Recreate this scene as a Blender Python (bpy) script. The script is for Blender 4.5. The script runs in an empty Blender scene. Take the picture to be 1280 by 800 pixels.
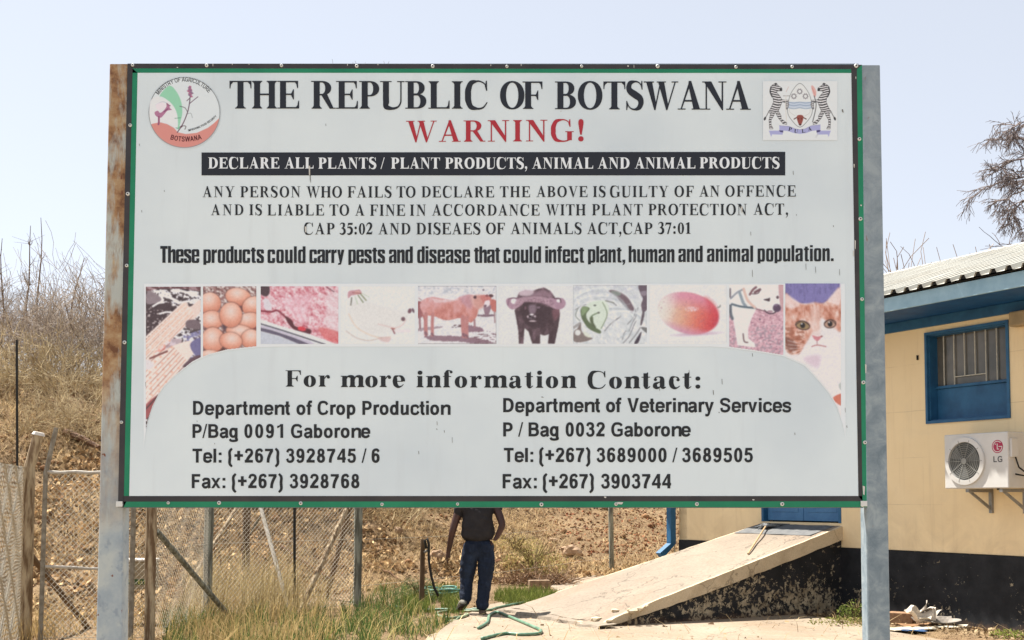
import bpy, bmesh, math, random
import numpy as np
from mathutils import Vector, Matrix
from mathutils.geometry import tessellate_polygon
random.seed(7)
RNG = np.random.default_rng(7)
C = bpy.context.scene.collection
scene = bpy.context.scene
R = math.radians

# ------------------------------------------------------------------ camera
F, PITCH, EYE = 1450.0, R(3.1), 1.6
CX, CY = 640.0, 546.5
cam_d = bpy.data.cameras.new('camera'); cam = bpy.data.objects.new('camera', cam_d); C.objects.link(cam)
cam.location = (0, 0, EYE); cam.rotation_euler = (R(90) + PITCH, 0, 0)
cam_d.sensor_width = 36; cam_d.lens = 36 * F / 1280
cam_d.shift_y = (CY - 400) / 1280
cam_d.clip_start = .05; cam_d.clip_end = 6000
scene.camera = cam
scene.render.resolution_x, scene.render.resolution_y = 1024, 640

# ------------------------------------------------------------------ light
SUN = Vector((-.42, .31, .90)).normalized()
world = bpy.data.worlds.new('World'); scene.world = world; world.use_nodes = True
wn, wl = world.node_tree.nodes, world.node_tree.links
sky = wn.new('ShaderNodeTexSky'); sky.sky_type = 'NISHITA'; sky.sun_disc = False
sky.sun_elevation = math.asin(SUN.z); sky.sun_rotation = math.atan2(SUN.x, SUN.y)
sky.air_density = 1.0; sky.dust_density = .9; sky.ozone_density = 1.4; sky.altitude = 900
hs = wn.new('ShaderNodeHueSaturation'); hs.inputs['Saturation'].default_value = .45
wl.new(sky.outputs[0], hs.inputs['Color'])
bg = wn['Background']; bg.inputs[1].default_value = .078
hz_mix = wn.new('ShaderNodeMix'); hz_mix.data_type = 'RGBA'; hz_mix.inputs[0].default_value = .62     # even dusty haze over the whole sky
hz_mix.inputs[7].default_value = (3.3, 3.5, 3.92, 1)
wl.new(hs.outputs[0], hz_mix.inputs[6]); wl.new(hz_mix.outputs[2], bg.inputs[0])
sun_d = bpy.data.lights.new('sun', 'SUN'); sun = bpy.data.objects.new('sun', sun_d); C.objects.link(sun)
sun_d.energy = 4.3; sun_d.angle = R(.6); sun_d.color = (1.0, .95, .88)
sun.rotation_euler = SUN.to_track_quat('Z', 'Y').to_euler(); sun.location = (-10, 10, 30)
vs = scene.view_settings; vs.view_transform = 'Standard'; vs.look = 'None'; vs.gamma = 1; vs.exposure = 1.52
scene.cycles.max_bounces = 6
scene.cycles.transparent_max_bounces = 8

# ------------------------------------------------------------------ pixel -> world
_cp, _sp = math.cos(PITCH), math.sin(PITCH)
def ray(px, py):
    u = (px - CX) / F; v = (CY - py) / F
    return Vector((u, _cp - v * _sp, _sp + v * _cp))
def at(px, py, Y):
    r = ray(px, py); return Vector((0, 0, EYE)) + r * (Y / r.y)
def ground(px, py, z=0.0):
    r = ray(px, py); return Vector((0, 0, EYE)) + r * ((z - EYE) / r.z)

# ------------------------------------------------------------------ colour + noise helpers
def lin(r, g, b):
    f = lambda c: (c / 255 / 12.92) if c <= 10 else ((c / 255 + .055) / 1.055) ** 2.4
    return (f(r), f(g), f(b))
def nlin(a):
    a = np.asarray(a, float) / 255
    return np.where(a <= .04045, a / 12.92, ((a + .055) / 1.055) ** 2.4)
def _hash(ix, iy, seed):
    h = (ix.astype(np.int64) * 374761393 + iy.astype(np.int64) * 668265263 + seed * 974634777) & 0xFFFFFFFF
    h = ((h ^ (h >> 13)) * 1274126177) & 0xFFFFFFFF
    h = h ^ (h >> 16)
    return (h & 0xFFFF) / 65535.0
def vnoise(x, y, seed=0):
    x = np.asarray(x, float); y = np.asarray(y, float)
    ix, iy = np.floor(x), np.floor(y); fx, fy = x - ix, y - iy
    fx = fx * fx * (3 - 2 * fx); fy = fy * fy * (3 - 2 * fy)
    a, b = _hash(ix, iy, seed), _hash(ix + 1, iy, seed)
    c, d = _hash(ix, iy + 1, seed), _hash(ix + 1, iy + 1, seed)
    return (a * (1 - fx) + b * fx) * (1 - fy) + (c * (1 - fx) + d * fx) * fy
def fbm(x, y, seed=0, o=4):
    s, a, t = 0, 1, 0
    for k in range(o):
        s = s + a * vnoise(x * 2 ** k, y * 2 ** k, seed + k); t += a; a *= .5
    return s / t

# ------------------------------------------------------------------ objects helpers
def thing(name, label, cat, loc=(0, 0, 0), group=None):
    o = bpy.data.objects.new(name, None); C.objects.link(o); o.location = loc; o.empty_display_size = .2
    o['label'] = label; o['category'] = cat
    if group: o['group'] = group
    return o
def tag(o, label, cat, group=None):
    o['label'] = label; o['category'] = cat
    if group: o['group'] = group
    return o
def root_of(o):
    while o.parent: o = o.parent
    return o
def link_mesh(name, me, mats, parent=None, kind=None, smooth=False):
    me.name = name
    for m in (mats if isinstance(mats, (list, tuple)) else [mats]): me.materials.append(m)
    if smooth and len(me.polygons): me.polygons.foreach_set('use_smooth', [True] * len(me.polygons))
    o = bpy.data.objects.new(name, me); C.objects.link(o)
    if parent:
        o.parent = parent
    if kind: o['kind'] = kind
    return o
def copy_tree(o, parent=None):
    c = o.copy(); C.objects.link(c); c.parent = parent
    for ch in list(o.children): copy_tree(ch, c)
    return c
class MB:
    """collects world-space geometry and links it as one mesh; verts are stored relative to the root's location"""
    def __init__(s): s.v = []; s.f = []; s.m = []
    def add(s, vs, fs, mi=0):
        n = len(s.v); s.v += [tuple(p) for p in vs]; s.f += [tuple(i + n for i in f) for f in fs]; s.m += [mi] * len(fs); return s
    def box(s, a, b, mi=0, M=None):
        x0, y0, z0 = a; x1, y1, z1 = b
        P = [Vector(p) for p in ((x0,y0,z0),(x1,y0,z0),(x1,y1,z0),(x0,y1,z0),(x0,y0,z1),(x1,y0,z1),(x1,y1,z1),(x0,y1,z1))]
        if M is not None: P = [M @ p for p in P]
        return s.add(P, [(0,3,2,1),(4,5,6,7),(0,1,5,4),(1,2,6,5),(2,3,7,6),(3,0,4,7)], mi)
    def bbox(s, a, b, bev=.01, mi=0, M=None):
        """box with chamfered vertical-plane edges via bmesh bevel"""
        bm = bmesh.new(); bmesh.ops.create_cube(bm, size=1)
        for v in bm.verts:
            v.co = Vector([(a[i] + b[i]) / 2 + v.co[i] * (b[i] - a[i]) for i in range(3)])
        bmesh.ops.bevel(bm, geom=bm.edges[:], offset=bev, segments=2, profile=.5, affect='EDGES')
        bm.verts.index_update()
        P = [(M @ v.co) if M is not None else v.co.copy() for v in bm.verts]
        F_ = [[v.index for v in f.verts] for f in bm.faces]; bm.free()
        return s.add(P, F_, mi)
    def prism(s, pts, d, mi=0):
        """pts: 3-D outline, extruded by vector d"""
        n = len(pts); d = Vector(d)
        P = [Vector(p) for p in pts] + [Vector(p) + d for p in pts]
        fs = [tuple(range(n))[::-1], tuple(range(n, 2 * n))] + [(i, (i + 1) % n, n + (i + 1) % n, n + i) for i in range(n)]
        return s.add(P, fs, mi)
    def tube(s, pts, r, n=8, cap=True, mi=0):
        pts = [Vector(p) for p in pts]; k = len(pts)
        rs = r if isinstance(r, (list, tuple)) else [r] * k
        P = []; prev = None
        for i, p in enumerate(pts):
            t = (pts[min(i + 1, k - 1)] - pts[max(i - 1, 0)])
            if t.length < 1e-9: t = Vector((0, 0, 1))
            t.normalize()
            if prev is None:
                a = t.orthogonal().normalized()
            else:
                a = (prev - t * prev.dot(t))
                a = a.normalized() if a.length > 1e-6 else t.orthogonal().normalized()
            prev = a; b = t.cross(a)
            for j in range(n):
                q = 2 * math.pi * j / n
                P.append(p + (a * math.cos(q) + b * math.sin(q)) * rs[i])
        fs = [(i * n + j, i * n + (j + 1) % n, (i + 1) * n + (j + 1) % n, (i + 1) * n + j) for i in range(k - 1) for j in range(n)]
        if cap: fs += [tuple(range(n))[::-1], tuple(range((k - 1) * n, k * n))]
        return s.add(P, fs, mi)
    def build(s, name, mat, parent=None, kind=None, smooth=False):
        off = Vector(root_of(parent).location) if parent else Vector((0, 0, 0))
        me = bpy.data.meshes.new(name)
        me.from_pydata([tuple(Vector(p) - off) for p in s.v], [], s.f); me.update()
        o = link_mesh(name, me, mat, parent, kind, smooth)
        if len(me.materials) > 1: me.polygons.foreach_set('material_index', s.m)
        return o
def np_mesh(name, V, Fq, mat, parent=None, kind=None, col=None, smooth=False, n=4):
    """V (N,3), Fq (M,n) all faces with n corners; col (N,3) linear -> attribute 'Col'"""
    off = np.array(root_of(parent).location) if parent else np.zeros(3)
    me = bpy.data.meshes.new(name)
    V = np.asarray(V, np.float32) - off.astype(np.float32); Fq = np.asarray(Fq, np.int32)
    me.vertices.add(len(V)); me.vertices.foreach_set('co', V.ravel())
    me.loops.add(Fq.size); me.loops.foreach_set('vertex_index', Fq.ravel())
    me.polygons.add(len(Fq)); me.polygons.foreach_set('loop_start', np.arange(len(Fq), dtype=np.int32) * n)
    me.update(calc_edges=True)
    if col is not None:
        a = me.color_attributes.new('Col', 'FLOAT_COLOR', 'POINT')
        a.data.foreach_set('color', np.concatenate([col, np.ones((len(col), 1))], 1).astype(np.float32).ravel())
    return link_mesh(name, me, mat, parent, kind, smooth)

# ------------------------------------------------------------------ materials
class NT:
    def __init__(s, name):
        s.mat = bpy.data.materials.new(name); s.mat.use_nodes = True
        s.nt = s.mat.node_tree; s.N = s.nt.nodes; s.L = s.nt.links; s.b = s.N['Principled BSDF']
        s.tc = s.N.new('ShaderNodeTexCoord').outputs['Object']
    def n(s, t, **k):
        x = s.N.new(t)
        for a, v in k.items():
            if a.startswith('_'): setattr(x, a[1:], v)
            else: x.inputs[a.replace('_', ' ')].default_value = v
        return x
    def noise(s, scale, detail=4, rough=.6, stretch=None, vec=None, dist=0):
        v = vec or s.tc
        if stretch:
            m = s.n('ShaderNodeMapping'); m.inputs['Scale'].default_value = stretch; s.L.new(v, m.inputs['Vector']); v = m.outputs[0]
        x = s.n('ShaderNodeTexNoise', Scale=scale, Detail=detail, Roughness=rough, Distortion=dist); s.L.new(v, x.inputs['Vector'])
        return x.outputs['Fac']
    def ramp(s, fac, stops):
        r = s.n('ShaderNodeValToRGB'); e = r.color_ramp.elements
        while len(e) < len(stops): e.new(.5)
        for i, (p, c) in enumerate(stops):
            e[i].position = p; e[i].color = (*c, 1) if hasattr(c, '__len__') else (c, c, c, 1)
        s.L.new(fac, r.inputs[0]); return r.outputs[0]
    def mix(s, fac, a, b, mode='MIX'):
        m = s.n('ShaderNodeMix', _data_type='RGBA', _blend_type=mode)
        for sock, v in ((m.inputs[0], fac), (m.inputs[6], a), (m.inputs[7], b)):
            if isinstance(v, (int, float)): sock.default_value = v
            elif isinstance(v, tuple): sock.default_value = (*v, 1)
            else: s.L.new(v, sock)
        return m.outputs[2]
    def math(s, op, a, b=0.0, clamp=False):
        m = s.n('ShaderNodeMath', _operation=op, _use_clamp=clamp)
        for i, v in enumerate((a, b)):
            if isinstance(v, (int, float)): m.inputs[i].default_value = v
            else: s.L.new(v, m.inputs[i])
        return m.outputs[0]
    def xyz(s, i):
        q = s.n('ShaderNodeSeparateXYZ'); s.L.new(s.tc, q.inputs[0]); return q.outputs[i]
    def attr(s, name='Col'):
        return s.n('ShaderNodeAttribute', _attribute_name=name).outputs['Color']
    def out(s, col=None, rough=.8, bump=None, bstr=.3, bdist=.01, spec=.3, metal=0):
        if col is not None:
            if isinstance(col, tuple): s.b.inputs['Base Color'].default_value = (*col, 1)
            else: s.L.new(col, s.b.inputs['Base Color'])
        if isinstance(rough, (int, float)): s.b.inputs['Roughness'].default_value = rough
        else: s.L.new(rough, s.b.inputs['Roughness'])
        s.b.inputs['Specular IOR Level'].default_value = spec; s.b.inputs['Metallic'].default_value = metal
        if bump is not None:
            k = s.n('ShaderNodeBump', Strength=bstr, Distance=bdist); s.L.new(bump, k.inputs['Height']); s.L.new(k.outputs[0], s.b.inputs['Normal'])
        return s.mat
def pm(name, c1, c2=None, scale=6, rough=.8, bump=.3, bdist=.005, spec=.3, detail=5, stretch=None, metal=0, lo=.35, hi=.65):
    t = NT(name); c2 = c2 or tuple(x * .75 for x in c1)
    f = t.noise(scale, detail, stretch=stretch)
    return t.out(t.ramp(f, [(lo, c2), (hi, c1)]), rough, t.noise(scale * 5, 3, stretch=stretch), bump, bdist, spec, metal)

def mat_post():
    t = NT('galvanised_post'); z = t.xyz(2)
    base = t.ramp(t.noise(7, 6, .65), [(.3, lin(138, 152, 164)), (.48, lin(160, 172, 178)), (.62, lin(180, 188, 186))])
    base = t.mix(t.ramp(t.noise(30, 3), [(.55, 0.), (.68, .5)]), base, lin(118, 132, 148))
    rust = t.ramp(t.noise(9, 6, .7, stretch=(1.6, 1.6, .35)), [(.40, 0.), (.54, 1.)])
    hi = t.math('MULTIPLY', t.math('SUBTRACT', t.math('ADD', z, t.math('MULTIPLY', t.noise(3, 3), .7)), 1.9), 2.2, True)
    fac = t.math('MULTIPLY', rust, hi)
    rc = t.ramp(t.noise(22, 5), [(.35, lin(110, 74, 50)), (.5, lin(156, 120, 84)), (.7, lin(184, 160, 124))])
    cream = t.mix(t.math('MULTIPLY', hi, .75), base, lin(186, 190, 180))
    c = t.mix(fac, cream, rc)
    spots = t.ramp(t.noise(38, 2, stretch=(1, 1, .6)), [(.70, 0.), (.73, 1.)])
    c = t.mix(spots, c, lin(120, 72, 52))
    return t.out(c, .62, t.noise(60, 3), .12, .002, .4, .15)
def mat_post_blue():
    t = NT('galvanised_spangle_post')
    v = t.n('ShaderNodeTexVoronoi', Scale=26.0); t.L.new(t.tc, v.inputs['Vector'])
    base = t.ramp(t.noise(14, 5, .7, dist=.6), [(.33, lin(112, 128, 138)), (.5, lin(134, 148, 156)), (.66, lin(156, 168, 172))])
    up = t.math('MULTIPLY', t.math('SUBTRACT', t.xyz(2), 1.7), .55, True)
    c = t.mix(t.math('MULTIPLY', up, .5), base, lin(156, 166, 172))
    spots = t.ramp(t.noise(24, 3, stretch=(1, 1, .4)), [(.70, 0.), (.74, 1.)])
    c = t.mix(spots, c, lin(128, 92, 74))
    return t.out(c, .55, t.noise(50, 3), .1, .002, .4, .2)
def mat_panel():
    t = NT('sign_panel_white')
    c = t.ramp(t.noise(1.6, 4, .5), [(.3, lin(208, 222, 230)), (.6, lin(223, 236, 241))])
    c = t.mix(t.ramp(t.noise(5, 5, stretch=(3, 3, .3)), [(.55, 0.), (.8, .35)]), c, lin(196, 206, 212))
    return t.out(c, .30, None, spec=.35)
def mat_print(name='printed_picture'):
    t = NT(name); return t.out(t.attr(), .4, spec=.3)
def mat_col(name, rough=.9, transl=.35):
    t = NT(name); a = t.attr(); t.out(a, rough, spec=.1)
    if transl:
        tr = t.n('ShaderNodeBsdfTranslucent'); t.L.new(a, tr.inputs['Color'])
        m = t.n('ShaderNodeMixShader'); m.inputs[0].default_value = transl
        t.L.new(t.b.outputs[0], m.inputs[1]); t.L.new(tr.outputs[0], m.inputs[2])
        t.L.new(m.outputs[0], t.N['Material Output'].inputs['Surface'])
    return t.mat
def mat_wall():
    t = NT('cream_plaster')
    c = t.ramp(t.noise(.9, 5, .6), [(.3, lin(236, 212, 168)), (.7, lin(244, 222, 180))])
    c = t.mix(t.ramp(t.noise(4, 6, stretch=(1, 1, .25)), [(.55, 0.), (.85, .35)]), c, lin(222, 198, 158))
    c = t.mix(t.ramp(t.noise(1.3, 6, .7, dist=1.2), [(.52, 0.), (.7, .35)]), c, lin(228, 208, 170))
    z = t.xyz(2)
    drip = t.math('MULTIPLY', t.ramp(t.noise(5, 4, .6, stretch=(2.4, 2.4, .12)), [(.54, 0.), (.78, .28)]), t.ramp(t.noise(.8, 2), [(.4, .2), (.6, 1.)]))
    c = t.mix(drip, c, lin(176, 148, 112))
    low = t.math('MULTIPLY', t.ramp(t.noise(2.2, 6, .7, dist=.7), [(.35, 0.), (.75, .4)]), t.math('SUBTRACT', 2.0, z, True))
    c = t.mix(low, c, lin(168, 142, 110))
    w = t.math('ABSOLUTE', t.math('SUBTRACT', t.math('FRACT', t.math('MULTIPLY', t.math('ADD', z, t.math('MULTIPLY', t.noise(2, 3), .02)), 1 / .62)), .5))
    ln = t.ramp(w, [(.0, 1.), (.012, 0.)])
    ln = t.math('MULTIPLY', ln, t.ramp(t.noise(1.1, 3), [(.45, 0.), (.6, .35)]))
    c = t.mix(ln, c, lin(150, 122, 86))
    return t.out(c, .85, t.noise(45, 4), .25, .004, .2)
def mat_peel(name, lo, hi, amp=1.0):
    t = NT(name)
    blk = t.ramp(t.noise(5, 5), [(.3, (.010, .011, .013)), (.7, (.024, .025, .028))])
    n = t.noise(16, 7, .72, dist=.4); big = t.noise(1.7, 3)
    z = t.math('MULTIPLY', t.xyz(2), .10)
    v = t.math('SUBTRACT', t.math('ADD', n, t.math('MULTIPLY', t.math('SUBTRACT', big, .5), .55)), z)
    chip = t.ramp(v, [(lo, 0.), (hi, 1.)])
    cc = t.ramp(t.noise(9, 4), [(.35, lin(120, 108, 88)), (.65, lin(178, 166, 142))])
    dust = t.ramp(t.math('ADD', t.math('MULTIPLY', t.xyz(2), -4.0), t.math('ADD', t.noise(8, 4), .35)), [(.45, 0.), (1.1, .5)])
    c = t.mix(dust, t.mix(chip, blk, cc), lin(128, 98, 72))
    return t.out(c, .8, t.math('ADD', t.noise(30, 4), chip), .35, .006, .25)
def mat_concrete(name, a, b, stain, sc=1.3):
    t = NT(name)
    c = t.ramp(t.noise(sc, 6, .62), [(.3, a), (.68, b)])
    c = t.mix(t.ramp(t.noise(sc * .6, 5, .6, dist=.8), [(.5, 0.), (.72, .75)]), c, stain)
    sp = t.ramp(t.noise(sc * 30, 3), [(.35, .35), (.55, 0.)])
    c = t.mix(sp, c, tuple(x * .55 for x in a))
    v = t.n('ShaderNodeTexVoronoi', Scale=.55, _feature='DISTANCE_TO_EDGE')
    wv = t.n('ShaderNodeVectorMath', _operation='ADD'); nz = t.n('ShaderNodeTexNoise', Scale=2.5, Detail=5.0); t.L.new(t.tc, nz.inputs['Vector'])
    t.L.new(t.tc, wv.inputs[0]); t.L.new(nz.outputs['Color'], wv.inputs[1]); t.L.new(wv.outputs[0], v.inputs['Vector'])
    cr = t.ramp(v.outputs['Distance'], [(0.0, .65), (.009, 0.)])
    c = t.mix(cr, c, tuple(x * .3 for x in a))
    return t.out(c, .9, t.math('ADD', t.noise(sc * 22, 5), t.math('MULTIPLY', cr, -1.)), .5, .01, .2)
def mat_soil():
    t = NT('dry_soil')
    c = t.ramp(t.noise(.45, 6, .65), [(.3, lin(126, 106, 82)), (.5, lin(150, 126, 96)), (.72, lin(168, 144, 112))])
    c = t.mix(t.ramp(t.noise(6, 6, .7), [(.4, .5), (.6, 0.)]), c, lin(90, 70, 52))
    c = t.mix(t.ramp(t.noise(26, 4, .6), [(.58, 0.), (.7, .6)]), c, lin(200, 172, 132))
    return t.out(c, .95, t.math('ADD', t.noise(9, 6, .7), t.noise(40, 4)), .9, .06, .1)
# ================================================================== THE SIGN
YS = F / 340.0                    # distance of the sign face
M_post, M_postb = mat_post(), mat_post_blue()
M_panel = mat_panel()
M_ink = NT('black_ink').out(lin(34, 38, 47), .4, spec=.35)
M_inks = NT('charcoal_ink').out(lin(32, 36, 40), .4, spec=.35)
M_red = NT('red_ink').out(lin(176, 50, 62), .45, spec=.3)
M_white = NT('white_print').out(lin(232, 241, 247), .4, spec=.3)
t = NT('green_border'); M_green = t.out(t.ramp(t.noise(6, 5), [(.35, lin(18, 122, 88)), (.65, lin(30, 136, 98))]), .4, spec=.35)
t = NT('dark_border'); M_dark = t.out(t.ramp(t.noise(9, 5), [(.35, lin(48, 48, 52)), (.7, lin(66, 62, 62))]), .45, spec=.35)
M_print = mat_print()
M_bolt = NT('bolt_zinc').out(lin(214, 216, 212), .45, spec=.5, metal=.2)
M_boltc = NT('bolt_hole').out(lin(70, 66, 62), .7)
M_frame = pm('frame_steel', lin(120, 128, 138), scale=8, metal=.3, rough=.6)

board = thing('warning_signboard', 'large white border warning signboard with green and black edge on two steel posts', 'signboard', (at(620, 640, YS).x, YS, 0))
def S(px, py, d=0.0):
    """pixel -> point on the sign face, d metres proud of it"""
    p = at(px, py, YS); return Vector((p.x, YS - d, p.z))
def sheet(name, pts, d, mat, th=None, parent=board, kind=None, **k):
    b = MB(); P = [S(x, y, d) for x, y in pts]
    if th: b.prism(P, (0, th, 0))
    else:
        tris = tessellate_polygon([P]); b.add(P, [tuple(q) for q in tris])
    return b.build(name, mat, parent, kind)
# posts (square tube, open top)
def post(px, mat, w, dpt, dx, side):
    b = MB()
    (x0t, x1t, yt), (x0b, x1b, yb) = px
    tl, tr = at(x0t, yt, YS), at(x1t, yt, YS); bl, br = at(x0b, yb, YS), at(x1b, yb, YS)
    sl = (bl - tl) / (tl.z - bl.z); sr = (br - tr) / (tr.z - br.z)
    bl = tl + sl * (tl.z + .3); br = tr + sr * (tr.z + .3)
    fy = YS + .012
    def ring(l, r, z, i=0.0): return [(l.x + i, fy + i, z), (r.x - i, fy + i, z), (r.x - i, fy + dpt - i, z), (l.x + i, fy + dpt - i, z)]
    c = .004
    def ring8(l, r, z, i=0.0):
        x0, x1, y0, y1 = l.x + i, r.x - i, fy + i, fy + dpt - i
        return [(x0 + c, y0, z), (x1 - c, y0, z), (x1, y0 + c, z), (x1, y1 - c, z), (x1 - c, y1, z), (x0 + c, y1, z), (x0, y1 - c, z), (x0, y0 + c, z)]
    A = ring8(bl, br, -.3); B = ring8(tl, tr, tl.z); I = ring8(tl, tr, tl.z, .005); J = ring8(tl, tr, tl.z - .25, .005)
    b.add(A + B + I + J, [(k * 8 + i, k * 8 + (i + 1) % 8, k * 8 + 8 + (i + 1) % 8, k * 8 + 8 + i) for k in range(3) for i in range(8)])
    o = b.build('post', mat, board); o['label'] = side
    return o
post(((135.5, 158.5, 78.5), (118.5, 150.5, 800)), M_post, .07, .075, 0, 'rust streaked left steel post')
post(((1075.5, 1101.5, 80), (1086.5, 1114.5, 800)), M_postb, .075, .075, 0, 'blue grey galvanised right steel post')
# sheet, with a back frame
outer = [(159.5, 79.5), (1077.5, 81), (1083.5, 634), (147.5, 634)]
sheet('panel', outer, 0, M_panel, th=.006)
bk = MB()
for a, b_ in (((162, 85), (1074, 85)), ((152, 628), (1080, 628)), ((156, 355), (1076, 355))):
    p, q = S(*a), S(*b_); bk.box((p.x, YS + .008, p.z - .02), (q.x, YS + .048, p.z + .02))
bk.build('back_rail', M_frame, board, 'stuff')
for x in (400, 640, 860):
    p, q = S(x, 88), S(x, 624); b = MB(); b.box((p.x - .02, YS + .052, q.z), (p.x + .02, YS + .092, p.z)); b.build('back_strut', M_frame, board)
# borders
e = .0006
def border(name, quads, d, mat):
    b = MB()
    for q in quads:
        P = [S(x, y, d) for x, y in q]; b.add(P, [(3, 2, 1, 0)])
    b.build(name, mat, board)
# green ring then black ring, misregistered as on the real print
border('green_border', [[(165.5, 85.5), (1064, 86.5), (1064.3, 91.3), (165.3, 91)], [(165.5, 85.5), (172, 91), (161.5, 620), (154.5, 634)],
        [(1070.5, 81), (1077.5, 81), (1083.5, 634), (1076.5, 634)], [(154.5, 626.5), (1077, 626), (1077, 634), (154.5, 634)]], .0004, M_green)
border('dark_border', [[(159.5, 79.5), (1077.5, 81), (1071, 86.5), (165.5, 85.5)], [(159.5, 79.5), (165.8, 85.3), (154.7, 634), (147.5, 634)],
        [(1064, 86), (1071, 86.5), (1078, 626.3), (1073, 620.3)], [(154.6, 620), (1078, 620), (1078, 626.5), (154.6, 627)]], .0008, M_dark)
# bolts
bolts = [(166,81.5),(258.5,82),(352,82),(446,82.7),(541,83),(633.7,83.3),(727,83),(822,83),(919.8,84),(990,83.5),(1070,82.5),
 (163,156.7),(160,242.5),(158.6,332),(155.9,428),(152,527.8),(1074,174),(1075.3,273.7),(1077.3,374),(1079,478),(1081,553),
 (210.5,628.5),(274,628.5),(376,629),(477.6,630.3),(572,630),(676.8,630.5),(770,630),(871,630),(977.6,630),(151.5,631),(1078,631)]
b0 = None
rngb = random.Random(3)
for x, y in bolts:
    p = S(x, y, .001)
    r = .0068 * rngb.uniform(.85, 1.15)
    b = MB(); n = 10; prof = [(r, 0), (r, .0015), (r * .75, .004), (r * .42, .0045)]
    P = [(p.x + a * math.cos(2 * math.pi * k / n), p.y - h, p.z + a * math.sin(2 * math.pi * k / n)) for a, h in prof for k in range(n)]
    b.add(P, [(i * n + j, i * n + (j + 1) % n, (i + 1) * n + (j + 1) % n, (i + 1) * n + j) for i in range(3) for j in range(n)])
    o = b.build('bolt', M_bolt, board)
    b = MB(); b.add(P[-n:] , [tuple(range(n))]); b.build('bolt_socket', M_boltc, o)
for x, y in ((149.5, 630), (1079.5, 629.5)):
    p = S(x, y, .002); b = MB(); b.bbox((p.x - .012, p.y - .004, p.z - .01), (p.x + .012, p.y, p.z + .01), .001); b.build('corner_clip', M_bolt, board)

# ------------------------------------------------------------------ lettering: a serif, a poster and a sans face
def stroke(pts, ws, n=8):
    """ribbon polygon along a Catmull-Rom spine with widths"""
    P = [np.array(p, float) for p in pts]; out = []; W = []
    Q = [2 * P[0] - P[1]] + P + [2 * P[-1] - P[-2]]; V = [ws[0]] + list(ws) + [ws[-1]]
    for i in range(len(P) - 1):
        for k in range(n + (i == len(P) - 2)):
            t = k / n; a, b, c, d = Q[i:i + 4]
            out.append(.5 * ((2 * b) + (-a + c) * t + (2 * a - 5 * b + 4 * c - d) * t * t + (-a + 3 * b - 3 * c + d) * t ** 3))
            W.append(V[i + 1] * (1 - t) + V[i + 2] * t)
    L, Rr = [], []
    for i, p in enumerate(out):
        d = out[min(i + 1, len(out) - 1)] - out[max(i - 1, 0)]; d = d / (np.hypot(*d) + 1e-9)
        nrm = np.array([-d[1], d[0]]) * W[i] / 2
        L.append(tuple(p + nrm)); Rr.append(tuple(p - nrm))
    return ('strip', L, Rr)
def ell(cx, cy, rx, ry, a0, a1, n=22, sq=1.0):
    o = []
    for k in range(n + 1):
        a = R(a0 + (a1 - a0) * k / n); c, s = math.cos(a), math.sin(a)
        o.append((cx + rx * math.copysign(abs(c) ** sq, c), cy + ry * math.copysign(abs(s) ** sq, s)))
    return o
def ring(cx, cy, rx, ry, sx, hy, a0=0, a1=360, sq=.94, n=28):
    return ('strip', ell(cx, cy, rx, ry, a0, a1, n, sq), ell(cx, cy, rx - sx, ry - hy, a0, a1, n, sq * 1.02))
def poly(*p): return ('poly', list(p))
def rect(x0, y0, x1, y1): return ('poly', [(x0, y0), (x1, y0), (x1, y1), (x0, y1)])
def bowl(x0, xc, xr, y0, y1, S_, h):
    ym, ry = (y0 + y1) / 2, (y1 - y0) / 2
    o = [(x0, y1)] + ell(xc, ym, xr - xc, ry, 90, -90, 16, .92) + [(x0, y0)]
    i = [(x0, y1 - h)] + ell(xc, ym, xr - xc - S_, ry - h, 90, -90, 16, .92) + [(x0, y0 + h)]
    return ('strip', o, i)
def slab(xa, xb, sx0, sx1, y, up, t=26, br=46):
    """serif xa..xb on a stem sx0..sx1; up=+1 at baseline, -1 at top"""
    return [poly((xa, y), (xb, y), (xb, y + up * t * .8), (sx1 + br * .8, y + up * t), (sx1, y + up * (t + br)), (sx0, y + up * (t + br)), (sx0 - br * .8, y + up * t), (xa, y + up * t * .8))]
def stem(x, w, y0, y1, ext=52, top=True, bot=True):
    o = [rect(x, y0, x + w, y1)]
    if bot: o += slab(x - ext, x + w + ext, x, x + w, y0, 1)
    if top: o += slab(x - ext, x + w + ext, x, x + w, y1, -1)
    return o
def arm(x0, x1, y, d, h=28, ser=130):
    """horizontal arm with a pointed terminal; d=+1 serif rises, -1 falls"""
    return [rect(x0, min(y, y + d * h), x1, max(y, y + d * h)),
            poly((x1 - 95, y + d * h * .7), (x1, y), (x1 + 8, y), (x1 + 8, y + d * ser), (x1 - 16, y + d * ser), (x1 - 42, y + d * (h + 42)))]
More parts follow.
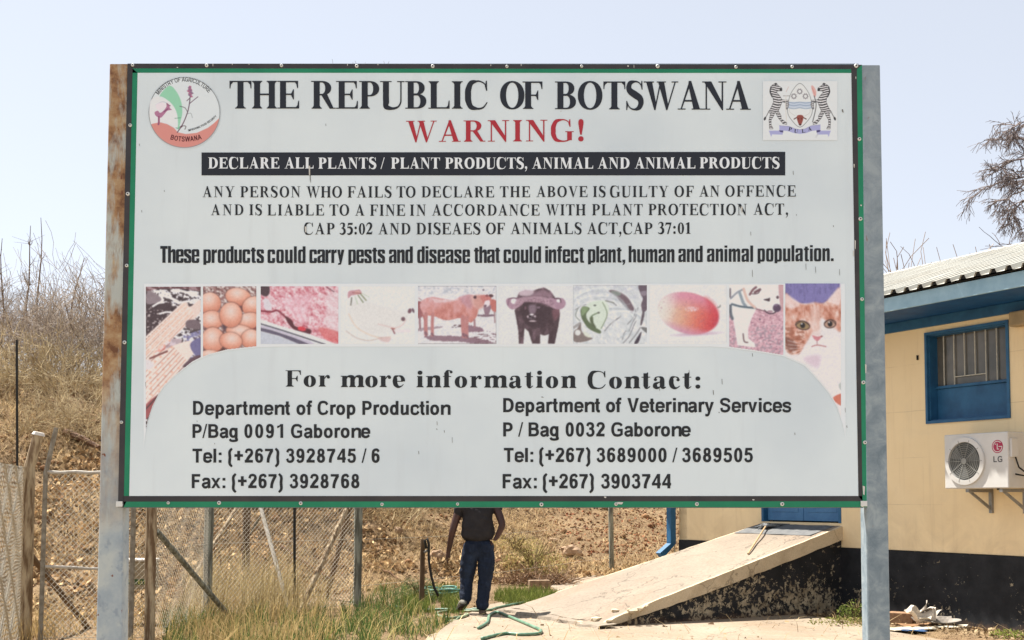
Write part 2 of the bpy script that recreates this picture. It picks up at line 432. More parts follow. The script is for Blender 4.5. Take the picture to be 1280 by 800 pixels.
def serif_glyph(c, S_, h):
    g = []; H = 676
    if c == 'A':
        k = S_ * 1.08; g = [poly((338, 690), (384, 690), (384, 640), (128, 14), (88, 14)), poly((322, 690), (392, 690), (640, 14), (640 - k, 14), (322 - 14, 600)), rect(196, 190, 470, 190 + h + 6)]
        g += [rect(8, 0, 232, 24), rect(590 - k, 0, 708, 24)]; w = 722
    elif c == 'B': g = stem(95, S_, 0, H, top=False, bot=False) + [rect(25, 0, 110, 24), rect(25, H - 24, 110, H), bowl(200, 330, 575, 338, H, S_ * .95, h), bowl(200, 350, 622, 0, 362, S_, h)]; w = 667
    elif c == 'C': g = [stroke([(632, 560), (570, 630), (460, 675), (370, 676), (210, 630), (48 + S_ / 2, 470), (40 + S_ / 2, 338), (48 + S_ / 2, 200), (210, 45), (390, 0), (520, 14), (600, 70), (668, 160)], [24, 30, 34, 44, S_ * .78, S_, S_ * 1.02, S_, S_ * .78, 50, 44, 36, 26]), poly((632, 690), (660, 690), (668, 440), (640, 440), (600, 560))]; w = 722
    elif c == 'D': g = [rect(95, 0, 95 + S_, H), rect(25, 0, 110, 24), rect(25, H - 24, 110, H), bowl(200, 310, 690, 0, H, S_, h)]; w = 722
    elif c == 'E': g = [rect(95, 0, 95 + S_, H), rect(20, 0, 110, 24), rect(20, H - 24, 110, H)] + arm(200, 600, H, -1, h, 180) + arm(200, 630, 0, 1, h, 190) + [rect(200, 330, 430, 330 + h), poly((400, 344), (470, 220), (490, 220), (490, 468), (470, 468))]; w = 667
    elif c == 'F': g = stem(95, S_, 0, H, top=False, ext=65) + [rect(20, H - 24, 110, H)] + arm(200, 580, H, -1, h, 190) + [rect(200, 318, 420, 318 + h), poly((390, 332), (450, 215), (470, 215), (470, 455), (450, 455))]; w = 611
    elif c == 'G': g = [stroke([(640, 560), (570, 630), (470, 675), (380, 676), (210, 630), (48 + S_ / 2, 470), (40 + S_ / 2, 338), (48 + S_ / 2, 200), (210, 45), (390, 0), (520, 6), (600, 30), (690, 60)], [24, 30, 34, 44, S_ * .78, S_, S_ * 1.02, S_, S_ * .78, 46, 40, 36, 30]), poly((632, 690), (660, 690), (668, 450), (640, 450), (600, 560)), rect(560, 30, 560 + S_, 300), rect(500, 286, 770, 310)]; w = 778
    elif c == 'H': g = stem(95, S_, 0, H, 60) + stem(683 - S_, S_, 0, H, 60) + [rect(200, 325, 600, 325 + h + 4)]; w = 778
    elif c == 'I': g = stem(194 - S_ / 2, S_, 0, H, 68); w = 389
    elif c == 'L': g = stem(95, S_, 0, H, 60, bot=False) + [rect(30, 0, 110, 24)] + arm(200, 620, 0, 1, h, 200); w = 667
    elif c == 'M': g = [rect(130, 0, 174, H - 20), rect(20, 0, 250, 24), rect(20, H - 24, 140, H), poly((90, H), (90 + S_ * 1.15, H), (500, 150), (470, 0), (440, 0)), poly((700, H), (740, H), (740, H - 60), (478, 0), (440, 0)), rect(830 - S_, 0, 830, H), rect(770 - S_, 0, 905, 24), rect(720, H - 24, 905, H)]; w = 944
    elif c == 'N': g = [rect(112, 0, 152, H - 20), rect(18, 0, 246, 24), rect(18, H - 24, 120, H), poly((60, H), (70 + S_ * 1.2, H), (610, 120), (610, -14), (580, -14)), rect(568, 0, 610, H), rect(478, H - 24, 704, H)]; w = 722
    elif c == 'O': g = [ring(389, 338, 350, 352, S_ * 1.02, h * 1.15)]; w = 778
    elif c == 'P': g = stem(95, S_, 0, H, 60, top=False) + [rect(22, H - 24, 110, H), bowl(200, 320, 590, 300, H, S_, h)]; w = 611
    elif c == 'R': g = stem(95, S_, 0, H, 60, top=False) + [rect(22, H - 24, 110, H), bowl(200, 320, 590, 325, H, S_, h), poly((300, 345), (300 + S_, 360), (650, 24), (720, 24), (720, 0), (650 - S_ * .6, 0))]; w = 722
    elif c == 'S': g = [stroke([(478, 530), (440, 610), (370, 662), (272, 674), (150, 636), (110, 530), (150, 440), (280, 360), (420, 270), (455, 160), (400, 45), (280, 0), (170, 24), (100, 90), (60, 180)], [22, 26, 32, h * 1.3, S_ * .7, S_ * .86, S_ * .95, S_ * 1.05, S_ * .98, S_ * .88, S_ * .7, h * 1.3, 34, 28, 22]), poly((470, 692), (494, 692), (500, 480), (474, 480), (448, 590)), poly((38, -16), (62, -16), (88, 90), (62, 205), (38, 205))]; w = 556
    elif c == 'T': g = stem(333 - S_ / 2, S_, 0, H, 66, top=False) + [rect(40, H - 30, 626, H), poly((22, H), (60, H), (130, H - 30), (60, H - 90), (46, H - 185), (22, H - 185)), poly((644, H), (606, H), (536, H - 30), (606, H - 90), (620, H - 185), (644, H - 185))]; w = 667
    elif c == 'U': g = [rect(100, 230, 100 + S_, H - 20), rect(20, H - 24, 100 + S_ + 76, H), rect(590, 220, 628, H - 20), rect(500, H - 24, 712, H), stroke([(100 + S_ / 2, 260), (104 + S_ / 2, 170), (190, 50), (360, 4), (520, 40), (598, 140), (609, 250)], [S_, S_, S_ * .8, 64, 46, 40, 38])]; w = 722
    elif c == 'V': g = [poly((80, H - 14), (86 + S_, H - 14), (420, 130), (370, -16), (350, -16)), poly((596, H - 14), (634, H - 14), (384, -16), (350, -16)), rect(12, H - 24, 86 + S_ + 66, H), rect(500, H - 24, 712, H)]; w = 722
    elif c == 'W': g = [poly((80, H - 14), (80 + S_, H - 14), (365, 130), (330, -16), (310, -16)), poly((470, H - 14), (500, H - 40), (345, -16), (310, -16)), poly((420, H - 14), (420 + S_, H - 14), (700, 130), (668, -16), (648, -16)), poly((885, H - 14), (922, H - 14), (682, -16), (648, -16)), rect(8, H - 24, 80 + S_ + 50, H), rect(380, H - 24, 420 + S_ + 50, H), rect(800, H - 24, 992, H)]; w = 1000
    elif c == 'Y': g = [poly((70, H - 14), (76 + S_, H - 14), (410, 350), (361 - S_ / 2 + S_, 270), (361 - S_ / 2, 290)), poly((580, H - 14), (622, H - 14), (361 + S_ / 2, 290), (361 + S_ / 2 - 50, 260)), rect(10, H - 24, 76 + S_ + 60, H), rect(490, H - 24, 712, H)] + stem(361 - S_ / 2, S_, 0, 310, 66, top=False); w = 722
    elif c == 'f': g = stem(60, S_, 0, 600, 42, top=False) + [rect(10, 430, 310, 461), stroke([(60 + S_ / 2, 560), (120 + S_ / 3, 660), (230, 684), (320, 660)], [S_, S_ * .6, 34, 60]), ring(312, 626, 52, 52, 52, 52)]; w = 353
    elif c == 'o': g = [ring(250, 225, 228, 242, S_ * 1.02, h)]; w = 500
    elif c == 'e': g = [stroke([(70, 236), (395, 236)], [h, h]), stroke([(402, 232), (398, 330), (340, 430), (240, 458), (130, 420), (30 + S_ / 2, 300), (26 + S_ / 2, 210), (60 + S_ / 2, 90), (230, 12), (330, 30), (420, 110)], [S_ * .9, S_ * .85, S_ * .6, h, S_ * .7, S_, S_, S_, S_ * .62, 44, 24])]; w = 444
    elif c == 'c': g = [stroke([(370, 340), (340, 420), (250, 458), (140, 430), (30 + S_ / 2, 310), (26 + S_ / 2, 210), (60 + S_ / 2, 90), (230, 12), (330, 30), (415, 100)], [60, 60, h, S_ * .65, S_, S_, S_, S_ * .62, 44, 24]), ring(352, 338, 58, 56, 58, 56)]; w = 444
    elif c == 'a': g = [stroke([(80, 330), (110, 430), (220, 460), (320, 410), (340, 300), (340, 100), (380, 30), (470, 50)], [60, 46, h, S_ * .8, S_, S_, S_ * .7, 28]), ring(100, 346, 58, 54, 58, 54), stroke([(340, 280), (200, 230), (100, 170), (90, 80), (160, 22), (260, 50), (330, 120)], [h, 50, S_ * .8, S_, S_ * .7, 36, 30])]; w = 500
    elif c == 'i': g = stem(139 - S_ / 2, S_, 0, 461, 52, top=False) + [rect(30, 430, 150, 461), ring(139, 600, 88, 84, 88, 84)]; w = 278
    elif c in 'nmr':
        g = stem(70, S_, 0, 461, 48, top=False) + [rect(16, 430, 90, 461)]
        if c == 'r': g += [stroke([(60 + S_, 320), (290, 420), (350, 450), (400, 420)], [30, 44, 70, 90]), ring(382, 392, 58, 58, 58, 58)]; w = 444
        else:
            for k in range(1 if c == 'n' else 2):
                x = 70 + 305 * k; g += stem(x + 305 - 10, S_, 0, 330, 46, top=False) + [stroke([(x + S_ * .9, 330), (x + 190, 420), (x + 270, 440), (x + 290 + S_ / 2, 400), (x + 295 + S_ / 2, 290)], [30, 50, S_ * .62, S_, S_])]
            w = 556 if c == 'n' else 861
    elif c == 't': g = [rect(80, 90, 80 + S_, 600), poly((80, 461), (80, 490), (80 + S_ * .9, 640), (80 + S_, 640), (80 + S_, 461)), rect(14, 430, 320, 461), stroke([(80 + S_ / 2, 120), (130 + S_ / 3, 30), (230, 10), (320, 80)], [S_, S_ * .75, 44, 26])]; w = 353
    elif c == '0': g = [ring(250, 330, 222, 348, S_ * .9, h)]; w = 500
    elif c == '1': g = stem(250 - S_ / 2, S_, 0, 640, 90, top=False) + [poly((60, 590), (250, 688), (250 + S_ / 2, 688), (250 + S_ / 2, 600), (200, 560), (60, 560))]; w = 500
    elif c == '2': g = [stroke([(50, 480), (100, 600), (230, 680), (360, 620), (390, 500), (320, 340), (190, 190), (60, 50)], [26, 60, 90, S_ * .9, S_, S_ * .85, 60, 30]), poly((30, 0), (440, 0), (478, 190), (450, 190), (400, 120), (110, 120), (30, 30))]; w = 500
    elif c == '3': g = [stroke([(50, 560), (120, 650), (230, 680), (340, 620), (340, 500), (270, 410), (160, 370)], [28, 44, 64, S_ * .9, S_ * .95, 70, 26]), stroke([(170, 375), (300, 350), (390, 250), (380, 110), (270, 20), (140, 20), (50, 70)], [28, S_ * .7, S_, S_, S_ * .7, 60, 70])]; w = 500
    elif c == '5': g = [poly((130, 690), (430, 690), (470, 690), (430, 570), (150, 570), (95, 360), (70, 370)), stroke([(90, 400), (250, 420), (370, 330), (390, 200), (330, 80), (200, 8), (60, 40)], [40, S_ * .75, S_, S_, S_, S_ * .6, 60])]; w = 500
    elif c == '7': g = [poly((60, 676), (460, 676), (460, 640), (250, -14), (150, -14), (350, 560), (110, 560), (50, 480), (25, 490))]; w = 500
    elif c == ',': g = [ring(125, 70, 82, 78, 82, 78), poly((190, 90), (200, 20), (150, -110), (60, -180), (50, -160), (120, -80), (130, 20))]; w = 250
    elif c == '.': g = [ring(125, 70, 82, 80, 82, 80)]; w = 250
    elif c == ':': g = [ring(150, 70, 86, 82, 86, 82), ring(150, 390, 86, 82, 86, 82)]; w = 333
    elif c == '!': g = [ring(166, 70, 86, 82, 86, 82), poly((140, 200), (192, 200), (250, 560), (246, 640), (200, 692), (132, 692), (86, 640), (82, 560))]; w = 333
    elif c == '/': g = [poly((0, -20), (50, -20), (285, 690), (235, 690))]; w = 278
    return g, w
def poster_glyph(c, V, h):
    """heavy condensed poster face: cap 1000, x-height 800"""
    X, K, w = 800, .5, 450; g = []; H = 1000; q = 60
    def rr(x0, x1, y0, y1, V=V, h=h, a=0): # rounded rectangular ring
        return ring((x0 + x1) / 2, (y0 + y1) / 2, (x1 - x0) / 2, (y1 - y0) / 2, V, h, 0, 360, .38, 32)
    if c == 'T': g = [rect(0, H - 165, 440, H), rect(220 - V * .55, 0, 220 + V * .55, H - 100)]; w = 440
    elif c in 'h': g = [rect(0, 0, V, H), poly((V - 10, X - 150), (V + 30, X - 40), (V + 90, X + 10), (w - 80, X + 10), (w - 14, X - 40), (w, X - 120), (w, 0), (w - V, 0), (w - V, X - 150), (w - V - 20, X - 170), (V, X - 190))]
    elif c == 'n': g = [rect(0, 0, V, X), poly((V - 10, X - 150), (V + 30, X - 40), (V + 90, X + 10), (w - 80, X + 10), (w - 14, X - 40), (w, X - 120), (w, 0), (w - V, 0), (w - V, X - 150), (w - V - 20, X - 170), (V, X - 190))]
    elif c == 'm':
        g = [rect(0, 0, V, X)]; ww = w - 10
        for o in (0, ww - V): g.append(poly((o + V - 10, X - 150), (o + V + 30, X - 40), (o + V + 80, X + 10), (o + ww - 80, X + 10), (o + ww - 14, X - 40), (o + ww, X - 120), (o + ww, 0), (o + ww - V, 0), (o + ww - V, X - 150), (o + ww - V - 20, X - 170), (o + V, X - 190)))
        w = ww * 2 - V
    elif c == 'u': g = [rect(w - V, 0, w, X), poly((0, X), (V, X), (V, 160), (V + 20, 140), (w - V + 10, 160), (w - V + 10, 100), (w - V - 40, 10), (w - V - 90, -10), (80, -10), (14, 30), (0, 110))]
    elif c == 'o': g = [rr(0, w, -10, X + 10)]
    elif c == 'e': g = [poly((0, 100), (14, 30), (80, -10), (w - 80, -10), (w - 14, 30), (w, 110), (w, 270), (w - V, 270), (w - V, 150), (w - V - 20, 120), (V + 20, 120), (V, 150), (V, 650), (V + 20, 680), (w - V - 20, 680), (w - V, 650), (w - V, 370), (w, 370), (w, X - 110), (w - 14, X - 30), (w - 80, X + 10), (80, X + 10), (14, X - 30), (0, X - 100)), rect(V - 12, 370, w - V + 12, 475)]
    elif c == 'c': g = [poly((0, 100), (14, 30), (80, -10), (w - 80, -10), (w - 14, 30), (w, 110), (w, 300), (w - V, 300), (w - V, 150), (w - V - 20, 120), (V + 20, 120), (V, 150), (V, 650), (V + 20, 680), (w - V - 20, 680), (w - V, 650), (w - V, 520), (w, 520), (w, X - 110), (w - 14, X - 30), (w - 80, X + 10), (80, X + 10), (14, X - 30), (0, X - 100))]
    elif c == 's': g = [poly((0, 110), (14, 30), (80, -10), (w - 90, -10), (w - 24, 30), (w - 10, 110), (w - 10, 300), (w - 40, 400), (V, 590), (V, 670), (V + 20, 690), (w - V - 30, 690), (w - V - 10, 660), (w - V - 10, 560), (w - 10, 560), (w - 10, X - 110), (w - 24, X - 30), (w - 90, X + 10), (80, X + 10), (14, X - 30), (0, X - 110), (0, 540), (30, 440), (w - V - 10, 250), (w - V - 10, 140), (w - V - 30, 115), (V + 20, 115), (V, 140), (V, 260), (0, 260))]; w = w - 10
    elif c in 'pbdq':
        g = [rr(0, w, -10, X + 10)]
        g.append(rect(0, -115, V, X) if c == 'p' else rect(w - V, 0, w, H) if c == 'd' else rect(0, 0, V, H))
    elif c == 'r': w = 320; g = [rect(0, 0, V, X), poly((V - 10, X - 200), (V, X - 110), (V + 50, X - 10), (w, X + 14), (w, X - 190), (V + 60, X - 190), (V - 10, X - 260))]
    elif c == 't': w = 300; g = [rect(60, 100, 60 + V, X + 110), rect(0, X - 110, w, X), poly((60, 120), (80, 20), (150, -5), (w, 0), (w, 105), (60 + V, 115))]
    elif c == 'l': w = V; g = [rect(0, 0, V, H)]
    elif c == 'i': w = V; g = [rect(0, 0, V, X - 20), rect(0, X + 70, V, H)]
    elif c == 'y': w = 430; g = [poly((0, X), (V, X), (w / 2 + 8, 230), (w / 2 - 60, -10)), poly((w - V, X), (w, X), (w / 2 + 40, -20), (w / 2 - 10, -100), (60, -115), (60, -10), (w / 2 - 60, 5), (w / 2 - 60, 200))]
    elif c == 'a': g = [poly((w - V, X - 120), (w - V - 20, X - 110), (V + 10, X - 110), (V - 5, X - 150), (V - 5, X - 260), (0, X - 260), (0, X - 110), (14, X - 30), (80, X + 10), (w - 80, X + 10), (w - 14, X - 30), (w, X - 110), (w, 0), (w - V, 0)), poly((w - V, 510), (60, 420), (10, 360), (0, 260), (0, 80), (30, 10), (90, -10), (w - V - 60, 10), (w - V + 10, 90), (w - V + 10, 160), (w - V - 10, 130), (V + 10, 120), (V, 160), (V, 300), (V + 30, 350), (w - V, 400))]
    elif c == 'f': w = 300; g = [rect(60, 0, 60 + V, X + 60), rect(0, X - 110, w, X), poly((60, X), (60, H - 90), (90, H - 20), (140, H), (w, H), (w, H - 110), (60 + V, H - 115), (60 + V, X))]
    elif c == ',': w = V; g = [poly((0, 0), (0, 170), (V, 170), (V, 0), (V * .6, -130), (0, -160), (V * .4, 0))]
    elif c == '.': w = V; g = [rect(0, 0, V, 170)]
    return g, w + 62
def shapes_to_mb(b, g, fx, d, step=.00006):
    """g: shapes in glyph units; fx(x,y,d)->3-D"""
    for k, sh in enumerate(g):
        dd = d + k * step
        if sh[0] == 'poly':
            P = [fx(x, y, dd) for x, y in sh[1]]
            if len(P) == 4: b.add(P, [(0, 1, 2, 3)])
            else: b.add(P, [tuple(q) for q in tessellate_polygon([P])])
        elif sh[0] == 'strip':
            L, Q = sh[1], sh[2]; n = len(L)
            P = [fx(x, y, dd) for x, y in L] + [fx(x, y, dd) for x, y in Q]
            b.add(P, [(i, i + 1, n + i + 1, n + i) for i in range(n - 1)])
DINK = .0013
def word(b, txt, x0, x1, yt, yb, style, S_=150, h=30, c=.82, d=DINK):
    """set one word between pixels x0..x1, cap top yt, baseline yb (values or pairs left/right)"""
    H = {'serif': 676, 'poster': 1000, 'sans': 716}[style]
    yt = yt if isinstance(yt, tuple) else (yt, yt); yb = yb if isinstance(yb, tuple) else (yb, yb)
    fn = {'serif': serif_glyph, 'poster': poster_glyph, 'sans': sans_glyph}[style]
    px_per = (yb[0] - yt[0]) / H; cx = px_per * c
    gs = []; lo = hi = None; pen = 0
    for ch in txt:
        g, w = fn(ch, S_, h)
        xs = [x for s in g for L in s[1:] for x, _ in L]
        gs.append((g, pen)); 
        if lo is None: lo = min(xs)
        hi = pen + max(xs); last = pen; pen += w
    nat = (hi - lo) * cx; n = max(len(txt) - 1, 1)
    track = ((x1 - x0) - nat) / n if len(txt) > 1 else 0
    if len(txt) == 1: cx = cx
    for i, (g, p) in enumerate(gs):
        def fx(x, y, dd):
            px = x0 + (p + x - lo) * cx + i * track
            f = (px - x0) / max(x1 - x0, 1)
            base = yb[0] + (yb[1] - yb[0]) * f; top = yt[0] + (yt[1] - yt[0]) * f
            return S(px, base - y / H * (base - top), dd)
        shapes_to_mb(b, g, fx, d)
def line(words, style, mat, name='lettering', **k):
    b = MB()
    for w in words: word(b, w[0], w[1], w[2], w[3], w[4], style, **k)
    return b.build(name, mat, board)
def sans_glyph(c, V, T):
    """plain bold grotesque: cap 716, x-height 519"""
    H, X = 716, 519; w = 611; v2, t2 = V / 2, T / 2
    o_ = lambda cx, rx, y0=-12, y1=X + 12: ring(cx, (y0 + y1) / 2, rx, (y1 - y0) / 2, V, T, sq=.88)
    if c == 'D': g = [rect(72, 0, 72 + V, H), bowl(72 + V - 6, 330, 685, 0, H, V * 1.03, T)]; w = 722
    elif c == 'P': g = [rect(72, 0, 72 + V, H), bowl(72 + V - 6, 360, 625, 252, H, V, T)]; w = 667
    elif c == 'B': g = [rect(72, 0, 72 + V, H), bowl(72 + V - 6, 400, 650, 320, H, V, T * .95), bowl(72 + V - 6, 400, 680, 0, 320 + T, V, T)]; w = 722
    elif c == 'F': g = [rect(73, 0, 73 + V, H), rect(73, H - T, 565, H), rect(73, 300, 510, 300 + T)]
    elif c == 'T': g = [rect(305 - v2, 0, 305 + v2, H - 5), rect(22, H - T, 590, H)]
    elif c == 'C': g = [stroke([(608, 520), (540, 620), (380, 662), (210, 620), (47 + v2, 460), (47 + v2, 260), (210, 92), (380, 50), (540, 95), (612, 215)], [V * .9, T, T, T * 1.1, V, V, T * 1.1, T, T, V * .9])]; w = 722
    elif c == 'G': g = [stroke([(648, 540), (570, 630), (400, 662), (220, 620), (47 + v2, 460), (47 + v2, 260), (220, 92), (400, 50), (560, 75), (640, 130)], [V * .85, T, T, T * 1.1, V, V, T * 1.1, T, T, T]), rect(570, 70, 708, 380), rect(400, 262, 708, 262 + T)]; w = 778
    elif c == 'S': g = [stroke([(555, 500), (520, 610), (330, 665), (150, 625), (110, 515), (180, 425), (330, 378), (490, 320), (545, 210), (480, 90), (320, 48), (150, 85), (105, 215)], [V * .85, T, T, T, V, T * 1.05, T * 1.05, T * 1.05, V, T, T, T, V * .9])]; w = 667
    elif c == 'V': g = [poly((0, H), (V * 1.1, H), (334, 160), (405, 0), (256, 0)), poly((667, H), (667 - V * 1.1, H), (334, 160), (262, 0), (411, 0))]; w = 667
    elif c == 'v': g = [poly((8, X), (V * 1.05 + 8, X), (278, 150), (345, 0), (212, 0)), poly((548, X), (548 - V * 1.05, X), (278, 150), (212, 0), (345, 0))]; w = 556
    elif c == 'x': g = [poly((8, 0), (168, 0), (545, X), (390, X)), poly((8, X), (168, X), (548, 0), (388, 0))]; w = 556
    elif c == 'y': g = [poly((8, X), (V * 1.05 + 8, X), (285, 150), (350, 20), (215, 5)), poly((548, X), (548 - V * 1.05, X), (225, 0), (340, 0)), stroke([(286, 60), (240, -90), (170, -150), (50, -140)], [V * .9, T, T, T])]; w = 556
    elif c == 'o': g = [o_(305, 265)]
    elif c == 'p': g = [rect(66, -198, 66 + V, X), o_(320, 252)]
    elif c == 'b': g = [rect(66, 0, 66 + V, H), o_(320, 252)]
    elif c == 'd': g = [rect(545 - V, 0, 545, H), o_(290, 252)]
    elif c == 'g': g = [rect(545 - V, -40, 545, X), o_(290, 252, 0), stroke([(545 - v2, -10), (500, -120), (300, -158), (130, -130), (80, -60)], [V, T, T * .95, T, T])]
    elif c == 'e': g = [stroke([(500, 262), (486, 370), (400, 455), (280, 472), (140, 430), (34 + v2, 262), (80 + v2 * .6, 110), (280, 45), (420, 75), (500, 150)], [V * .95, V * .9, T * 1.1, T, T * 1.1, V, V * .95, T, T, T * 1.1]), rect(110, 212, 520 + v2 * .6, 212 + T * .8)]; w = 556
    elif c == 'c': g = [stroke([(500, 350), (430, 450), (290, 472), (140, 420), (34 + v2, 262), (140, 100), (290, 46), (430, 75), (508, 180)], [V * .9, T, T, T * 1.1, V, T * 1.1, T, T, V * .9])]; w = 556
    elif c == 'a': g = [stroke([(100, 370), (170, 455), (290, 472), (420, 440), (448, 340), (448, 120), (490, 0)], [V * .85, T, T, T * 1.1, V, V, V * .9]), stroke([(450, 290), (300, 260), (140, 220), (105, 140), (180, 50), (300, 50), (430, 130)], [T * .8, T * .9, T, V * .9, T, T, T * .7])]; w = 556
    elif c == 'r': g = [rect(66, 0, 66 + V, X), stroke([(66 + V * .7, 330), (240, 440), (320, 470), (400, 455)], [T * .7, T, T * 1.1, T * 1.15])]; w = 389
    elif c in 'nmh':
        g = [rect(66, 0, 66 + V, X)]
        for k in range(2 if c == 'm' else 1):
            x = 66 + k * (270 if c == 'm' else 0); q = 338 if c == 'm' else 410
            x1 = x + q - (0 if c == 'm' else 0)
            g += [rect(x1 + (V * .0) - (V - 66) * 0, 0, x1 + V * .0 + V, 350) if False else rect(x1 - 5, 0, x1 - 5 + V * (.93 if c == 'm' else 1), 360), stroke([(x + V * .8, 330), (x + V + 30, 420), (x + (V + q) / 2 + 20, 472), (x1 + v2 - 14, 430), (x1 - 5 + v2 * (.93 if c == 'm' else 1), 340)], [T * .6, T * .9, T, T * 1.2, V * (.93 if c == 'm' else 1)])]
        w = 889 if c == 'm' else 611
        if c == 'm': g = [rect(66, 0, 66 + V, X)]; \
            [g.extend([rect(x1, 0, x1 + V, 360), stroke([(x + V * .8, 330), (x + V + 20, 430), (x + V + 105, 474), (x1 + v2, 425), (x1 + v2, 340)], [T * .6, T * .9, T, T * 1.2, V])]) for x, x1 in ((66, 375), (375, 684))]
    elif c == 'u': g = [rect(545 - V, 0, 545, X), rect(66, 150, 66 + V, X), stroke([(66 + v2, 170), (66 + v2 + 10, 90), (230, 46), (350, 75), (440, 190)], [V, T * 1.2, T, T * .9, T * .6])]
    elif c == 't': w = 333; g = [rect(85, 110, 85 + V, 690), rect(15, X - 108, 315, X), stroke([(85 + v2, 130), (120 + v2, 55), (220, 48), (318, 58)], [V, T, T, T])]
    elif c == 'f': w = 333; g = [rect(78, 0, 78 + V, 590), rect(10, X - 108, 320, X), stroke([(78 + v2, 560), (100 + v2, 650), (230, 675), (350, 668)], [V, T, T, T])]
    elif c == 'i': w = 278; g = [rect(72, 0, 72 + V, X), rect(72, H - 118, 72 + V, H)]
    elif c == 'l': w = 278; g = [rect(72, 0, 72 + V, H)]
    elif c == 's': w = 556; g = [stroke([(478, 360), (430, 445), (280, 474), (130, 440), (105, 370), (160, 310), (290, 275), (420, 235), (460, 155), (400, 65), (270, 44), (120, 75), (72, 160)], [V * .8, T, T * .95, T, V * .85, T, T, T, V * .85, T, T * .95, T, V * .8])]
    elif c == '/': w = 278; g = [poly((-10, -12), (75, -12), (290, 728), (205, 728))]
    elif c == ':': w = 333; g = [rect(98, 0, 98 + V, 135), rect(98, X - 135, 98 + V, X)]
    elif c == '(': w = 333; g = [stroke([(270, 728), (130, 560), (60 + v2, 260), (130, -40), (270, -210)], [T * .9, V * .95, V, V * .95, T * .9])]
    elif c == ')': w = 333; g = [stroke([(63, 728), (203, 560), (273 - v2, 260), (203, -40), (63, -210)], [T * .9, V * .95, V, V * .95, T * .9])]
    elif c == '+': w = 584; g = [rect(40, 300, 545, 300 + T * 1.05), rect(292 - v2, 110, 292 + v2, 605)]
    elif c == '0': w = 556; g = [ring(278, 355, 240, 368, V, T, sq=.86)]
    elif c == '1': w = 556; g = [rect(250, 0, 250 + V, 718), poly((60, 620), (60, 500), (170, 540), (250, 600), (300, 718), (270, 718), (180, 650))]
    elif c == '2': w = 556; g = [stroke([(105, 500), (150, 630), (280, 666), (410, 630), (445, 510), (390, 400), (260, 270), (140, 90)], [V * .9, T, T, T, V, V, V, V]), rect(28, 0, 512, T * 1.08)]
    elif c == '3': w = 556; g = [stroke([(105, 530), (160, 640), (280, 666), (400, 625), (420, 520), (370, 420), (220, 390)], [V * .85, T, T, T, V, T, T * .9]), stroke([(220, 400), (380, 365), (448, 220), (400, 90), (270, 46), (150, 80), (95, 200)], [T * .9, T, V, T * 1.1, T, T, V * .9])]
    elif c == '4': w = 556; g = [rect(320, 0, 320 + V, 718), rect(20, 145, 530, 145 + T), poly((20, 250), (20, 200), (120, 200), (340, 560), (340, 718), (320, 718))]
    elif c == '5': w = 556; g = [rect(130, 590, 490, 590 + T), poly((100, 716), (240, 700), (205, 330), (50, 345)), stroke([(110, 370), (260, 430), (400, 380), (445, 240), (400, 90), (260, 46), (140, 80), (90, 190)], [T * .8, T, T * 1.1, V, T * 1.1, T, T, V * .9])]
    elif c == '6': w = 556; g = [ring(285, 235, 235, 248, V, T, sq=.9), stroke([(460, 560), (400, 650), (290, 668), (160, 600), (45 + v2, 420), (45 + v2, 240)], [V * .85, T, T, T * 1.1, V, V])]
    elif c == '9': w = 556; g = [ring(271, 481, 235, 248, V, T, sq=.9), stroke([(96, 156), (156, 66), (266, 48), (396, 116), (511 - v2, 296), (511 - v2, 476)], [V * .85, T, T, T * 1.1, V, V])]
    elif c == '7': w = 556; g = [rect(38, H - T, 512, H - 4), stroke([(455, 640), (330, 430), (240, 210), (215, 0)], [V, V, V, V])]
    elif c == '8': w = 556; g = [ring(278, 530, 205, 196, V * .9, T * .9, sq=.9), ring(278, 208, 240, 220, V, T, sq=.9)]
    return g, w
line([('THE', 287, 374, 101.2, 135.8), ('REPUBLIC', 389, 609.5, (101.3, 101.8), 136), ('OF', 625, 678, 102, 136.3), ('BOTSWANA', 693.7, 938.5, 102, (136.6, 137.3))], 'serif', M_ink, S_=170, h=36, c=.86)
line([('WARNING!', 507.5, 729.5, (151.3, 149.6), (177.6, 176.4))], 'serif', M_red, S_=150, h=34, c=1.0)
sheet('heading_bar', [(252, 190.7), (981.5, 189.8), (981.5, 219.3), (252, 219.3)], .001, M_ink)
line([('DECLARE', 260.5, 349.3, 197, 210.8), ('ALL', 355.8, 392, 197, 210.8), ('PLANTS', 398, 470.5, 197.2, 211), ('/', 475.8, 483, 197.2, 211), ('PLANT', 488.8, 550, 197.2, 211), ('PRODUCTS,', 556.3, 659, 197.2, 211),
      ('ANIMAL', 665, 741.3, 197.2, 211), ('AND', 747, 786.8, 197, 211), ('ANIMAL', 793.3, 869, 197, 210.8), ('PRODUCTS', 874.5, 974.3, 196.8, 210.6)], 'serif', M_white, S_=185, h=52, c=.88, d=.0022)
line([('ANY', 253.3, 293.3, 233, 246.5), ('PERSON', 300.5, 375.5, 233, 246.7), ('WHO', 383, 427.5, 233, 247), ('FAILS', 434.5, 489.5, 233, 247), ('TO', 495.8, 519.5, 233, 247), ('DECLARE', 527, 617.5, 233, 246.8),
      ('THE', 625, 662.5, 233, 246.6), ('ABOVE', 670.5, 734.3, 232.8, 246.4), ('IS', 741.3, 757, 232.8, 246.4), ('GUILTY', 762.5, 835.5, 232.6, 246.4), ('OF', 843, 867, 232.4, 246.2), ('AN', 874, 899.3, 232.2, 246), ('OFFENCE', 906.5, 994.5, (232.2, 231.8), 245.8)], 'serif', M_inks, S_=160, h=42, c=.84)
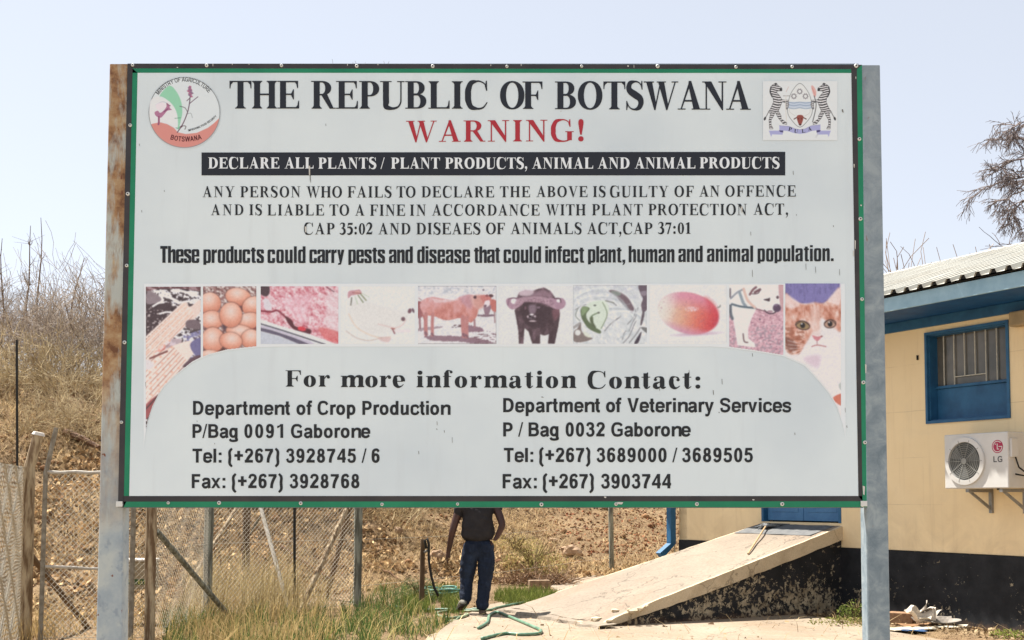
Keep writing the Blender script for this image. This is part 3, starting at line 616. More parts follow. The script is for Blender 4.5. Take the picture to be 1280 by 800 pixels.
line([('AND', 263.8, 304.3, 255.6, 269), ('IS', 311.8, 327.5, 255.6, 269), ('LIABLE', 334.5, 405, 255.7, 269.4), ('TO', 412, 436.5, 255.7, 269.6), ('A', 443.8, 455.5, 255.8, 269.6), ('FINE', 462.5, 506.3, 255.8, 269.8), ('IN', 512.5, 532.5, 255.8, 269.8),
      ('ACCORDANCE', 540, 674.3, 255.7, 269.5), ('WITH', 682, 732, 255.5, 269.3), ('PLANT', 740, 803.3, 255.3, 269.2), ('PROTECTION', 810.5, 933.5, 255, 269), ('ACT,', 941.8, 985, 254.6, 268.6)], 'serif', M_inks, S_=160, h=42, c=.84)
line([('CAP', 380, 418.3, 278.8, 293), ('35:02', 424.5, 465.5, 279, 293), ('AND', 473, 513, 279, 293), ('DISEAES', 520.5, 600.5, 278.7, 293), ('OF', 607.5, 631, 278.6, 292.8), ('ANIMALS', 638.3, 727, 278.5, 292.7),
      ('ACT,CAP', 733.8, 815.5, 278.4, 292.6), ('37:01', 822.5, 863.3, 278.2, 292.3)], 'serif', M_inks, S_=160, h=42, c=.84)
line([('These', 200.4, 249.2, 307.6, 328.6), ('products', 254.3, 330, 307.8, 328.7), ('could', 334.5, 382, 308, 328.8), ('carry', 386.8, 430.5, 308, 328.8), ('pests', 435.5, 481.3, 308, 328.8), ('and', 486.3, 516, 308, 328.8), ('disease', 521.5, 587.5, 308, 328.8),
      ('that', 592.5, 625, 308, 328.7), ('could', 629.5, 676.3, 308, 328.6), ('infect', 681.5, 730, 307.8, 328.4), ('plant,', 735, 781.5, 307.7, 328.2), ('human', 785.8, 843, 307.5, 328), ('and', 848, 878.3, 307.2, 327.6), ('animal', 883.8, 941.3, 307, 327.3), ('population.', 947, 1042, (306.8, 306.4), (327, 326.4))], 'poster', M_inks, S_=172, h=120, c=1.0)
line([('For', 357, 412.5, 463, 483.3), ('more', 426, 506.3, 463.3, 483.9), ('information', 520.5, 720.4, 463.6, (484.1, 485)), ('Contact:', 734.6, 875.3, 464.3, 485.5)], 'serif', M_inks, S_=165, h=34, c=1.12)
rows = [[('Department', 241.4, 362.5), ('of', 370.6, 390.3), ('Crop', 397, 444.3), ('Production', 453, 563.3), (501.2, 518.6)],
 [('P/Bag', 240.7, 297.7), ('0091', 305.5, 354), ('Gaborone', 363.7, 463), (530.2, 547.4)],
 [('Tel:', 240.7, 277), ('(+267)', 285.3, 349.2), ('3928745', 357.5, 445), ('/', 452, 457.3), ('6', 464.5, 475.8), (560.9, 578.3)],
 [('Fax:', 239.8, 281.8), ('(+267)', 289.9, 353.5), ('3928768', 362, 449.3), (592.6, 610.2)],
 [('Department', 629, 750), ('of', 757.5, 776.8), ('Veterinary', 784.2, 892.3), ('Services', 900, 989), (497.6, 515.3)],
 [('P', 629, 640.5), ('/', 647.6, 652.7), ('Bag', 660.7, 698.7), ('0032', 707, 756), ('Gaborone', 764, 863.5), (528, 545.6)],
 [('Tel:', 629.8, 666.6), ('(+267)', 674, 737.9), ('3689000', 745.6, 833.2), ('/', 840.3, 845.7), ('3689505', 852.5, 941), (559.9, 577.6)],
 [('Fax:', 628.3, 671), ('(+267)', 678.5, 742.3), ('3903744', 751.2, 838.8), (592.5, 610.5)]]
for r_ in rows:
    b = MB(); yt, yb = r_[-1]
    for w, a, c_ in r_[:-1]: word(b, w, a, c_, yt, yb, 'sans', S_=166, h=128, c=.87)
    b.build('lettering', M_inks, board)
# ------------------------------------------------------------------ printed pictures, painted on fine grids
class Canvas:
    def __init__(s, x0, y0, x1, y1, res, T):
        s.x0, s.y0, s.x1, s.y1 = x0, y0, x1, y1
        s.nx, s.ny = int((x1 - x0) * res) + 1, int((y1 - y0) * res) + 1
        s.PX, s.PY = np.meshgrid(np.linspace(x0, x1, s.nx), np.linspace(y0, y1, s.ny))
        s.use(T); s.c = np.zeros((s.ny, s.nx, 3)) + 230.0
    def use(s, T): s.k = T[2]; s.X = (s.PX - T[0]) * T[2]; s.Y = (s.PY - T[1]) * T[2]
    def put(s, m, col, a=1.0):
        m = (np.clip(m, 0, 1) * a)[..., None]; s.c = s.c * (1 - m) + np.asarray(col, float) * m
    def cov(s, d, soft=None): return np.clip(.5 - d / (soft or s.k * .55), 0, 1)
    def sd(s, pts):
        P = np.array(pts, float); d = np.full(s.X.shape, 1e18); ins = np.zeros(s.X.shape, bool)
        for i in range(len(P)):
            a, b = P[i], P[(i + 1) % len(P)]; e = b - a
            t = np.clip(((s.X - a[0]) * e[0] + (s.Y - a[1]) * e[1]) / (e @ e + 1e-9), 0, 1)
            d = np.minimum(d, (s.X - a[0] - e[0] * t) ** 2 + (s.Y - a[1] - e[1] * t) ** 2)
            c = ((a[1] <= s.Y) != (b[1] <= s.Y)) & (s.X < (b[0] - a[0]) * (s.Y - a[1]) / ((b[1] - a[1]) or 1e-9) + a[0])
            ins ^= c
        return np.where(ins, -1, 1) * np.sqrt(d)
    def curve(s, pts, closed=True, n=5):
        P = [np.array(p, float) for p in pts]; L = len(P); o = []
        g = (lambda i: P[i % L]) if closed else (lambda i: P[min(max(i, 0), L - 1)])
        for i in range(L if closed else L - 1):
            a, b, c, d = g(i - 1), g(i), g(i + 1), g(i + 2)
            for k in range(n):
                t = k / n; o.append(tuple(.5 * (2 * b + (c - a) * t + (2 * a - 5 * b + 4 * c - d) * t * t + (-a + 3 * b - 3 * c + d) * t ** 3)))
        if not closed: o.append(tuple(P[-1]))
        return o
    def poly(s, pts, col, a=1.0, soft=None, smooth=True):
        s.put(s.cov(s.sd(s.curve(pts) if smooth else pts), soft), col, a)
    def line(s, pts, w, col, a=1.0, soft=None, smooth=True):
        P = s.curve(pts, False) if smooth and len(pts) > 2 else pts
        d = np.full(s.X.shape, 1e18)
        for (ax, ay), (bx, by) in zip(P[:-1], P[1:]):
            ex, ey = bx - ax, by - ay; t = np.clip(((s.X - ax) * ex + (s.Y - ay) * ey) / (ex * ex + ey * ey + 1e-9), 0, 1)
            d = np.minimum(d, (s.X - ax - ex * t) ** 2 + (s.Y - ay - ey * t) ** 2)
        s.put(s.cov(np.sqrt(d) - w / 2, soft), col, a)
    def uv(s, cx, cy, rx, ry, rot=0):
        c, n = math.cos(R(rot)), math.sin(R(rot)); dx, dy = s.X - cx, s.Y - cy
        return (dx * c + dy * n) / rx, (-dx * n + dy * c) / ry
    def ell(s, cx, cy, rx, ry, rot, col, a=1.0, soft=None):
        u, v = s.uv(cx, cy, rx, ry, rot); d = (np.sqrt(u * u + v * v) - 1) * min(rx, ry); s.put(s.cov(d, soft), col, a)
    def n(s, sx, sy, seed, o=3, rot=0):
        c, m = math.cos(R(rot)), math.sin(R(rot)); return fbm((s.X * c + s.Y * m) / sx + 50, (-s.X * m + s.Y * c) / sy + 50, seed, o)
    def grade(s, m, f, stops):
        """paint a colour ramp of f inside mask m"""
        f = np.clip(f, 0, 1); ps = [p for p, _ in stops]
        col = np.stack([np.interp(f, ps, [c[i] for _, c in stops]) for i in range(3)], -1); s.put(m, col)
    def emit(s, name, keep=None, d=.0016, label=None):
        k = 1 if 'emblem' in name else 3
        for _ in range(k):
            p = np.pad(s.c, ((1, 1), (1, 1), (0, 0)), 'edge'); s.c = (p[1:-1, 1:-1] * 2 + p[:-2, 1:-1] + p[2:, 1:-1] + p[1:-1, :-2] + p[1:-1, 2:]) / 6
        if k == 3:
            g = (fbm(s.PX / 2.2, s.PY / 2.2, 77, 3) - .5)[..., None] * 16 + (vnoise(s.PX * 1.3, s.PY * 1.3, 78) - .5)[..., None] * 8
            s.c = np.clip((s.c + g) * .89 + np.array((228, 226, 224)) * .11, 0, 255)
        P0, P1, P2, P3 = (np.array(S(x, y, d)) for x, y in ((s.x0, s.y0), (s.x1, s.y0), (s.x1, s.y1), (s.x0, s.y1)))
        u = ((s.PX - s.x0) / (s.x1 - s.x0))[..., None]; v = ((s.PY - s.y0) / (s.y1 - s.y0))[..., None]
        V = (P0 * (1 - u) + P1 * u) * (1 - v) + (P3 * (1 - u) + P2 * u) * v
        idx = np.arange(s.nx * s.ny).reshape(s.ny, s.nx)
        Q = np.stack([idx[1:, :-1], idx[1:, 1:], idx[:-1, 1:], idx[:-1, :-1]], -1)
        if keep is not None: Q = Q[keep(s.PX[:-1, :-1], s.PY[:-1, :-1])]
        else: Q = Q.reshape(-1, 4)
        o = np_mesh(name, V.reshape(-1, 3), Q.reshape(-1, 4), M_print, board, col=np.clip(nlin(s.c.reshape(-1, 3)) * np.array((1.08, 1.12, 1.22)), 0, .9))
        if label: o['label'] = label
        return o
RES = 1.7
lx, ly = [181, 184, 190, 197.6, 205, 218.7, 240, 251, 262, 284, 320, 345], [548, 527, 508, 493, 482, 468.7, 452, 446.5, 442, 436.5, 432.5, 431.5]
rx_, ry_ = [890, 910, 940, 979.5, 1005.6, 1024.6, 1036, 1046, 1053, 1056], [431.5, 433, 437, 443.5, 455.5, 476, 490, 507, 528, 548]
def above(px, py): return py < np.where(px < 600, np.interp(px, lx, ly), np.interp(px, rx_, ry_))
# white backing band with swept tips
band = [(180, 354.5), (1056, 354.5)] + [(1057, 548)] + [(x, y + 1.8) for x, y in zip(rx_[::-1], ry_[::-1])][1:] + [(x, y + 1.8) for x, y in zip(lx[::-1], ly[::-1])] + [(179.5, 560)]
sheet('picture_band', band, .0011, M_white)
# --- maize
c = Canvas(182.5, 358.5, 251, 547, RES, (175, 350, 8)); W_ = (246, 238, 226)
c.c[:] = (74, 62, 62); n1 = c.n(34, 20, 3, 4, 20)
c.put(c.n(60, 34, 11, 3, 30) * 1.0 > .56, (226, 226, 228)); c.put(n1 > .6, (246, 246, 246)); c.put((n1 < .36), (50, 38, 42))
c.poly([(60, 250), (300, 230), (300, 330), (330, 400), (180, 470), (70, 570), (60, 400)], (66, 52, 54)); c.put((c.sd([(60, 250), (300, 330), (200, 470), (70, 560)]) < 0) & (c.n(16, 14, 8) > .66), (214, 204, 200))
c.poly([(72, 120), (110, 110), (210, 180), (190, 220), (70, 240)], (138, 124, 128)); c.poly([(60, 66), (600, 66), (600, 110), (420, 90), (200, 90), (70, 110)], (120, 70, 74), .6)
for k, (a, b) in enumerate((((200, 150), (400, 230)), ((330, 100), (560, 160)), ((460, 130), (580, 130)), ((130, 265), (240, 225)), ((200, 340), (330, 330)), ((400, 230), (520, 225)))): c.line([a, ((a[0] + b[0]) / 2, (a[1] + b[1]) / 2 - 12), b], 26 - k * 2, (238, 238, 236))
c.poly([(60, 640), (420, 240), (500, 270), (600, 200), (600, 330), (420, 500), (110, 790), (60, 800)], (236, 214, 200))
for k in range(9):
    o = k * 36; a, b = (60, 640 + o * .9 - 60), (430 + o * .36, 235 + o * .36)
    c.line([a, b], 20, (240, 208, 186) if k % 2 else (246, 226, 212)); c.line([(a[0], a[1] + 16), (b[0], b[1] + 14)], 4, (188, 120, 96) if k % 3 else (92, 62, 56))
c.put((c.sd([(60, 560), (420, 240), (540, 300), (110, 790)]) < 0) & (c.n(9, 9, 5, 1) > .62), (250, 236, 226), .7)
c.poly([(180, 720), (300, 600), (420, 600), (360, 690), (230, 760)], (214, 194, 200), .8); c.poly([(105, 780), (235, 660), (250, 700), (190, 760)], (230, 150, 140))
m2 = c.sd([(430, 560), (610, 500), (610, 900), (460, 860)]) < 0; c.put(m2, (228, 228, 232)); c.put(m2 & (n1 > .54), (96, 84, 96)); c.put(m2 & (c.n(40, 30, 4) > .6), (130, 128, 168))
c.poly([(470, 410), (560, 400), (600, 430), (600, 490), (470, 480)], (112, 96, 100))
c.use((170, 420, 6.155))
c.poly([(70, 200), (220, 110), (330, 60), (420, 40), (470, 90), (360, 240), (240, 380), (70, 560)], (242, 226, 212))
for k in range(9):
    o = k * 42; c.line([(60, 250 + o), (260 + o * .42, 60 + o * .42)], 5, (206, 140, 116) if k % 2 else (150, 86, 74), .85)
    for q in range(16):
        f = q / 15; x, y = 60 + (200 + o * .42) * f, 228 + o - (190 - o * .42 + o * .16) * f
        c.ell(x, y, 9, 8, 0, (252, 240, 230) if q % 3 else (238, 180, 152), .85)
c.poly([(70, 190), (110, 190), (140, 230), (100, 260), (70, 250)], (228, 222, 220)); c.line([(110, 175), (240, 120)], 14, (120, 70, 66))
c.poly([(420, 60), (500, 20), (500, 170), (440, 130)], (110, 106, 148)); c.poly([(360, 240), (430, 170), (500, 150), (500, 190)], (94, 70, 78)); c.poly([(70, 540), (180, 450), (130, 560), (80, 640)], (160, 84, 84)); c.line([(80, 560), (180, 450)], 9, (60, 44, 44))
c.emit('printed_picture', above, label='printed picture of maize cobs')
# --- eggs
c = Canvas(254, 358, 320.5, 446, RES, (175, 350, 8)); c.c[:] = (150, 112, 108)
c.put(c.n(26, 12, 3, 3, 35) > .52, (222, 214, 206)); c.put(c.n(20, 12, 13, 2, 35) > .62, (104, 70, 66))
c.poly([(830, 450), (900, 460), (880, 520), (840, 500)], (84, 66, 72)); c.ell(1020, 270, 40, 50, 0, (92, 60, 60)); c.ell(1120, 490, 60, 30, 0, (120, 60, 54)); c.ell(790, 690, 60, 30, 0, (90, 56, 50))
def egg(cx, cy, rx, ry, rot, hx=-.1, hy=-.45):
    u, v = c.uv(cx, cy, rx, ry, rot); m = c.cov((np.sqrt(u * u + v * v) - 1) * min(rx, ry), 7)
    q = c.cov((np.sqrt(u * u + v * v) - 1.05) * min(rx, ry), 14); c.put(q, (96, 60, 56), .75)
    d = np.sqrt((c.X - cx - hx * rx) ** 2 / rx ** 2 + (c.Y - cy - hy * ry) ** 2 / ry ** 2)
    c.grade(m, d / 1.6 + (c.n(5, 5, 5, 2) - .5) * .05, [(0, (232, 214, 202)), (.25, (234, 196, 176)), (.55, (226, 158, 130)), (.85, (204, 124, 98)), (1, (160, 92, 76))])
egg(700, 235, 110, 110, 0); egg(985, 170, 130, 88, 12); egg(1130, 260, 110, 90, -30); egg(720, 400, 115, 92, 0, -.1, -.2); egg(1080, 415, 130, 84, -15); egg(1000, 520, 140, 70, 10, 0, -.3)
egg(910, 350, 112, 125, 0, 0, -.3); egg(1110, 590, 100, 95, -25, 0, -.4); egg(730, 600, 115, 125, 0, -.1, -.3); egg(910, 610, 112, 85, 10, .1, -.3); egg(700, 760, 110, 60, 0)
c.emit('printed_picture', above, label='printed picture of brown eggs')
# --- meat
c = Canvas(326, 358, 423, 430, RES, (320, 350, 9.41))
f = c.n(70, 24, 3, 5, 38) * .6 + c.n(22, 18, 9, 4, -20) * .4
c.grade(np.ones_like(f), (f - .30) / .40, [(0, (176, 86, 98)), (.25, (210, 130, 140)), (.5, (224, 170, 178)), (.75, (232, 206, 208)), (1, (238, 226, 226))])
c.put((c.n(26, 12, 41, 3, 60) - .55) * 5, (240, 226, 228), .7); c.put((c.n(18, 12, 44, 3, 10) - .6) * 6, (190, 72, 92), .6)
for k in range(14): a_ = 520 + 34 * math.sin(k * 2.1); c.line([(300 + k * 34, 150 + 14 * (k % 4)), (a_ * .5 + (300 + k * 34) * .5, 330), (a_ + k * 8, 500)], 12, (240, 220, 224) if k % 2 else (212, 128, 144), .35, 14)
c.poly([(400, 200), (640, 190), (600, 360), (540, 520), (460, 420), (300, 270)], (236, 204, 212), .5, 60); c.poly([(830, 170), (980, 160), (980, 620), (800, 520), (830, 330)], (232, 222, 222), .65, 50)
c.poly([(50, 70), (150, 70), (160, 150), (120, 195), (50, 160)], (70, 52, 56)); c.poly([(90, 230), (150, 230), (190, 340), (110, 350)], (222, 216, 220))
c.line([(60, 365), (180, 375), (250, 360), (330, 420), (400, 490), (480, 570), (620, 600)], 22, (132, 50, 62)); c.poly([(340, 430), (420, 470), (470, 550), (640, 580), (620, 640), (430, 570)], (84, 40, 46)); c.line([(830, 85), (920, 140)], 10, (96, 46, 58)); c.ell(540, 575, 50, 26, 10, (214, 60, 70))
c.poly([(740, 560), (980, 620), (980, 740), (820, 700)], (212, 92, 90), .7, 20)
c.poly([(50, 460), (300, 545), (640, 640), (960, 760), (50, 760)], (226, 230, 228), smooth=False); c.line([(50, 515), (300, 590), (820, 760)], 14, (66, 66, 76), smooth=False); c.poly([(50, 560), (180, 590), (420, 670), (650, 760), (520, 760), (280, 660), (50, 600)], (92, 86, 104), smooth=False); c.poly([(50, 605), (280, 670), (520, 760), (50, 760)], (196, 204, 212), smooth=False); c.poly([(50, 535), (180, 560), (640, 720), (700, 760), (640, 760), (420, 665), (180, 585), (50, 558)], (196, 190, 206), smooth=False)
c.emit('printed_picture', label='printed picture of raw red meat on a tray')
# --- bananas (nearly washed out)
c = Canvas(426, 358, 518.5, 430, RES, (420, 350, 9.41)); c.c[:] = (228, 232, 228)
c.poly([(150, 300), (330, 250), (620, 330), (860, 390), (800, 520), (640, 620), (400, 640), (220, 500)], (226, 226, 218), .8, 50)
c.line([(150, 400), (230, 540), (360, 630), (520, 680), (640, 670)], 16, (226, 208, 186), .9, 14); c.line([(120, 600), (240, 680), (380, 712), (500, 690), (540, 680)], 10, (196, 178, 162), .9, 10); c.line([(500, 520), (620, 550), (700, 565), (780, 530), (820, 470)], 14, (222, 200, 194), .9, 12); c.line([(700, 600), (860, 600)], 30, (234, 218, 218), .7, 30); c.poly([(500, 680), (640, 670), (620, 730), (540, 720)], (214, 184, 178), .8, 18)
c.poly([(140, 200), (150, 135), (230, 120), (280, 115), (300, 160), (240, 175), (180, 185), (150, 215)], (196, 146, 152)); c.poly([(205, 150), (250, 130), (295, 150), (240, 172)], (214, 168, 158)); c.line([(195, 150), (300, 158)], 8, (140, 70, 76))
for a, b, w, q in (((185, 210), (175, 295), 14, (96, 92, 80)), ((225, 195), (255, 285), 9, (176, 196, 160)), ((260, 180), (320, 265), 12, (104, 116, 78)), ((290, 165), (355, 240), 13, (110, 118, 76)), ((310, 160), (390, 200), 8, (184, 200, 166))): c.line([a, b], w, q, .9)
c.ell(790, 460, 24, 24, 0, (104, 76, 82)); c.ell(868, 365, 22, 30, 20, (110, 76, 84)); c.ell(908, 360, 13, 28, -20, (92, 68, 78)); c.line([(650, 570), (690, 575)], 14, (176, 110, 100)); c.line([(665, 580), (690, 630)], 16, (140, 88, 92))
c.emit('printed_picture', label='faded printed picture of pale bananas')
# --- brown cow
c = Canvas(522.5, 357.5, 620.5, 430, RES, (515, 350, 9.41)); c.c[:] = (230, 230, 230)
c.put(c.n(30, 14, 3) > .58, (212, 216, 214), .7); c.put((c.Y < 160) & (c.n(26, 20, 12) > .62), (176, 186, 194), .7)
def rough_(pts, col, jit=8, a=1.0, sd_=2): 
    d = c.sd(c.curve(pts)) + (c.n(14, 14, sd_, 3) - .5) * jit * 2; c.put(c.cov(d), col, a)
rough_([(140, 660), (300, 655), (520, 660), (800, 690), (940, 730), (940, 750), (700, 745), (560, 725), (350, 720), (220, 705)], (140, 112, 122), 12); rough_([(640, 540), (780, 550), (840, 600), (700, 615), (600, 600)], (140, 110, 122), 14); rough_([(780, 410), (960, 410), (950, 430), (790, 430)], (120, 96, 106), 8)
rough_([(60, 570), (340, 545), (330, 565), (70, 605)], (166, 150, 156), 10); c.put((c.Y > 600) & (c.X > 720) & (c.n(34, 10, 6) > .62), (120, 92, 100)); c.put((c.X > 470) & (c.X < 590) & (abs(c.Y - 545) < 18) & (c.n(20, 10, 4) > .5), (96, 72, 76))
rough_([(900, 230), (990, 250), (985, 380), (930, 340)], (190, 110, 100), 6); c.poly([(845, 300), (930, 300), (900, 410), (860, 410)], (140, 112, 124)); c.line([(970, 380), (975, 500)], 14, (150, 116, 118)); rough_([(65, 260), (125, 280), (120, 430), (65, 440)], (150, 90, 92), 5); c.line([(90, 430), (96, 570)], 22, (146, 104, 108))
body = [(95, 290), (130, 235), (230, 200), (330, 215), (480, 235), (560, 200), (660, 172), (740, 180), (830, 185), (850, 230), (840, 300), (790, 330), (760, 430), (700, 500), (640, 480), (560, 450), (400, 475), (270, 430), (160, 410), (110, 360)]
d = c.sd(c.curve(body)) + (c.n(10, 10, 3) - .5) * 8
c.grade(c.cov(d), .5 + (c.Y - 330) / 500 + (c.n(36, 60, 7, 4) - .5) * .9, [(0, (222, 186, 186)), (.35, (214, 156, 152)), (.65, (204, 134, 122)), (1, (178, 100, 92))])
c.poly([(240, 215), (330, 230), (480, 232), (540, 215), (520, 245), (300, 270), (250, 240)], (232, 224, 226), .55, 12); c.poly([(560, 210), (700, 180), (700, 330), (620, 300)], (176, 134, 152), .5, 30); c.poly([(690, 190), (790, 200), (790, 320), (720, 300)], (222, 184, 170), .6, 24)
for a, b, w in (((165, 400), (165, 640), 44), ((245, 400), (240, 650), 36), ((600, 440), (612, 660), 52), ((650, 440), (645, 670), 40)): c.line([a, ((a[0] + b[0]) / 2 - 4, (a[1] + b[1]) / 2), b], w, (186, 124, 120)); c.line([(b[0] - 8, b[1] - 20), (b[0] + 8, b[1])], w * .7, (130, 92, 100))
c.line([(735, 470), (738, 560)], 22, (160, 120, 124)); c.line([(125, 400), (150, 470)], 20, (176, 110, 106)); c.line([(80, 215), (115, 240)], 8, (150, 110, 110)); c.line([(60, 62), (60, 760)], 12, (120, 116, 120)); c.line([(60, 70), (1000, 70)], 6, (128, 128, 128)); c.line([(994, 70), (994, 750)], 6, (140, 140, 140)); c.line([(60, 752), (1000, 752)], 6, (128, 128, 128))
c.poly([(740, 185), (830, 180), (860, 260), (830, 330), (770, 340), (730, 280)], (206, 150, 138), .8, 26); rough_([(800, 190), (860, 175), (930, 200), (930, 260), (900, 310), (850, 290), (820, 240)], (196, 120, 112), 6); c.poly([(860, 250), (910, 240), (915, 290), (880, 320), (850, 300)], (232, 222, 224)); c.ell(742, 204, 20, 18, 0, (70, 46, 54)); c.ell(930, 186, 28, 18, 10, (78, 50, 54)); c.line([(760, 205), (800, 200)], 10, (200, 140, 130)); c.ell(880, 185, 16, 14, 0, (130, 66, 70)); c.ell(840, 118, 10, 10, 0, (90, 76, 86)); c.ell(862, 305, 16, 12, 0, (98, 70, 84)); c.ell(880, 230, 14, 12, 0, (196, 110, 110))
c.emit('printed_picture', label='printed picture of a brown bull standing side on')
# --- buffalo
c = Canvas(623, 357.5, 716, 430.5, RES, (620, 350, 9.41)); c.c[:] = (226, 230, 226); c.put(c.n(120, 60, 3) , (216, 214, 214), .25)
D = (72, 54, 58)
hump = [(240, 330), (232, 240), (270, 150), (340, 120), (430, 130), (480, 110), (560, 88), (640, 130), (690, 200), (740, 300), (752, 420), (730, 560), (690, 750), (612, 750), (622, 640), (570, 655), (520, 640), (518, 750), (425, 750), (385, 610), (335, 565), (322, 750), (270, 750), (262, 600), (240, 470), (218, 360)]
d = c.sd(hump) + (c.n(14, 14, 4) - .5) * 6
c.grade(c.cov(d), c.n(50, 70, 8, 4) * .9 + np.clip((300 - c.Y) / 700, 0, .4), [(0, (50, 34, 38)), (.5, D), (1, (150, 120, 132))])
c.poly([(270, 150), (340, 118), (440, 125), (420, 180), (300, 190)], (214, 196, 204), .85, 24); c.poly([(440, 180), (520, 120), (600, 130), (660, 200), (560, 200)], (150, 120, 132), .8, 30)
for sgn, pts in ((1, [(330, 200), (250, 250), (200, 320), (145, 280), (150, 225), (200, 212)]), (-1, [(560, 210), (680, 300), (760, 320), (800, 260), (775, 215), (700, 222)])):
    c.poly([(250, 215), (240, 215), (130, 220), (128, 290), (180, 345), (250, 330), (330, 260)] if sgn > 0 else [(620, 210), (700, 220), (780, 215), (820, 270), (790, 330), (700, 345), (560, 260)], (168, 134, 150), 1)
c.ell(210, 252, 36, 32, 10, (228, 230, 228)); c.ell(735, 246, 24, 20, 0, (232, 232, 232)); c.line([(150, 225), (190, 212), (240, 216)], 10, (90, 62, 76)); c.line([(690, 218), (750, 222), (762, 262)], 14, (84, 58, 70)); c.line([(140, 300), (150, 240)], 8, (110, 80, 96))
c.poly([(260, 220), (400, 196), (560, 200), (640, 240), (700, 330), (560, 280), (440, 262), (330, 262), (240, 330), (200, 330)], (180, 148, 160), .9, 14); c.put(c.cov(c.sd([(250, 210), (640, 210), (720, 340), (440, 262), (220, 330)])) * (c.n(12, 8, 9) > .6), (110, 80, 94), .6)
c.poly([(330, 270), (450, 285), (520, 300), (640, 340), (620, 480), (520, 560), (400, 540), (330, 480), (300, 360)], (58, 42, 46), .9, 20); c.poly([(390, 300), (470, 300), (460, 390), (400, 400)], (132, 112, 124), .85, 24); c.ell(500, 325, 20, 12, 0, (126, 104, 116)); c.ell(345, 330, 12, 20, 0, (104, 74, 84))
c.ell(420, 432, 54, 34, 0, (92, 78, 84)); c.ell(420, 408, 22, 10, 0, (236, 232, 232)); c.ell(374, 432, 10, 12, 0, (220, 200, 204)); c.ell(458, 430, 12, 12, 0, (196, 180, 186)); c.ell(430, 484, 42, 9, 0, (196, 178, 182)); c.ell(400, 428, 16, 12, 0, (40, 28, 32)); c.ell(440, 445, 22, 8, 0, (40, 28, 32)); c.poly([(660, 360), (740, 350), (740, 420), (690, 480)], (128, 84, 92), .7, 20)
c.emit('printed_picture', label='printed picture of a black horned buffalo facing front')
# --- cabbage
c = Canvas(716.5, 356.5, 808.5, 430, RES, (710, 350, 9.41)); c.c[:] = (216, 222, 220)
f = c.n(50, 26, 3, 4, 60); c.put((f - .5) * 4, (196, 206, 206), .7); c.put((.42 - f) * 6, (238, 240, 240)); c.put((c.Y < 240) * (c.n(36, 26, 5) - .5) * 4, (180, 186, 198), .6)
c.poly([(480, 130), (560, 120), (680, 180), (760, 300), (775, 350), (740, 385), (640, 280), (560, 190)], (112, 94, 100)); c.poly([(500, 130), (600, 140), (620, 180), (560, 180)], (130, 140, 132)); c.poly([(830, 60), (935, 60), (935, 320), (880, 380), (860, 290), (880, 220), (850, 160)], (96, 82, 92)); c.poly([(850, 140), (930, 130), (930, 180), (870, 180)], (150, 140, 152), .7)
c.poly([(880, 360), (900, 400), (870, 520), (850, 520)], (90, 82, 88)); c.poly([(860, 555), (940, 570), (940, 630), (880, 590)], (110, 112, 110)); c.poly([(780, 740), (860, 610), (850, 680), (820, 745)], (60, 52, 62)); 
for p in ([(700, 520), (770, 440), (800, 340)], [(640, 700), (660, 630), (680, 600)], [(650, 740), (720, 660), (780, 520), (810, 480)], [(720, 600), (760, 500), (800, 420), (820, 330)], [(720, 740), (800, 640), (850, 560)], [(90, 350), (170, 300), (210, 290)], [(440, 245), (520, 265), (570, 300)], [(520, 540), (545, 480), (580, 455)], [(620, 430), (500, 520), (430, 600)]): c.line(p, 11, (120, 122, 124), .9, 8)
for (cx_, cy_, r0_, a0_, a1_, q_) in ((330, 420, 300, 150, 330, (238, 242, 240)), (350, 420, 360, 190, 350, (186, 196, 198)), (400, 430, 420, 200, 20, (234, 240, 238)), (330, 430, 230, 120, 400, (240, 244, 240)), (420, 470, 330, 250, 420, (176, 188, 190)), (520, 560, 300, 200, 330, (240, 244, 242)), (560, 640, 380, 220, 320, (170, 182, 186)), (640, 700, 420, 215, 300, (238, 242, 240))):
    c.line([(cx_ + r0_ * math.cos(R(a_)), cy_ + r0_ * .8 * math.sin(R(a_))) for a_ in np.linspace(a0_, a1_ if a1_ > a0_ else a1_ + 360, 9)], 16, q_, .75, 18)
for k in range(16):
    a_ = R(-40 + k * 16); c.line([(360 + 60 * math.cos(a_), 430 + 50 * math.sin(a_)), (360 + 230 * math.cos(a_ + .15), 430 + 190 * math.sin(a_ + .15)), (360 + 420 * math.cos(a_ + .22), 430 + 330 * math.sin(a_ + .22))], 7, (240, 244, 242) if k % 3 else (190, 200, 202), .5, 9)
c.poly([(230, 280), (420, 240), (480, 330), (460, 420), (380, 590), (280, 540), (220, 420)], (214, 230, 208), .9, 14); c.poly([(150, 350), (180, 310), (255, 335), (215, 400), (230, 470), (300, 545), (385, 600), (365, 630), (240, 570), (170, 470), (150, 400)], (88, 104, 72)); c.poly([(165, 320), (240, 330), (210, 380), (165, 420)], (128, 152, 108)); c.poly([(255, 450), (290, 430), (300, 500), (330, 560), (280, 540)], (86, 98, 70)); c.line([(265, 440), (300, 410), (360, 385)], 14, (104, 124, 92)); c.line([(405, 265), (440, 330), (460, 400), (440, 470), (390, 570)], 10, (122, 140, 110)); c.line([(440, 245), (540, 270)], 9, (110, 116, 104)); c.ell(360, 386, 14, 10, 0, (80, 84, 76)); c.ell(315, 300, 16, 10, 0, (84, 90, 84))
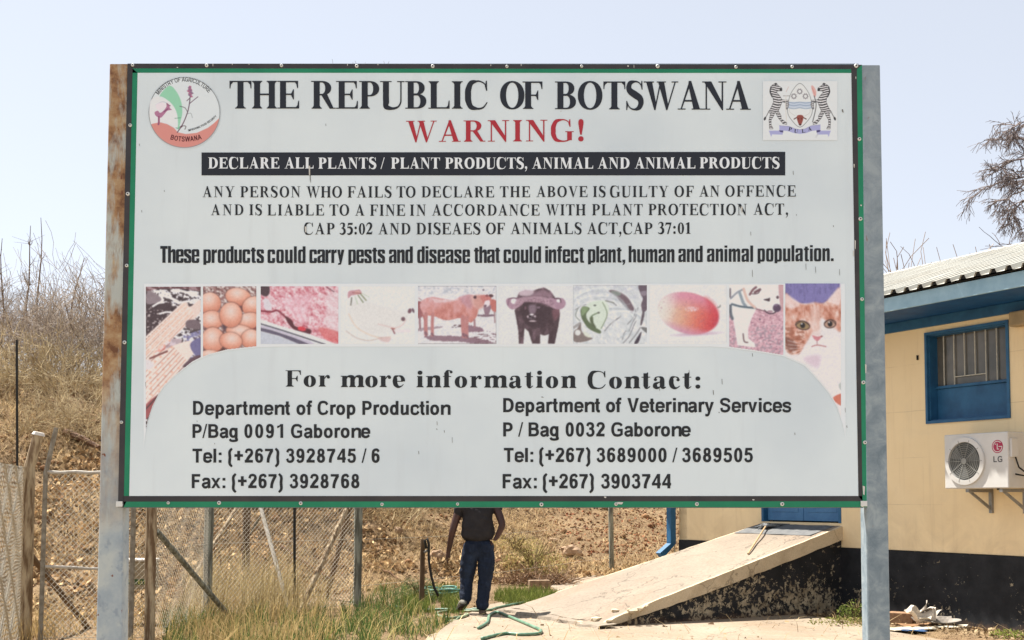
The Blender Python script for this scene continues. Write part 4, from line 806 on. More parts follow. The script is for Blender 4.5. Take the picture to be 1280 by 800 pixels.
c.poly([(70, 610), (110, 570), (150, 500), (160, 600), (220, 660), (290, 690), (170, 730), (70, 720)], (126, 114, 108)); c.ell(115, 620, 34, 34, 0, (222, 226, 220)); c.poly([(180, 600), (250, 640), (270, 680), (200, 660)], (220, 228, 206), .8); c.line([(70, 560), (140, 510)], 30, (146, 142, 138), .8); c.line([(120, 330), (90, 420), (140, 480)], 10, (130, 140, 128)); c.line([(60, 62), (930, 62)], 5, (160, 160, 160)); c.line([(60, 62), (60, 740)], 5, (170, 176, 176))
c.emit('printed_picture', label='printed picture of a pale green cabbage')
# --- mango
c = Canvas(812, 356.5, 908.5, 430, RES, (805, 350, 7.11)); c.c[:] = (230, 232, 228)
c.ell(470, 480, 170, 14, -3, (196, 160, 184), .8, 16)
u, v = c.uv(395, 295, 275, 180, 14); r_ = np.sqrt(u * u + v * v); m = c.cov((r_ - 1) * 180, 14)
g = c.n(7, 7, 4, 2); c.grade(m, u * .5 + .5 + (g - .5) * .12, [(0, (228, 222, 206)), (.2, (226, 200, 180)), (.4, (222, 168, 138)), (.65, (220, 116, 96)), (.9, (206, 66, 70)), (1, (190, 60, 76))])
c.put(m * np.clip(-v * 1.4 - .1 - u * .2, 0, 1), (216, 138, 164), .85); c.put(m * np.clip(v * 2 - 1.05, 0, 1), (204, 150, 186), .9); c.put(m * np.clip(-u * 1.9 - .75, 0, 1), (228, 226, 214)); c.put(m * np.clip((c.n(12, 12, 11, 2) - .66) * 8, 0, 1), (170, 100, 124), .35); c.poly([(540, 150), (610, 190), (660, 270), (640, 330), (580, 260)], (206, 60, 66), .5, 40); c.put(m * c.cov(((c.X - 425) / 60) ** 2 * 40 + ((c.Y - 260) / 22) ** 2 * 40 - 40, 30) * (c.n(6, 6, 2, 1) > .45), (240, 222, 226), .8); c.line([(655, 245), (675, 238), (676, 225)], 9, (120, 118, 106))
c.line([(55, 40), (740, 40)], 3, (200, 206, 200)); c.line([(735, 40), (735, 550)], 3, (196, 204, 198)); c.line([(55, 550), (740, 550)], 3, (206, 210, 204))
c.emit('printed_picture', label='printed picture of a ripe red mango')
# --- dog
c = Canvas(911.5, 356, 979, 444, RES, (805, 350, 7.11))
f = c.n(14, 10, 4, 4); c.grade(np.ones_like(f), f * 1.7 - .3, [(0, (150, 100, 120)), (.4, (206, 160, 170)), (.8, (222, 182, 190)), (1, (234, 208, 212))])
c.put((c.Y > 400) * (c.n(16, 14, 9, 2) > .6), (150, 140, 150), .6); Wd = (236, 238, 232)
c.poly([(755, 40), (1210, 40), (1215, 240), (1180, 290), (1130, 290), (1070, 270), (1000, 250), (960, 330), (925, 430), (925, 520), (980, 560), (990, 600), (830, 580), (815, 480), (790, 340), (755, 240)], Wd, smooth=False); c.poly([(1195, 40), (1250, 40), (1250, 260), (1215, 250)], (200, 160, 162)); c.put(c.cov(c.sd([(925, 480), (940, 560), (990, 570), (940, 600)])), Wd)
c.line([(770, 165), (830, 110), (880, 85)], 16, (146, 150, 158)); c.line([(850, 115), (880, 200), (905, 235)], 26, (140, 156, 164)); c.line([(780, 215), (850, 235), (930, 245), (990, 250)], 18, (84, 100, 110)); c.line([(768, 230), (770, 300), (785, 345)], 26, (96, 104, 112)); c.line([(765, 80), (765, 150)], 16, (120, 112, 118)); c.line([(885, 80), (920, 180), (985, 245)], 24, (222, 190, 174)); c.line([(940, 130), (965, 90), (995, 65)], 20, (122, 86, 90)); c.line([(985, 110), (1030, 85)], 22, (110, 76, 82)); c.line([(960, 125), (1010, 120), (1035, 85)], 8, (90, 66, 72))
c.poly([(1060, 175), (1100, 165), (1118, 160), (1115, 190), (1095, 188)], (66, 50, 54)); c.ell(1186, 155, 12, 14, 0, (84, 62, 68)); c.ell(1180, 250, 36, 36, 0, (82, 62, 84)); c.ell(1172, 225, 18, 10, 0, (120, 100, 124)); c.line([(1070, 270), (1100, 295), (1140, 300), (1170, 285)], 11, (74, 54, 64)); c.ell(1120, 280, 26, 10, 0, (170, 140, 150)); c.line([(880, 480), (890, 545), (920, 556)], 12, (110, 84, 84)); c.line([(1000, 260), (1060, 275)], 8, (120, 90, 92)); c.ell(1030, 350, 8, 8, 0, (90, 70, 84))
c.emit('printed_picture', above, label='printed picture of a white dog in a blue harness')
# --- cat
c = Canvas(981.5, 354.5, 1051, 541, RES, (970, 350, 4.21)); c.c[:] = (232, 228, 224)
c.poly([(46, 15), (336, 15), (336, 60), (250, 125), (130, 125), (46, 80)], (122, 116, 172), smooth=False); c.put((c.Y < 130) * (c.n(8, 30, 3, 2) > .56) * (c.sd([(46, 15), (336, 15), (336, 60), (250, 125), (130, 125), (46, 80)]) < 0), (104, 98, 150), .7)
f = c.n(14, 30, 6, 4, -12); fur = c.cov(c.sd(c.curve([(46, 80), (90, 110), (150, 128), (200, 118), (250, 122), (300, 80), (338, 50), (345, 260), (300, 250), (240, 200), (225, 260), (190, 280), (160, 330), (120, 390), (60, 380), (40, 300)])), 12)
c.grade(fur, f * 1.5 - .25, [(0, (166, 96, 70)), (.35, (206, 142, 118)), (.65, (222, 176, 156)), (1, (236, 214, 202))])
c.poly([(46, 75), (80, 90), (125, 128), (90, 150), (50, 140)], (236, 214, 206), .8, 10); c.poly([(335, 40), (335, 130), (290, 120), (270, 110)], (238, 220, 212), .85, 10)
for a, b in (((170, 140), (178, 190)), ((192, 132), (196, 185)), ((212, 130), (214, 180)), ((234, 135), (232, 180)), ((150, 150), (150, 190)), ((255, 140), (250, 180))): c.line([a, b], 5, (186, 110, 84), .8, 4)
c.put(fur * ((c.X < 150) & (c.Y > 250)) * (c.n(20, 12, 8) > .5), (150, 84, 60), .7); c.poly([(48, 300), (100, 330), (110, 370), (60, 370)], (110, 70, 60), .7, 12); c.poly([(185, 150), (230, 150), (235, 260), (225, 300), (190, 290), (178, 220)], (232, 206, 194), .6, 16)
c.poly([(180, 320), (240, 310), (330, 300), (350, 420), (350, 700), (280, 560), (160, 430), (130, 400)], (236, 232, 230), .85, 20); c.poly([(150, 410), (230, 400), (220, 460), (170, 440)], (212, 188, 200), .7, 20)
for cx, cy, rx, ry, rot in ((140, 240, 35, 20, 12), (284, 232, 28, 19, -8)):
    c.ell(cx, cy, rx + 5, ry + 5, rot, (70, 48, 42)); c.ell(cx, cy, rx, ry, rot, (150, 124, 84) if cx < 200 else (190, 152, 128)); c.ell(cx, cy, 13, 15, 0, (30, 26, 26)); c.ell(cx - 5, cy - 8, 4, 4, 0, (240, 240, 240)); c.line([(cx - rx - 2, cy - 2), (cx, cy - ry - 3), (cx + rx + 2, cy + 2)], 4, (60, 40, 36))
c.poly([(190, 292), (216, 300), (240, 296), (226, 318), (214, 322), (200, 312)], (206, 128, 134)); c.line([(215, 320), (216, 345)], 3, (150, 90, 90)); c.line([(188, 352), (216, 344), (262, 352)], 5, (176, 110, 108)); c.ell(240, 298, 5, 4, 0, (120, 60, 56))
for k in range(6): c.line([(160 - k * 3, 345 + k * 6), (60 + k * 6, 320 + k * 22)], 2.2, (246, 242, 240), .9, 2)
c.poly([(300, 620), (350, 600), (352, 660), (320, 650)], (206, 112, 88)); c.poly([(330, 550), (350, 540), (350, 580), (335, 575)], (176, 186, 176), .8); c.line([(344, 20), (350, 740)], 3, (196, 186, 180)); c.line([(48, 16), (336, 16)], 3, (84, 76, 110))
c.emit('printed_picture', above, label='printed picture of a ginger and white cat')
# --- ministry emblem
c = Canvas(184.5, 95, 276.5, 187, 2.6, (180, 90, 8)); c.c[:] = (207, 214, 213)
c.ell(405, 407, 357, 352, 0, (92, 98, 96)); c.ell(405, 407, 352, 347, 0, (218, 226, 223))
c.poly([(155, 250), (250, 140), (320, 190), (370, 290), (385, 400), (370, 480), (345, 580), (330, 520), (335, 440), (300, 350), (240, 290)], (150, 208, 172)); c.poly([(62, 300), (155, 245), (240, 285), (300, 350), (335, 440), (335, 560), (250, 520), (150, 500), (70, 520)], (226, 228, 226), .9)
inside = c.cov((np.sqrt(((c.X - 405) / 352) ** 2 + ((c.Y - 407) / 347) ** 2) - 1) * 350)
d = c.sd([(0, 560), (90, 518), (160, 505), (230, 522), (300, 560), (340, 605), (420, 622), (530, 610), (640, 560), (700, 515), (755, 462), (820, 900), (0, 900)]); c.put(c.cov(d) * inside, (214, 144, 132))
c.line([(0, 0), (1, 1)], 1, (0, 0, 0), 0)
pk = (176, 120, 146)
c.poly([(108, 405), (140, 390), (160, 410), (190, 395), (225, 350), (225, 310), (250, 330), (262, 365), (280, 380), (235, 390), (200, 430), (165, 460), (120, 440)], pk); c.line([(150, 450), (150, 500), (146, 525)], 18, (150, 90, 116)); c.line([(120, 330), (180, 300), (225, 310)], 6, (190, 196, 200)); c.poly([(120, 330), (180, 305), (220, 330), (200, 370), (140, 380)], (232, 222, 228), .9); c.line([(230, 320), (262, 340)], 9, (140, 90, 110)); c.line([(200, 400), (240, 370)], 8, (120, 70, 100))
for k in range(9): c.ell(462 + 14 * math.cos(k * 2.4) * (k % 3) / 2, 150 + k * 12, 26 - abs(k - 4) * 3, 10, 20, (176 - (k % 2) * 40, 110, 134))
c.line([(335, 605), (390, 520), (435, 410), (455, 320), (462, 250)], 9, (96, 72, 84)); c.line([(435, 400), (410, 360), (360, 345)], 7, (110, 110, 108)); c.line([(440, 420), (470, 415), (485, 460)], 5, (150, 158, 156)); c.line([(455, 320), (490, 290), (540, 250)], 7, (104, 84, 96)); c.line([(462, 260), (430, 290)], 7, (110, 90, 100)); c.line([(390, 540), (420, 545), (410, 575)], 7, (104, 96, 96)); c.line([(310, 465), (370, 460)], 5, (90, 140, 110)); c.line([(320, 560), (345, 565), (360, 550)], 6, (90, 150, 120)); c.ell(375, 548, 14, 8, -30, (96, 60, 70))
c.emit('printed_emblem', lambda px, py: (px - 230.6) ** 2 + (py - 140.9) ** 2 < 45 ** 2, label='round ministry emblem with leaf, flower and red earth')
def arc_text(txt, cx, cy, r, a0, a1, h, mat, V=90, cc=.8, T=80, inward=False, d=.0022):
    """letters on a circle in photo pixels; a in degrees, 90 = top"""
    b = MB(); adv = []
    for ch in txt: adv.append(sans_glyph(ch, V, T)[1] if ch in SG else 300)
    tot = sum(adv); p = 0; cc = abs(R(a1 - a0)) * r / (tot * h / 716) * .97
    for ch, w in zip(txt, adv):
        a = R(a0 + (a1 - a0) * (p + w / 2) / tot); p += w
        if ch == ' ': continue
        g, gw = sans_glyph(ch, V, T); k = h / 716
        sg = -1 if inward else 1
        def fx(x, y, dd):
            lx_ = (x - gw / 2) * k * cc; ly_ = (y - 358) * k
            rx2 = r + ly_ * sg; tx, ty = math.sin(a) * sg, math.cos(a) * sg  # tangent (clockwise when reading on top)
            return S(cx + math.cos(a) * rx2 + tx * lx_, cy - math.sin(a) * rx2 + ty * lx_, dd)
        shapes_to_mb(b, g, fx, d)
    return b.build('lettering', mat, board)
_sg0 = sans_glyph
def sans_glyph(c, V, T):
    H = 716; v2 = V / 2
    if c == 'M': return [rect(70, 0, 70 + V, H), rect(760 - V, 0, 760, H), poly((70, H), (70 + V * 1.2, H), (415 + v2, 0), (415 - v2, 0)), poly((760, H), (760 - V * 1.2, H), (415 - v2, 0), (415 + v2, 0))], 833
    if c == 'N': return [rect(70, 0, 70 + V, H), rect(650 - V, 0, 650, H), poly((70, H), (70 + V * 1.1, H), (650, 0), (650 - V * 1.1, 0))], 722
    if c == 'I': return [rect(70, 0, 70 + V, H)], 278
    if c == 'R': return _sg0('P', V, T)[0] + [poly((360, 300), (360 + V, 320), (700, 0), (700 - V * 1.3, 0))], 722
    if c == 'Y': return [rect(333 - v2, 0, 333 + v2, 320), poly((0, H), (V * 1.1, H), (333 + v2, 300), (333 - v2, 300)), poly((667, H), (667 - V * 1.1, H), (333 - v2, 300), (333 + v2, 300))], 667
    if c == 'A': return [poly((0, 0), (V * 1.1, 0), (361 + v2, H), (361 - v2, H)), poly((722, 0), (722 - V * 1.1, 0), (361 - v2, H), (361 + v2, H)), rect(160, 180, 560, 180 + T)], 722
    if c == 'O': return [ring(389, 358, 340, 370, V, T, sq=.92)], 778
    if c == 'L': return [rect(70, 0, 70 + V, H), rect(70, 0, 560, T)], 611
    if c == 'U': return [rect(70, 200, 70 + V, H), rect(650 - V, 200, 650, H), stroke([(70 + v2, 230), (120 + v2, 80), (360, T / 2), (600 - v2, 80), (650 - v2, 230)], [V, V, T, V, V])], 722
    if c == 'E': return [rect(70, 0, 70 + V, H)] + [rect(70, y, 610, y + T) for y in (0, 300, H - T)], 667
    if c == 'W': return [poly((0, H), (V, H), (230 + v2, 0), (230 - v2, 0)), poly((430, H), (430 + V, H), (230 + v2, 0), (230 - v2, 0)), poly((430, H), (430 + V, H), (700 + v2, 0), (700 - v2, 0)), poly((944, H), (944 - V, H), (700 - v2, 0), (700 + v2, 0))], 944
    if c == 'V': return _sg0('V', V, T)
    return _sg0(c, V, T)
SG = set('MNIRYAOLUEWVSTFBDGPC')
arc_text('MINISTRY OF AGRICULTURE', 230.6, 140.9, 41.5, 146, 39, 5.4, M_inks, V=110, T=95, cc=.8)
arc_text('BOTSWANA', 232, 110, 64, 253, 288, 6.2, NT('emblem_letter_red').out(lin(96, 40, 44), .4), V=150, T=120, cc=.95, inward=True)
arc_text('IMPROVING FOOD SECURITY', 222, 95, 69.5, 281, 314, 2.6, M_inks, V=160, T=120, inward=True)
# --- coat of arms
c = Canvas(953.5, 101.5, 1046.5, 175.5, 2.8, (940, 90, 8)); c.c[:] = (222, 227, 223)
Kk = (52, 52, 54)
def zebra(mx):
    X0 = c.X.copy()
    if mx: c.X = 955 - c.X
    bodyp = [(205, 130), (240, 112), (262, 140), (296, 160), (298, 190), (262, 190), (240, 200), (275, 240), (300, 280), (360, 285), (368, 330), (350, 380), (338, 370), (340, 310), (300, 300), (280, 350), (262, 390), (290, 440), (290, 470), (345, 510), (345, 525), (310, 520), (262, 460), (230, 400), (215, 440), (190, 480), (190, 530), (210, 570), (175, 570), (170, 480), (185, 420), (165, 400), (190, 360), (215, 300), (205, 240), (178, 190), (185, 150)]
    dd = c.sd(bodyp); m = c.cov(dd - 2); c.put(m, (226, 226, 222))
    ph = c.Y * .27 + 1.6 * np.sin(c.X / 24) + c.n(60, 60, 5, 1) * 4; c.put(m * (np.sin(ph) > .05), Kk); c.put(c.cov(np.abs(dd) - 1.6), (84, 84, 84))
    c.line([(170, 390), (150, 430), (125, 475)], 7, (110, 110, 108)); c.ell(128, 468, 10, 18, 20, Kk); c.ell(288, 176, 13, 15, 0, Kk); c.line([(190, 150), (180, 200), (200, 250)], 10, Kk); c.ell(236, 122, 13, 10, 0, Kk)
    c.X = X0
c.poly([(478, 112), (400, 190), (362, 290), (352, 400), (390, 480), (478, 556), (566, 480), (604, 400), (594, 290), (556, 190)], (120, 126, 124)); c.poly([(478, 118), (404, 192), (367, 290), (357, 400), (394, 477), (478, 550), (562, 477), (599, 400), (589, 290), (552, 192)], (224, 228, 222))
c.poly([(352, 300), (604, 300), (608, 360), (348, 360)], (194, 206, 216), smooth=False)
for y in (303, 330, 360): c.line([(365, y), (420, y + 9), (478, y), (536, y + 9), (592, y)], 7, (140, 160, 180))
for x, y in ((476, 196), (418, 244), (534, 244)): 
    u, v = c.uv(x, y, 20, 20); rr_ = np.sqrt(u * u + v * v); c.put(c.cov((np.abs(rr_ - 1) - .18) * 20), (116, 112, 116)); an = np.arctan2(v, u); c.put(c.cov((np.abs(rr_ - 1.4) - .14) * 20) * (np.sin(an * 9) > 0), (150, 146, 150))
c.line([(375, 370), (375, 400), (430, 440)], 3, (190, 190, 180)); c.line([(580, 370), (575, 410), (530, 440)], 3, (190, 190, 180))
c.line([(420, 472), (460, 450), (478, 446), (498, 450), (540, 472)], 10, (90, 60, 54)); c.poly([(455, 435), (505, 435), (512, 470), (490, 530), (470, 530), (448, 470)], (146, 78, 66)); c.ell(480, 528, 12, 8, 0, (70, 40, 38)); c.ell(464, 470, 4, 6, 0, (60, 34, 34)); c.ell(494, 470, 4, 6, 0, (60, 34, 34))
zebra(False); zebra(True)
c.poly([(590, 150), (610, 140), (640, 190), (638, 240), (620, 250)], (220, 176, 166)); c.line([(600, 160), (630, 230)], 6, (206, 140, 132)); c.line([(620, 240), (640, 320), (630, 400), (605, 500)], 8, (96, 96, 96)); c.line([(340, 200), (365, 150)], 4, (200, 170, 160)); c.line([(312, 240), (375, 240)], 5, (130, 124, 120)); c.line([(340, 240), (335, 330), (345, 500)], 6, (214, 210, 196))
rb = (168, 170, 208)
for mx in (0, 1):
    q = (lambda x: 955 - x) if mx else (lambda x: x)
    c.poly([(q(168), 588), (q(310), 588), (q(305), 628), (q(200), 625), (q(190), 650)], rb, smooth=False); c.poly([(q(268), 585), (q(312), 572), (q(310), 606), (q(280), 600)], (76, 70, 110), smooth=False)
c.poly([(272, 538), (370, 545), (430, 570), (480, 578), (530, 570), (590, 540), (682, 530), (684, 580), (600, 590), (540, 612), (480, 620), (420, 612), (350, 590), (274, 585)], rb, smooth=False); c.line([(272, 538), (370, 545), (430, 570), (480, 578), (530, 570), (590, 540), (682, 530)], 3, (120, 120, 160), smooth=False); c.line([(640, 650), (660, 620)], 16, (196, 198, 196), .6, 14)
c.emit('printed_emblem', label='coat of arms with two zebras and a blue ribbon')
b = MB()
for ch, x, y, rot in (('P', 987.6, 161.6, -14), ('U', 995, 163.9, -6), ('L', 1004.2, 163.8, 6), ('A', 1012, 161.4, 14)):
    g, gw = serif_glyph(ch, 150, 50); k = 4.6 / 676; ca, sa = math.cos(R(rot)), math.sin(R(rot))
    def fx(X_, Y_, dd):
        u, v = (X_ - gw / 2) * k, (Y_ - 338) * k; return S(x + u * ca - v * sa, y - v * ca - u * sa, dd)
    shapes_to_mb(b, g, fx, .0022)
b.build('lettering', M_ink, board)
# chips, scratches and specks on the print
rg = random.Random(5); b = MB()
for x, y, w, h in ((407, 155, .8, 3), (387, 207.5, 1.6, 22), (1052, 137, 2.4, 4), (1041, 282, 1.2, 2), (991, 214, 1, 5), (940, 338, .8, 9), (1007, 330, .8, 8), (1019, 334, .8, 8), (1049, 337, .7, 8), (824, 483, .8, 6), (861, 463, .8, 7), (891, 488, 1.2, 6), (565, 547, .7, 7), (555, 538, 1, 3), (523, 564, 1, 4), (545, 536, 2, 1), (546, 527, .8, 5), (995, 268, .8, 2), (1056, 510, .7, 6), (676, 496, 4, 1), (902, 474, 1, 7), (940, 442, 1, 4), (1058, 532, 1, 3), (174, 180, .8, 3), (177, 263, .8, 3), (182, 478, .8, 6), (246, 526, 1, 1.5), (898, 515, 1.5, 1.5), (993, 541, 1, 3), (205, 238, 1, 2), (938, 290, .8, 5), (268, 554, 1, 1.5)):
    b.add([S(x, y, .0018), S(x + w * .6, y - h * .1, .0018), S(x + w, y + h, .0018), S(x + w * .3, y + h * .8, .0018)], [(3, 2, 1, 0)])
b.build('paint_speck', NT('grime').out(lin(112, 112, 108), .6), board, 'stuff')
b = MB()
for x, y, w, h in ((386, 207, 1.8, 13), (1068, 300, 1.4, 12), (1069, 96, 1, 3), (1066.6, 205, 1.4, 5), (926, 258, 2, 8), (266, 79.6, .8, 4), (290, 79.6, 1, 2), (311, 80, 1, 1.5), (434, 80, 1, 2.6), (472, 80, 1, 2), (613, 81, 1, 2), (651, 80, 1, 3), (784, 82, 2, 2), (792, 81.5, .7, 4), (771, 627.5, 8, 3), (1078, 607, 3, 12), (940, 624, 3, 1.5), (755, 620.6, 3, 2), (700, 139, 2, 1), (381, 283, 2.4, 8), (1075, 256, 2.2, 2), (1081, 455, 2, 12), (1066, 313, 1.6, 8), (221, 84, 2, 1.2)):
    b.add([S(x, y, .0028), S(x + w, y + h * .1, .0028), S(x + w * .8, y + h, .0028), S(x + w * .2, y + h * .9, .0028)], [(3, 2, 1, 0)])
b.build('paint_chip', NT('bare_chip').out(lin(206, 206, 200), .6), board, 'stuff')
# ================================================================== GROUND
def smooth(t): t = np.clip(t, 0, 1); return t * t * (3 - 2 * t)
def foot(x):
    return np.interp(x, [-60, -12, -7, -4.5, -2.5, 0, 3, 8, 60], [11, 12.5, 14.6, 17.4, 20.6, 23.2, 25.5, 28.5, 42])
def height(x, y, fine=True):
    x = np.asarray(x, float); y = np.asarray(y, float)
    d = y - foot(x) + (fbm(x / 3.1 + 9, y / 3.1, 31, 2) - .5) * 2.2
    h = 4.6 * smooth(d / 19.0) + .35 * smooth(d / 1.6) * (fbm(x / 1.4, y / 1.4, 33, 3) - .15) * np.clip(d / 2, 0, 1)
    h = h + np.clip(d - 14, 0, 60) * .035
    if fine: h = h + (fbm(x / .55, y / .55, 35, 4) - .5) * .16 * smooth(d / 1.5) + (fbm(x / .3, y / .3, 37, 3) - .5) * .03
    return h
def hz(x, y): return float(height(x, y))
def axis(lo, a, b, hi, st, g=1.22):
    m = list(np.arange(a, b, st)); s_, p = st, b
    while p < hi: m.append(p); s_ *= g; p += s_
    m.append(hi); s_, p = st, a; L = []
    while p > lo: s_ *= g; p -= s_; L.append(max(p, lo))
    return np.array(sorted(set(L + m)))
ax = axis(-1500, -12, 8, 1500, .11); ay = axis(-60, 8, 40, 3000, .11)
GX, GY = np.meshgrid(ax, ay); GZ = height(GX, GY)
GZ = np.where(GY > 60, np.minimum(GZ, 5.5 + 0 * GZ), GZ)
idx = np.arange(GX.size).reshape(GX.shape)
Q = np.stack([idx[:-1, :-1], idx[:-1, 1:], idx[1:, 1:], idx[1:, :-1]], -1).reshape(-1, 4)
M_soil = mat_soil()
np_mesh('ground', np.stack([GX, GY, GZ], -1).reshape(-1, 3), Q, M_soil, kind='structure', smooth=True)
M_conc = mat_concrete('pavement_concrete', lin(136, 122, 104), lin(158, 144, 126), lin(142, 120, 96), 1.0)
G = lambda x, y: ground(x, y, .02)
outline = [(430, 900), (505, 815), (545, 790), (575, 772), (590, 764), (600, 756), (640, 751), (676, 744), (700, 741), (690, 733), (702, 724), (748, 719), (790, 714), (860, 712), (1010, 770), (1060, 776), (1100, 787), (1150, 795), (1230, 808), (1420, 842), (1700, 930)]
OUT = [G(*a) for a in outline] + [Vector(q) for q in ((9, 4, .02), (10, -14, .02), (-10, -14, .02), (-9, 3.5, .02), (-3, 5.5, .02))]  # closing points add unseen paving behind the camera to bounce light onto the sign
P = []
rg = random.Random(9)
for i, (A, B) in enumerate(zip(OUT, OUT[1:] + OUT[:1])):
    n = max(1, int((B - A).length / .25)) if i < 20 else 1
    for k in range(n):
        p = A.lerp(B, k / n)
        if n > 1: p += Vector((rg.uniform(-.03, .03), rg.uniform(-.05, .05), 0))
        P.append(p)
b = MB(); tr = tessellate_polygon([P]); n = len(P)
top = [(p.x, p.y, .02) for p in P]; low = [(p.x, p.y, -.12) for p in P]
b.add(top + low, [tuple(q) for q in tr] + [(i, n + i, n + (i + 1) % n, (i + 1) % n) for i in range(n)])
pav = b.build('pavement', M_conc, None, 'structure')
bm = bmesh.new(); bm.from_mesh(pav.data); bmesh.ops.recalc_face_normals(bm, faces=bm.faces); bm.to_mesh(pav.data); bm.free()
# expansion joints / lifted slab edge along the ramp side
M_joint = NT('joint_grit').out(lin(92, 76, 60), .95)
for a, b_ in (((770, 800), (1030, 785)), ((690, 830), (1080, 800))):
    pass

# ================================================================== BUILDING
P0 = Vector((2.86, 19.9, 0)); E = Vector((.476, -.8795, 0)).normalized(); NRM = Vector((-E.y * -1 * -1, 0, 0))
NRM = Vector((E.y, -E.x, 0))            # outward normal of the long wall (towards the signboard side)
def W(s, h, o=0.0): return P0 + E * s + NRM * o + Vector((0, 0, h))
def wall_sh(px, py, o=0.0):
    r = ray(px, py); t = (P0 + NRM * o - Vector((0, 0, EYE))).dot(NRM) / r.dot(NRM); p = Vector((0, 0, EYE)) + r * t
    return (p - P0).dot(E), p.z
Mw = Matrix((( E.x, NRM.x, 0, P0.x), (E.y, NRM.y, 0, P0.y), (0, 0, 1, 0), (0, 0, 0, 1)))   # local (s, outward, h) -> world
M_wall = mat_wall(); M_black = mat_peel('black_plinth', .61, .64); M_blackr = mat_peel('black_peeling', .50, .545)
M_blue = pm('blue_paint', lin(44, 98, 136), lin(34, 82, 118), 5, .5, .1, spec=.4)
M_soff = pm('soffit_blue', lin(22, 82, 134), lin(18, 70, 118), 5, .6, .1)
M_bluel = pm('faded_blue_paint', lin(150, 182, 198), lin(132, 166, 184), 5, .6, .15, spec=.3)
M_bluedoor = pm('blue_door_paint', lin(78, 124, 164), lin(62, 106, 148), 4, .55, .1, spec=.35)
M_roof = NT('roof_sheeting'); t = M_roof
M_roof = t.out(t.mix(t.ramp(t.noise(1.6, 4), [(.48, 0.), (.75, .6)]), lin(186, 184, 174), lin(160, 152, 136)), .65, None, spec=.3, metal=.1)
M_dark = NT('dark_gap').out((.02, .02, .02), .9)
bld = thing('station_building', 'cream plastered building with blue trim, black plinth and ribbed metal roof', 'building', W(0, 0))
L_, DEP = 11.0, 6.0
WIN = (5.40, 6.69, wall_sh(1160, 530)[1], wall_sh(1265, 399)[1])
DOOR = (2.13, 3.83, 1.27, 3.32)
def panelise(name, s0, s1, h0, h1, holes, mat, o0=0.0, th=.22):
    """wall face with rectangular openings (grid split) and thickness"""
    ss = sorted({s0, s1} | {v for q in holes for v in q[:2] if s0 < v < s1}); hh = sorted({h0, h1} | {v for q in holes for v in q[2:] if h0 < v < h1})
    b = MB()
    for i in range(len(ss) - 1):
        for j in range(len(hh) - 1):
            sm, hm = (ss[i] + ss[i + 1]) / 2, (hh[j] + hh[j + 1]) / 2
            if any(q[0] < sm < q[1] and q[2] < hm < q[3] for q in holes): continue
            b.add([W(ss[i], hh[j], o0), W(ss[i + 1], hh[j], o0), W(ss[i + 1], hh[j + 1], o0), W(ss[i], hh[j + 1], o0)], [(3, 2, 1, 0)])
    for q in holes:
        a, c_, d_, e_ = q; d_ = max(d_, h0)
        for (sa, ha, sb, hb) in ((a, d_, a, e_), (c_, e_, c_, d_), (a, e_, c_, e_), (c_, d_, a, d_)):
            b.add([W(sa, ha, o0), W(sb, hb, o0), W(sb, hb, -th), W(sa, ha, -th)], [(0, 1, 2, 3)])
    o = b.build(name, mat, bld)
    bm = bmesh.new(); bm.from_mesh(o.data); bmesh.ops.remove_doubles(bm, verts=bm.verts, dist=.0005); bm.to_mesh(o.data); bm.free(); return o
hole2 = (.35, 1.2, 2.6, 3.75)
holes = [WIN, DOOR, hole2]
panelise('wall', 0, L_, .93, 4.02, holes, M_wall)
panelise('plinth', 0, L_, -.3, .925, [], M_black, .012)
b = MB(); b.add([W(0, .925, .012), W(L_, .925, .012), W(L_, .925, 0), W(0, .925, 0)], [(0, 1, 2, 3)]); b.build('plinth_ledge', M_black, bld)
# end walls and back wall
for s_, nm in ((0.0, 'gable_wall'), (L_, 'gable_wall')):
    b = MB(); z0, z1 = -.3, 4.02; ov = .22 if s_ == 0 else -.22
    pts = [W(s_, z0, 0), W(s_, z1, 0), W(s_, 5.2, -DEP / 2), W(s_, z1, -DEP), W(s_, z0, -DEP)]
    b.prism(pts, E * ov); b.build(nm, M_wall, bld)
b = MB(); b.prism([W(.22, -.3, -DEP), W(L_ - .22, -.3, -DEP), W(L_ - .22, 4.02, -DEP), W(.22, 4.02, -DEP)], NRM * .2); b.build('back_wall', M_wall, bld)
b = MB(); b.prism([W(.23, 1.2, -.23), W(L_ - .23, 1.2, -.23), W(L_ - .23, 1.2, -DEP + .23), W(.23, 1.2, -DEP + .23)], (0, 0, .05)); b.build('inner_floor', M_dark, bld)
# soffit, fascia, roof; added unseen run-on past the corner keeps sun off the wall
OV = .95; zs = 3.99
b = MB(); b.prism([W(-1.6, zs, 0.003), W(L_ + .35, zs, .003), W(L_ + .35, zs, OV - .03), W(-1.6, zs, OV - .03)], (0, 0, .02)); b.build('soffit', M_soff, bld)
b = MB(); b.bbox((-1.6, OV - .03, zs - .025), (L_ + .35, OV, zs + .15), .004, M=Mw); b.build('fascia_board', M_bluel, bld)
b = MB(); b.bbox((-1.6, .002, zs - .13), (L_ + .35, .05, zs - .003), .004, M=Mw); b.build('wall_plate', M_blue, bld)
RIDGE_O, RIDGE_Z = -3.0, 5.42
e_z = zs + .175; run = OV + .06 - RIDGE_O; slope = (RIDGE_Z - e_z) / run
def roof_pt(s, o, d):   # o outward from the wall, d above the sheet plane
    return W(s, e_z + (OV + .06 - o) * slope + d, o)
pitch, rib = .21, .052
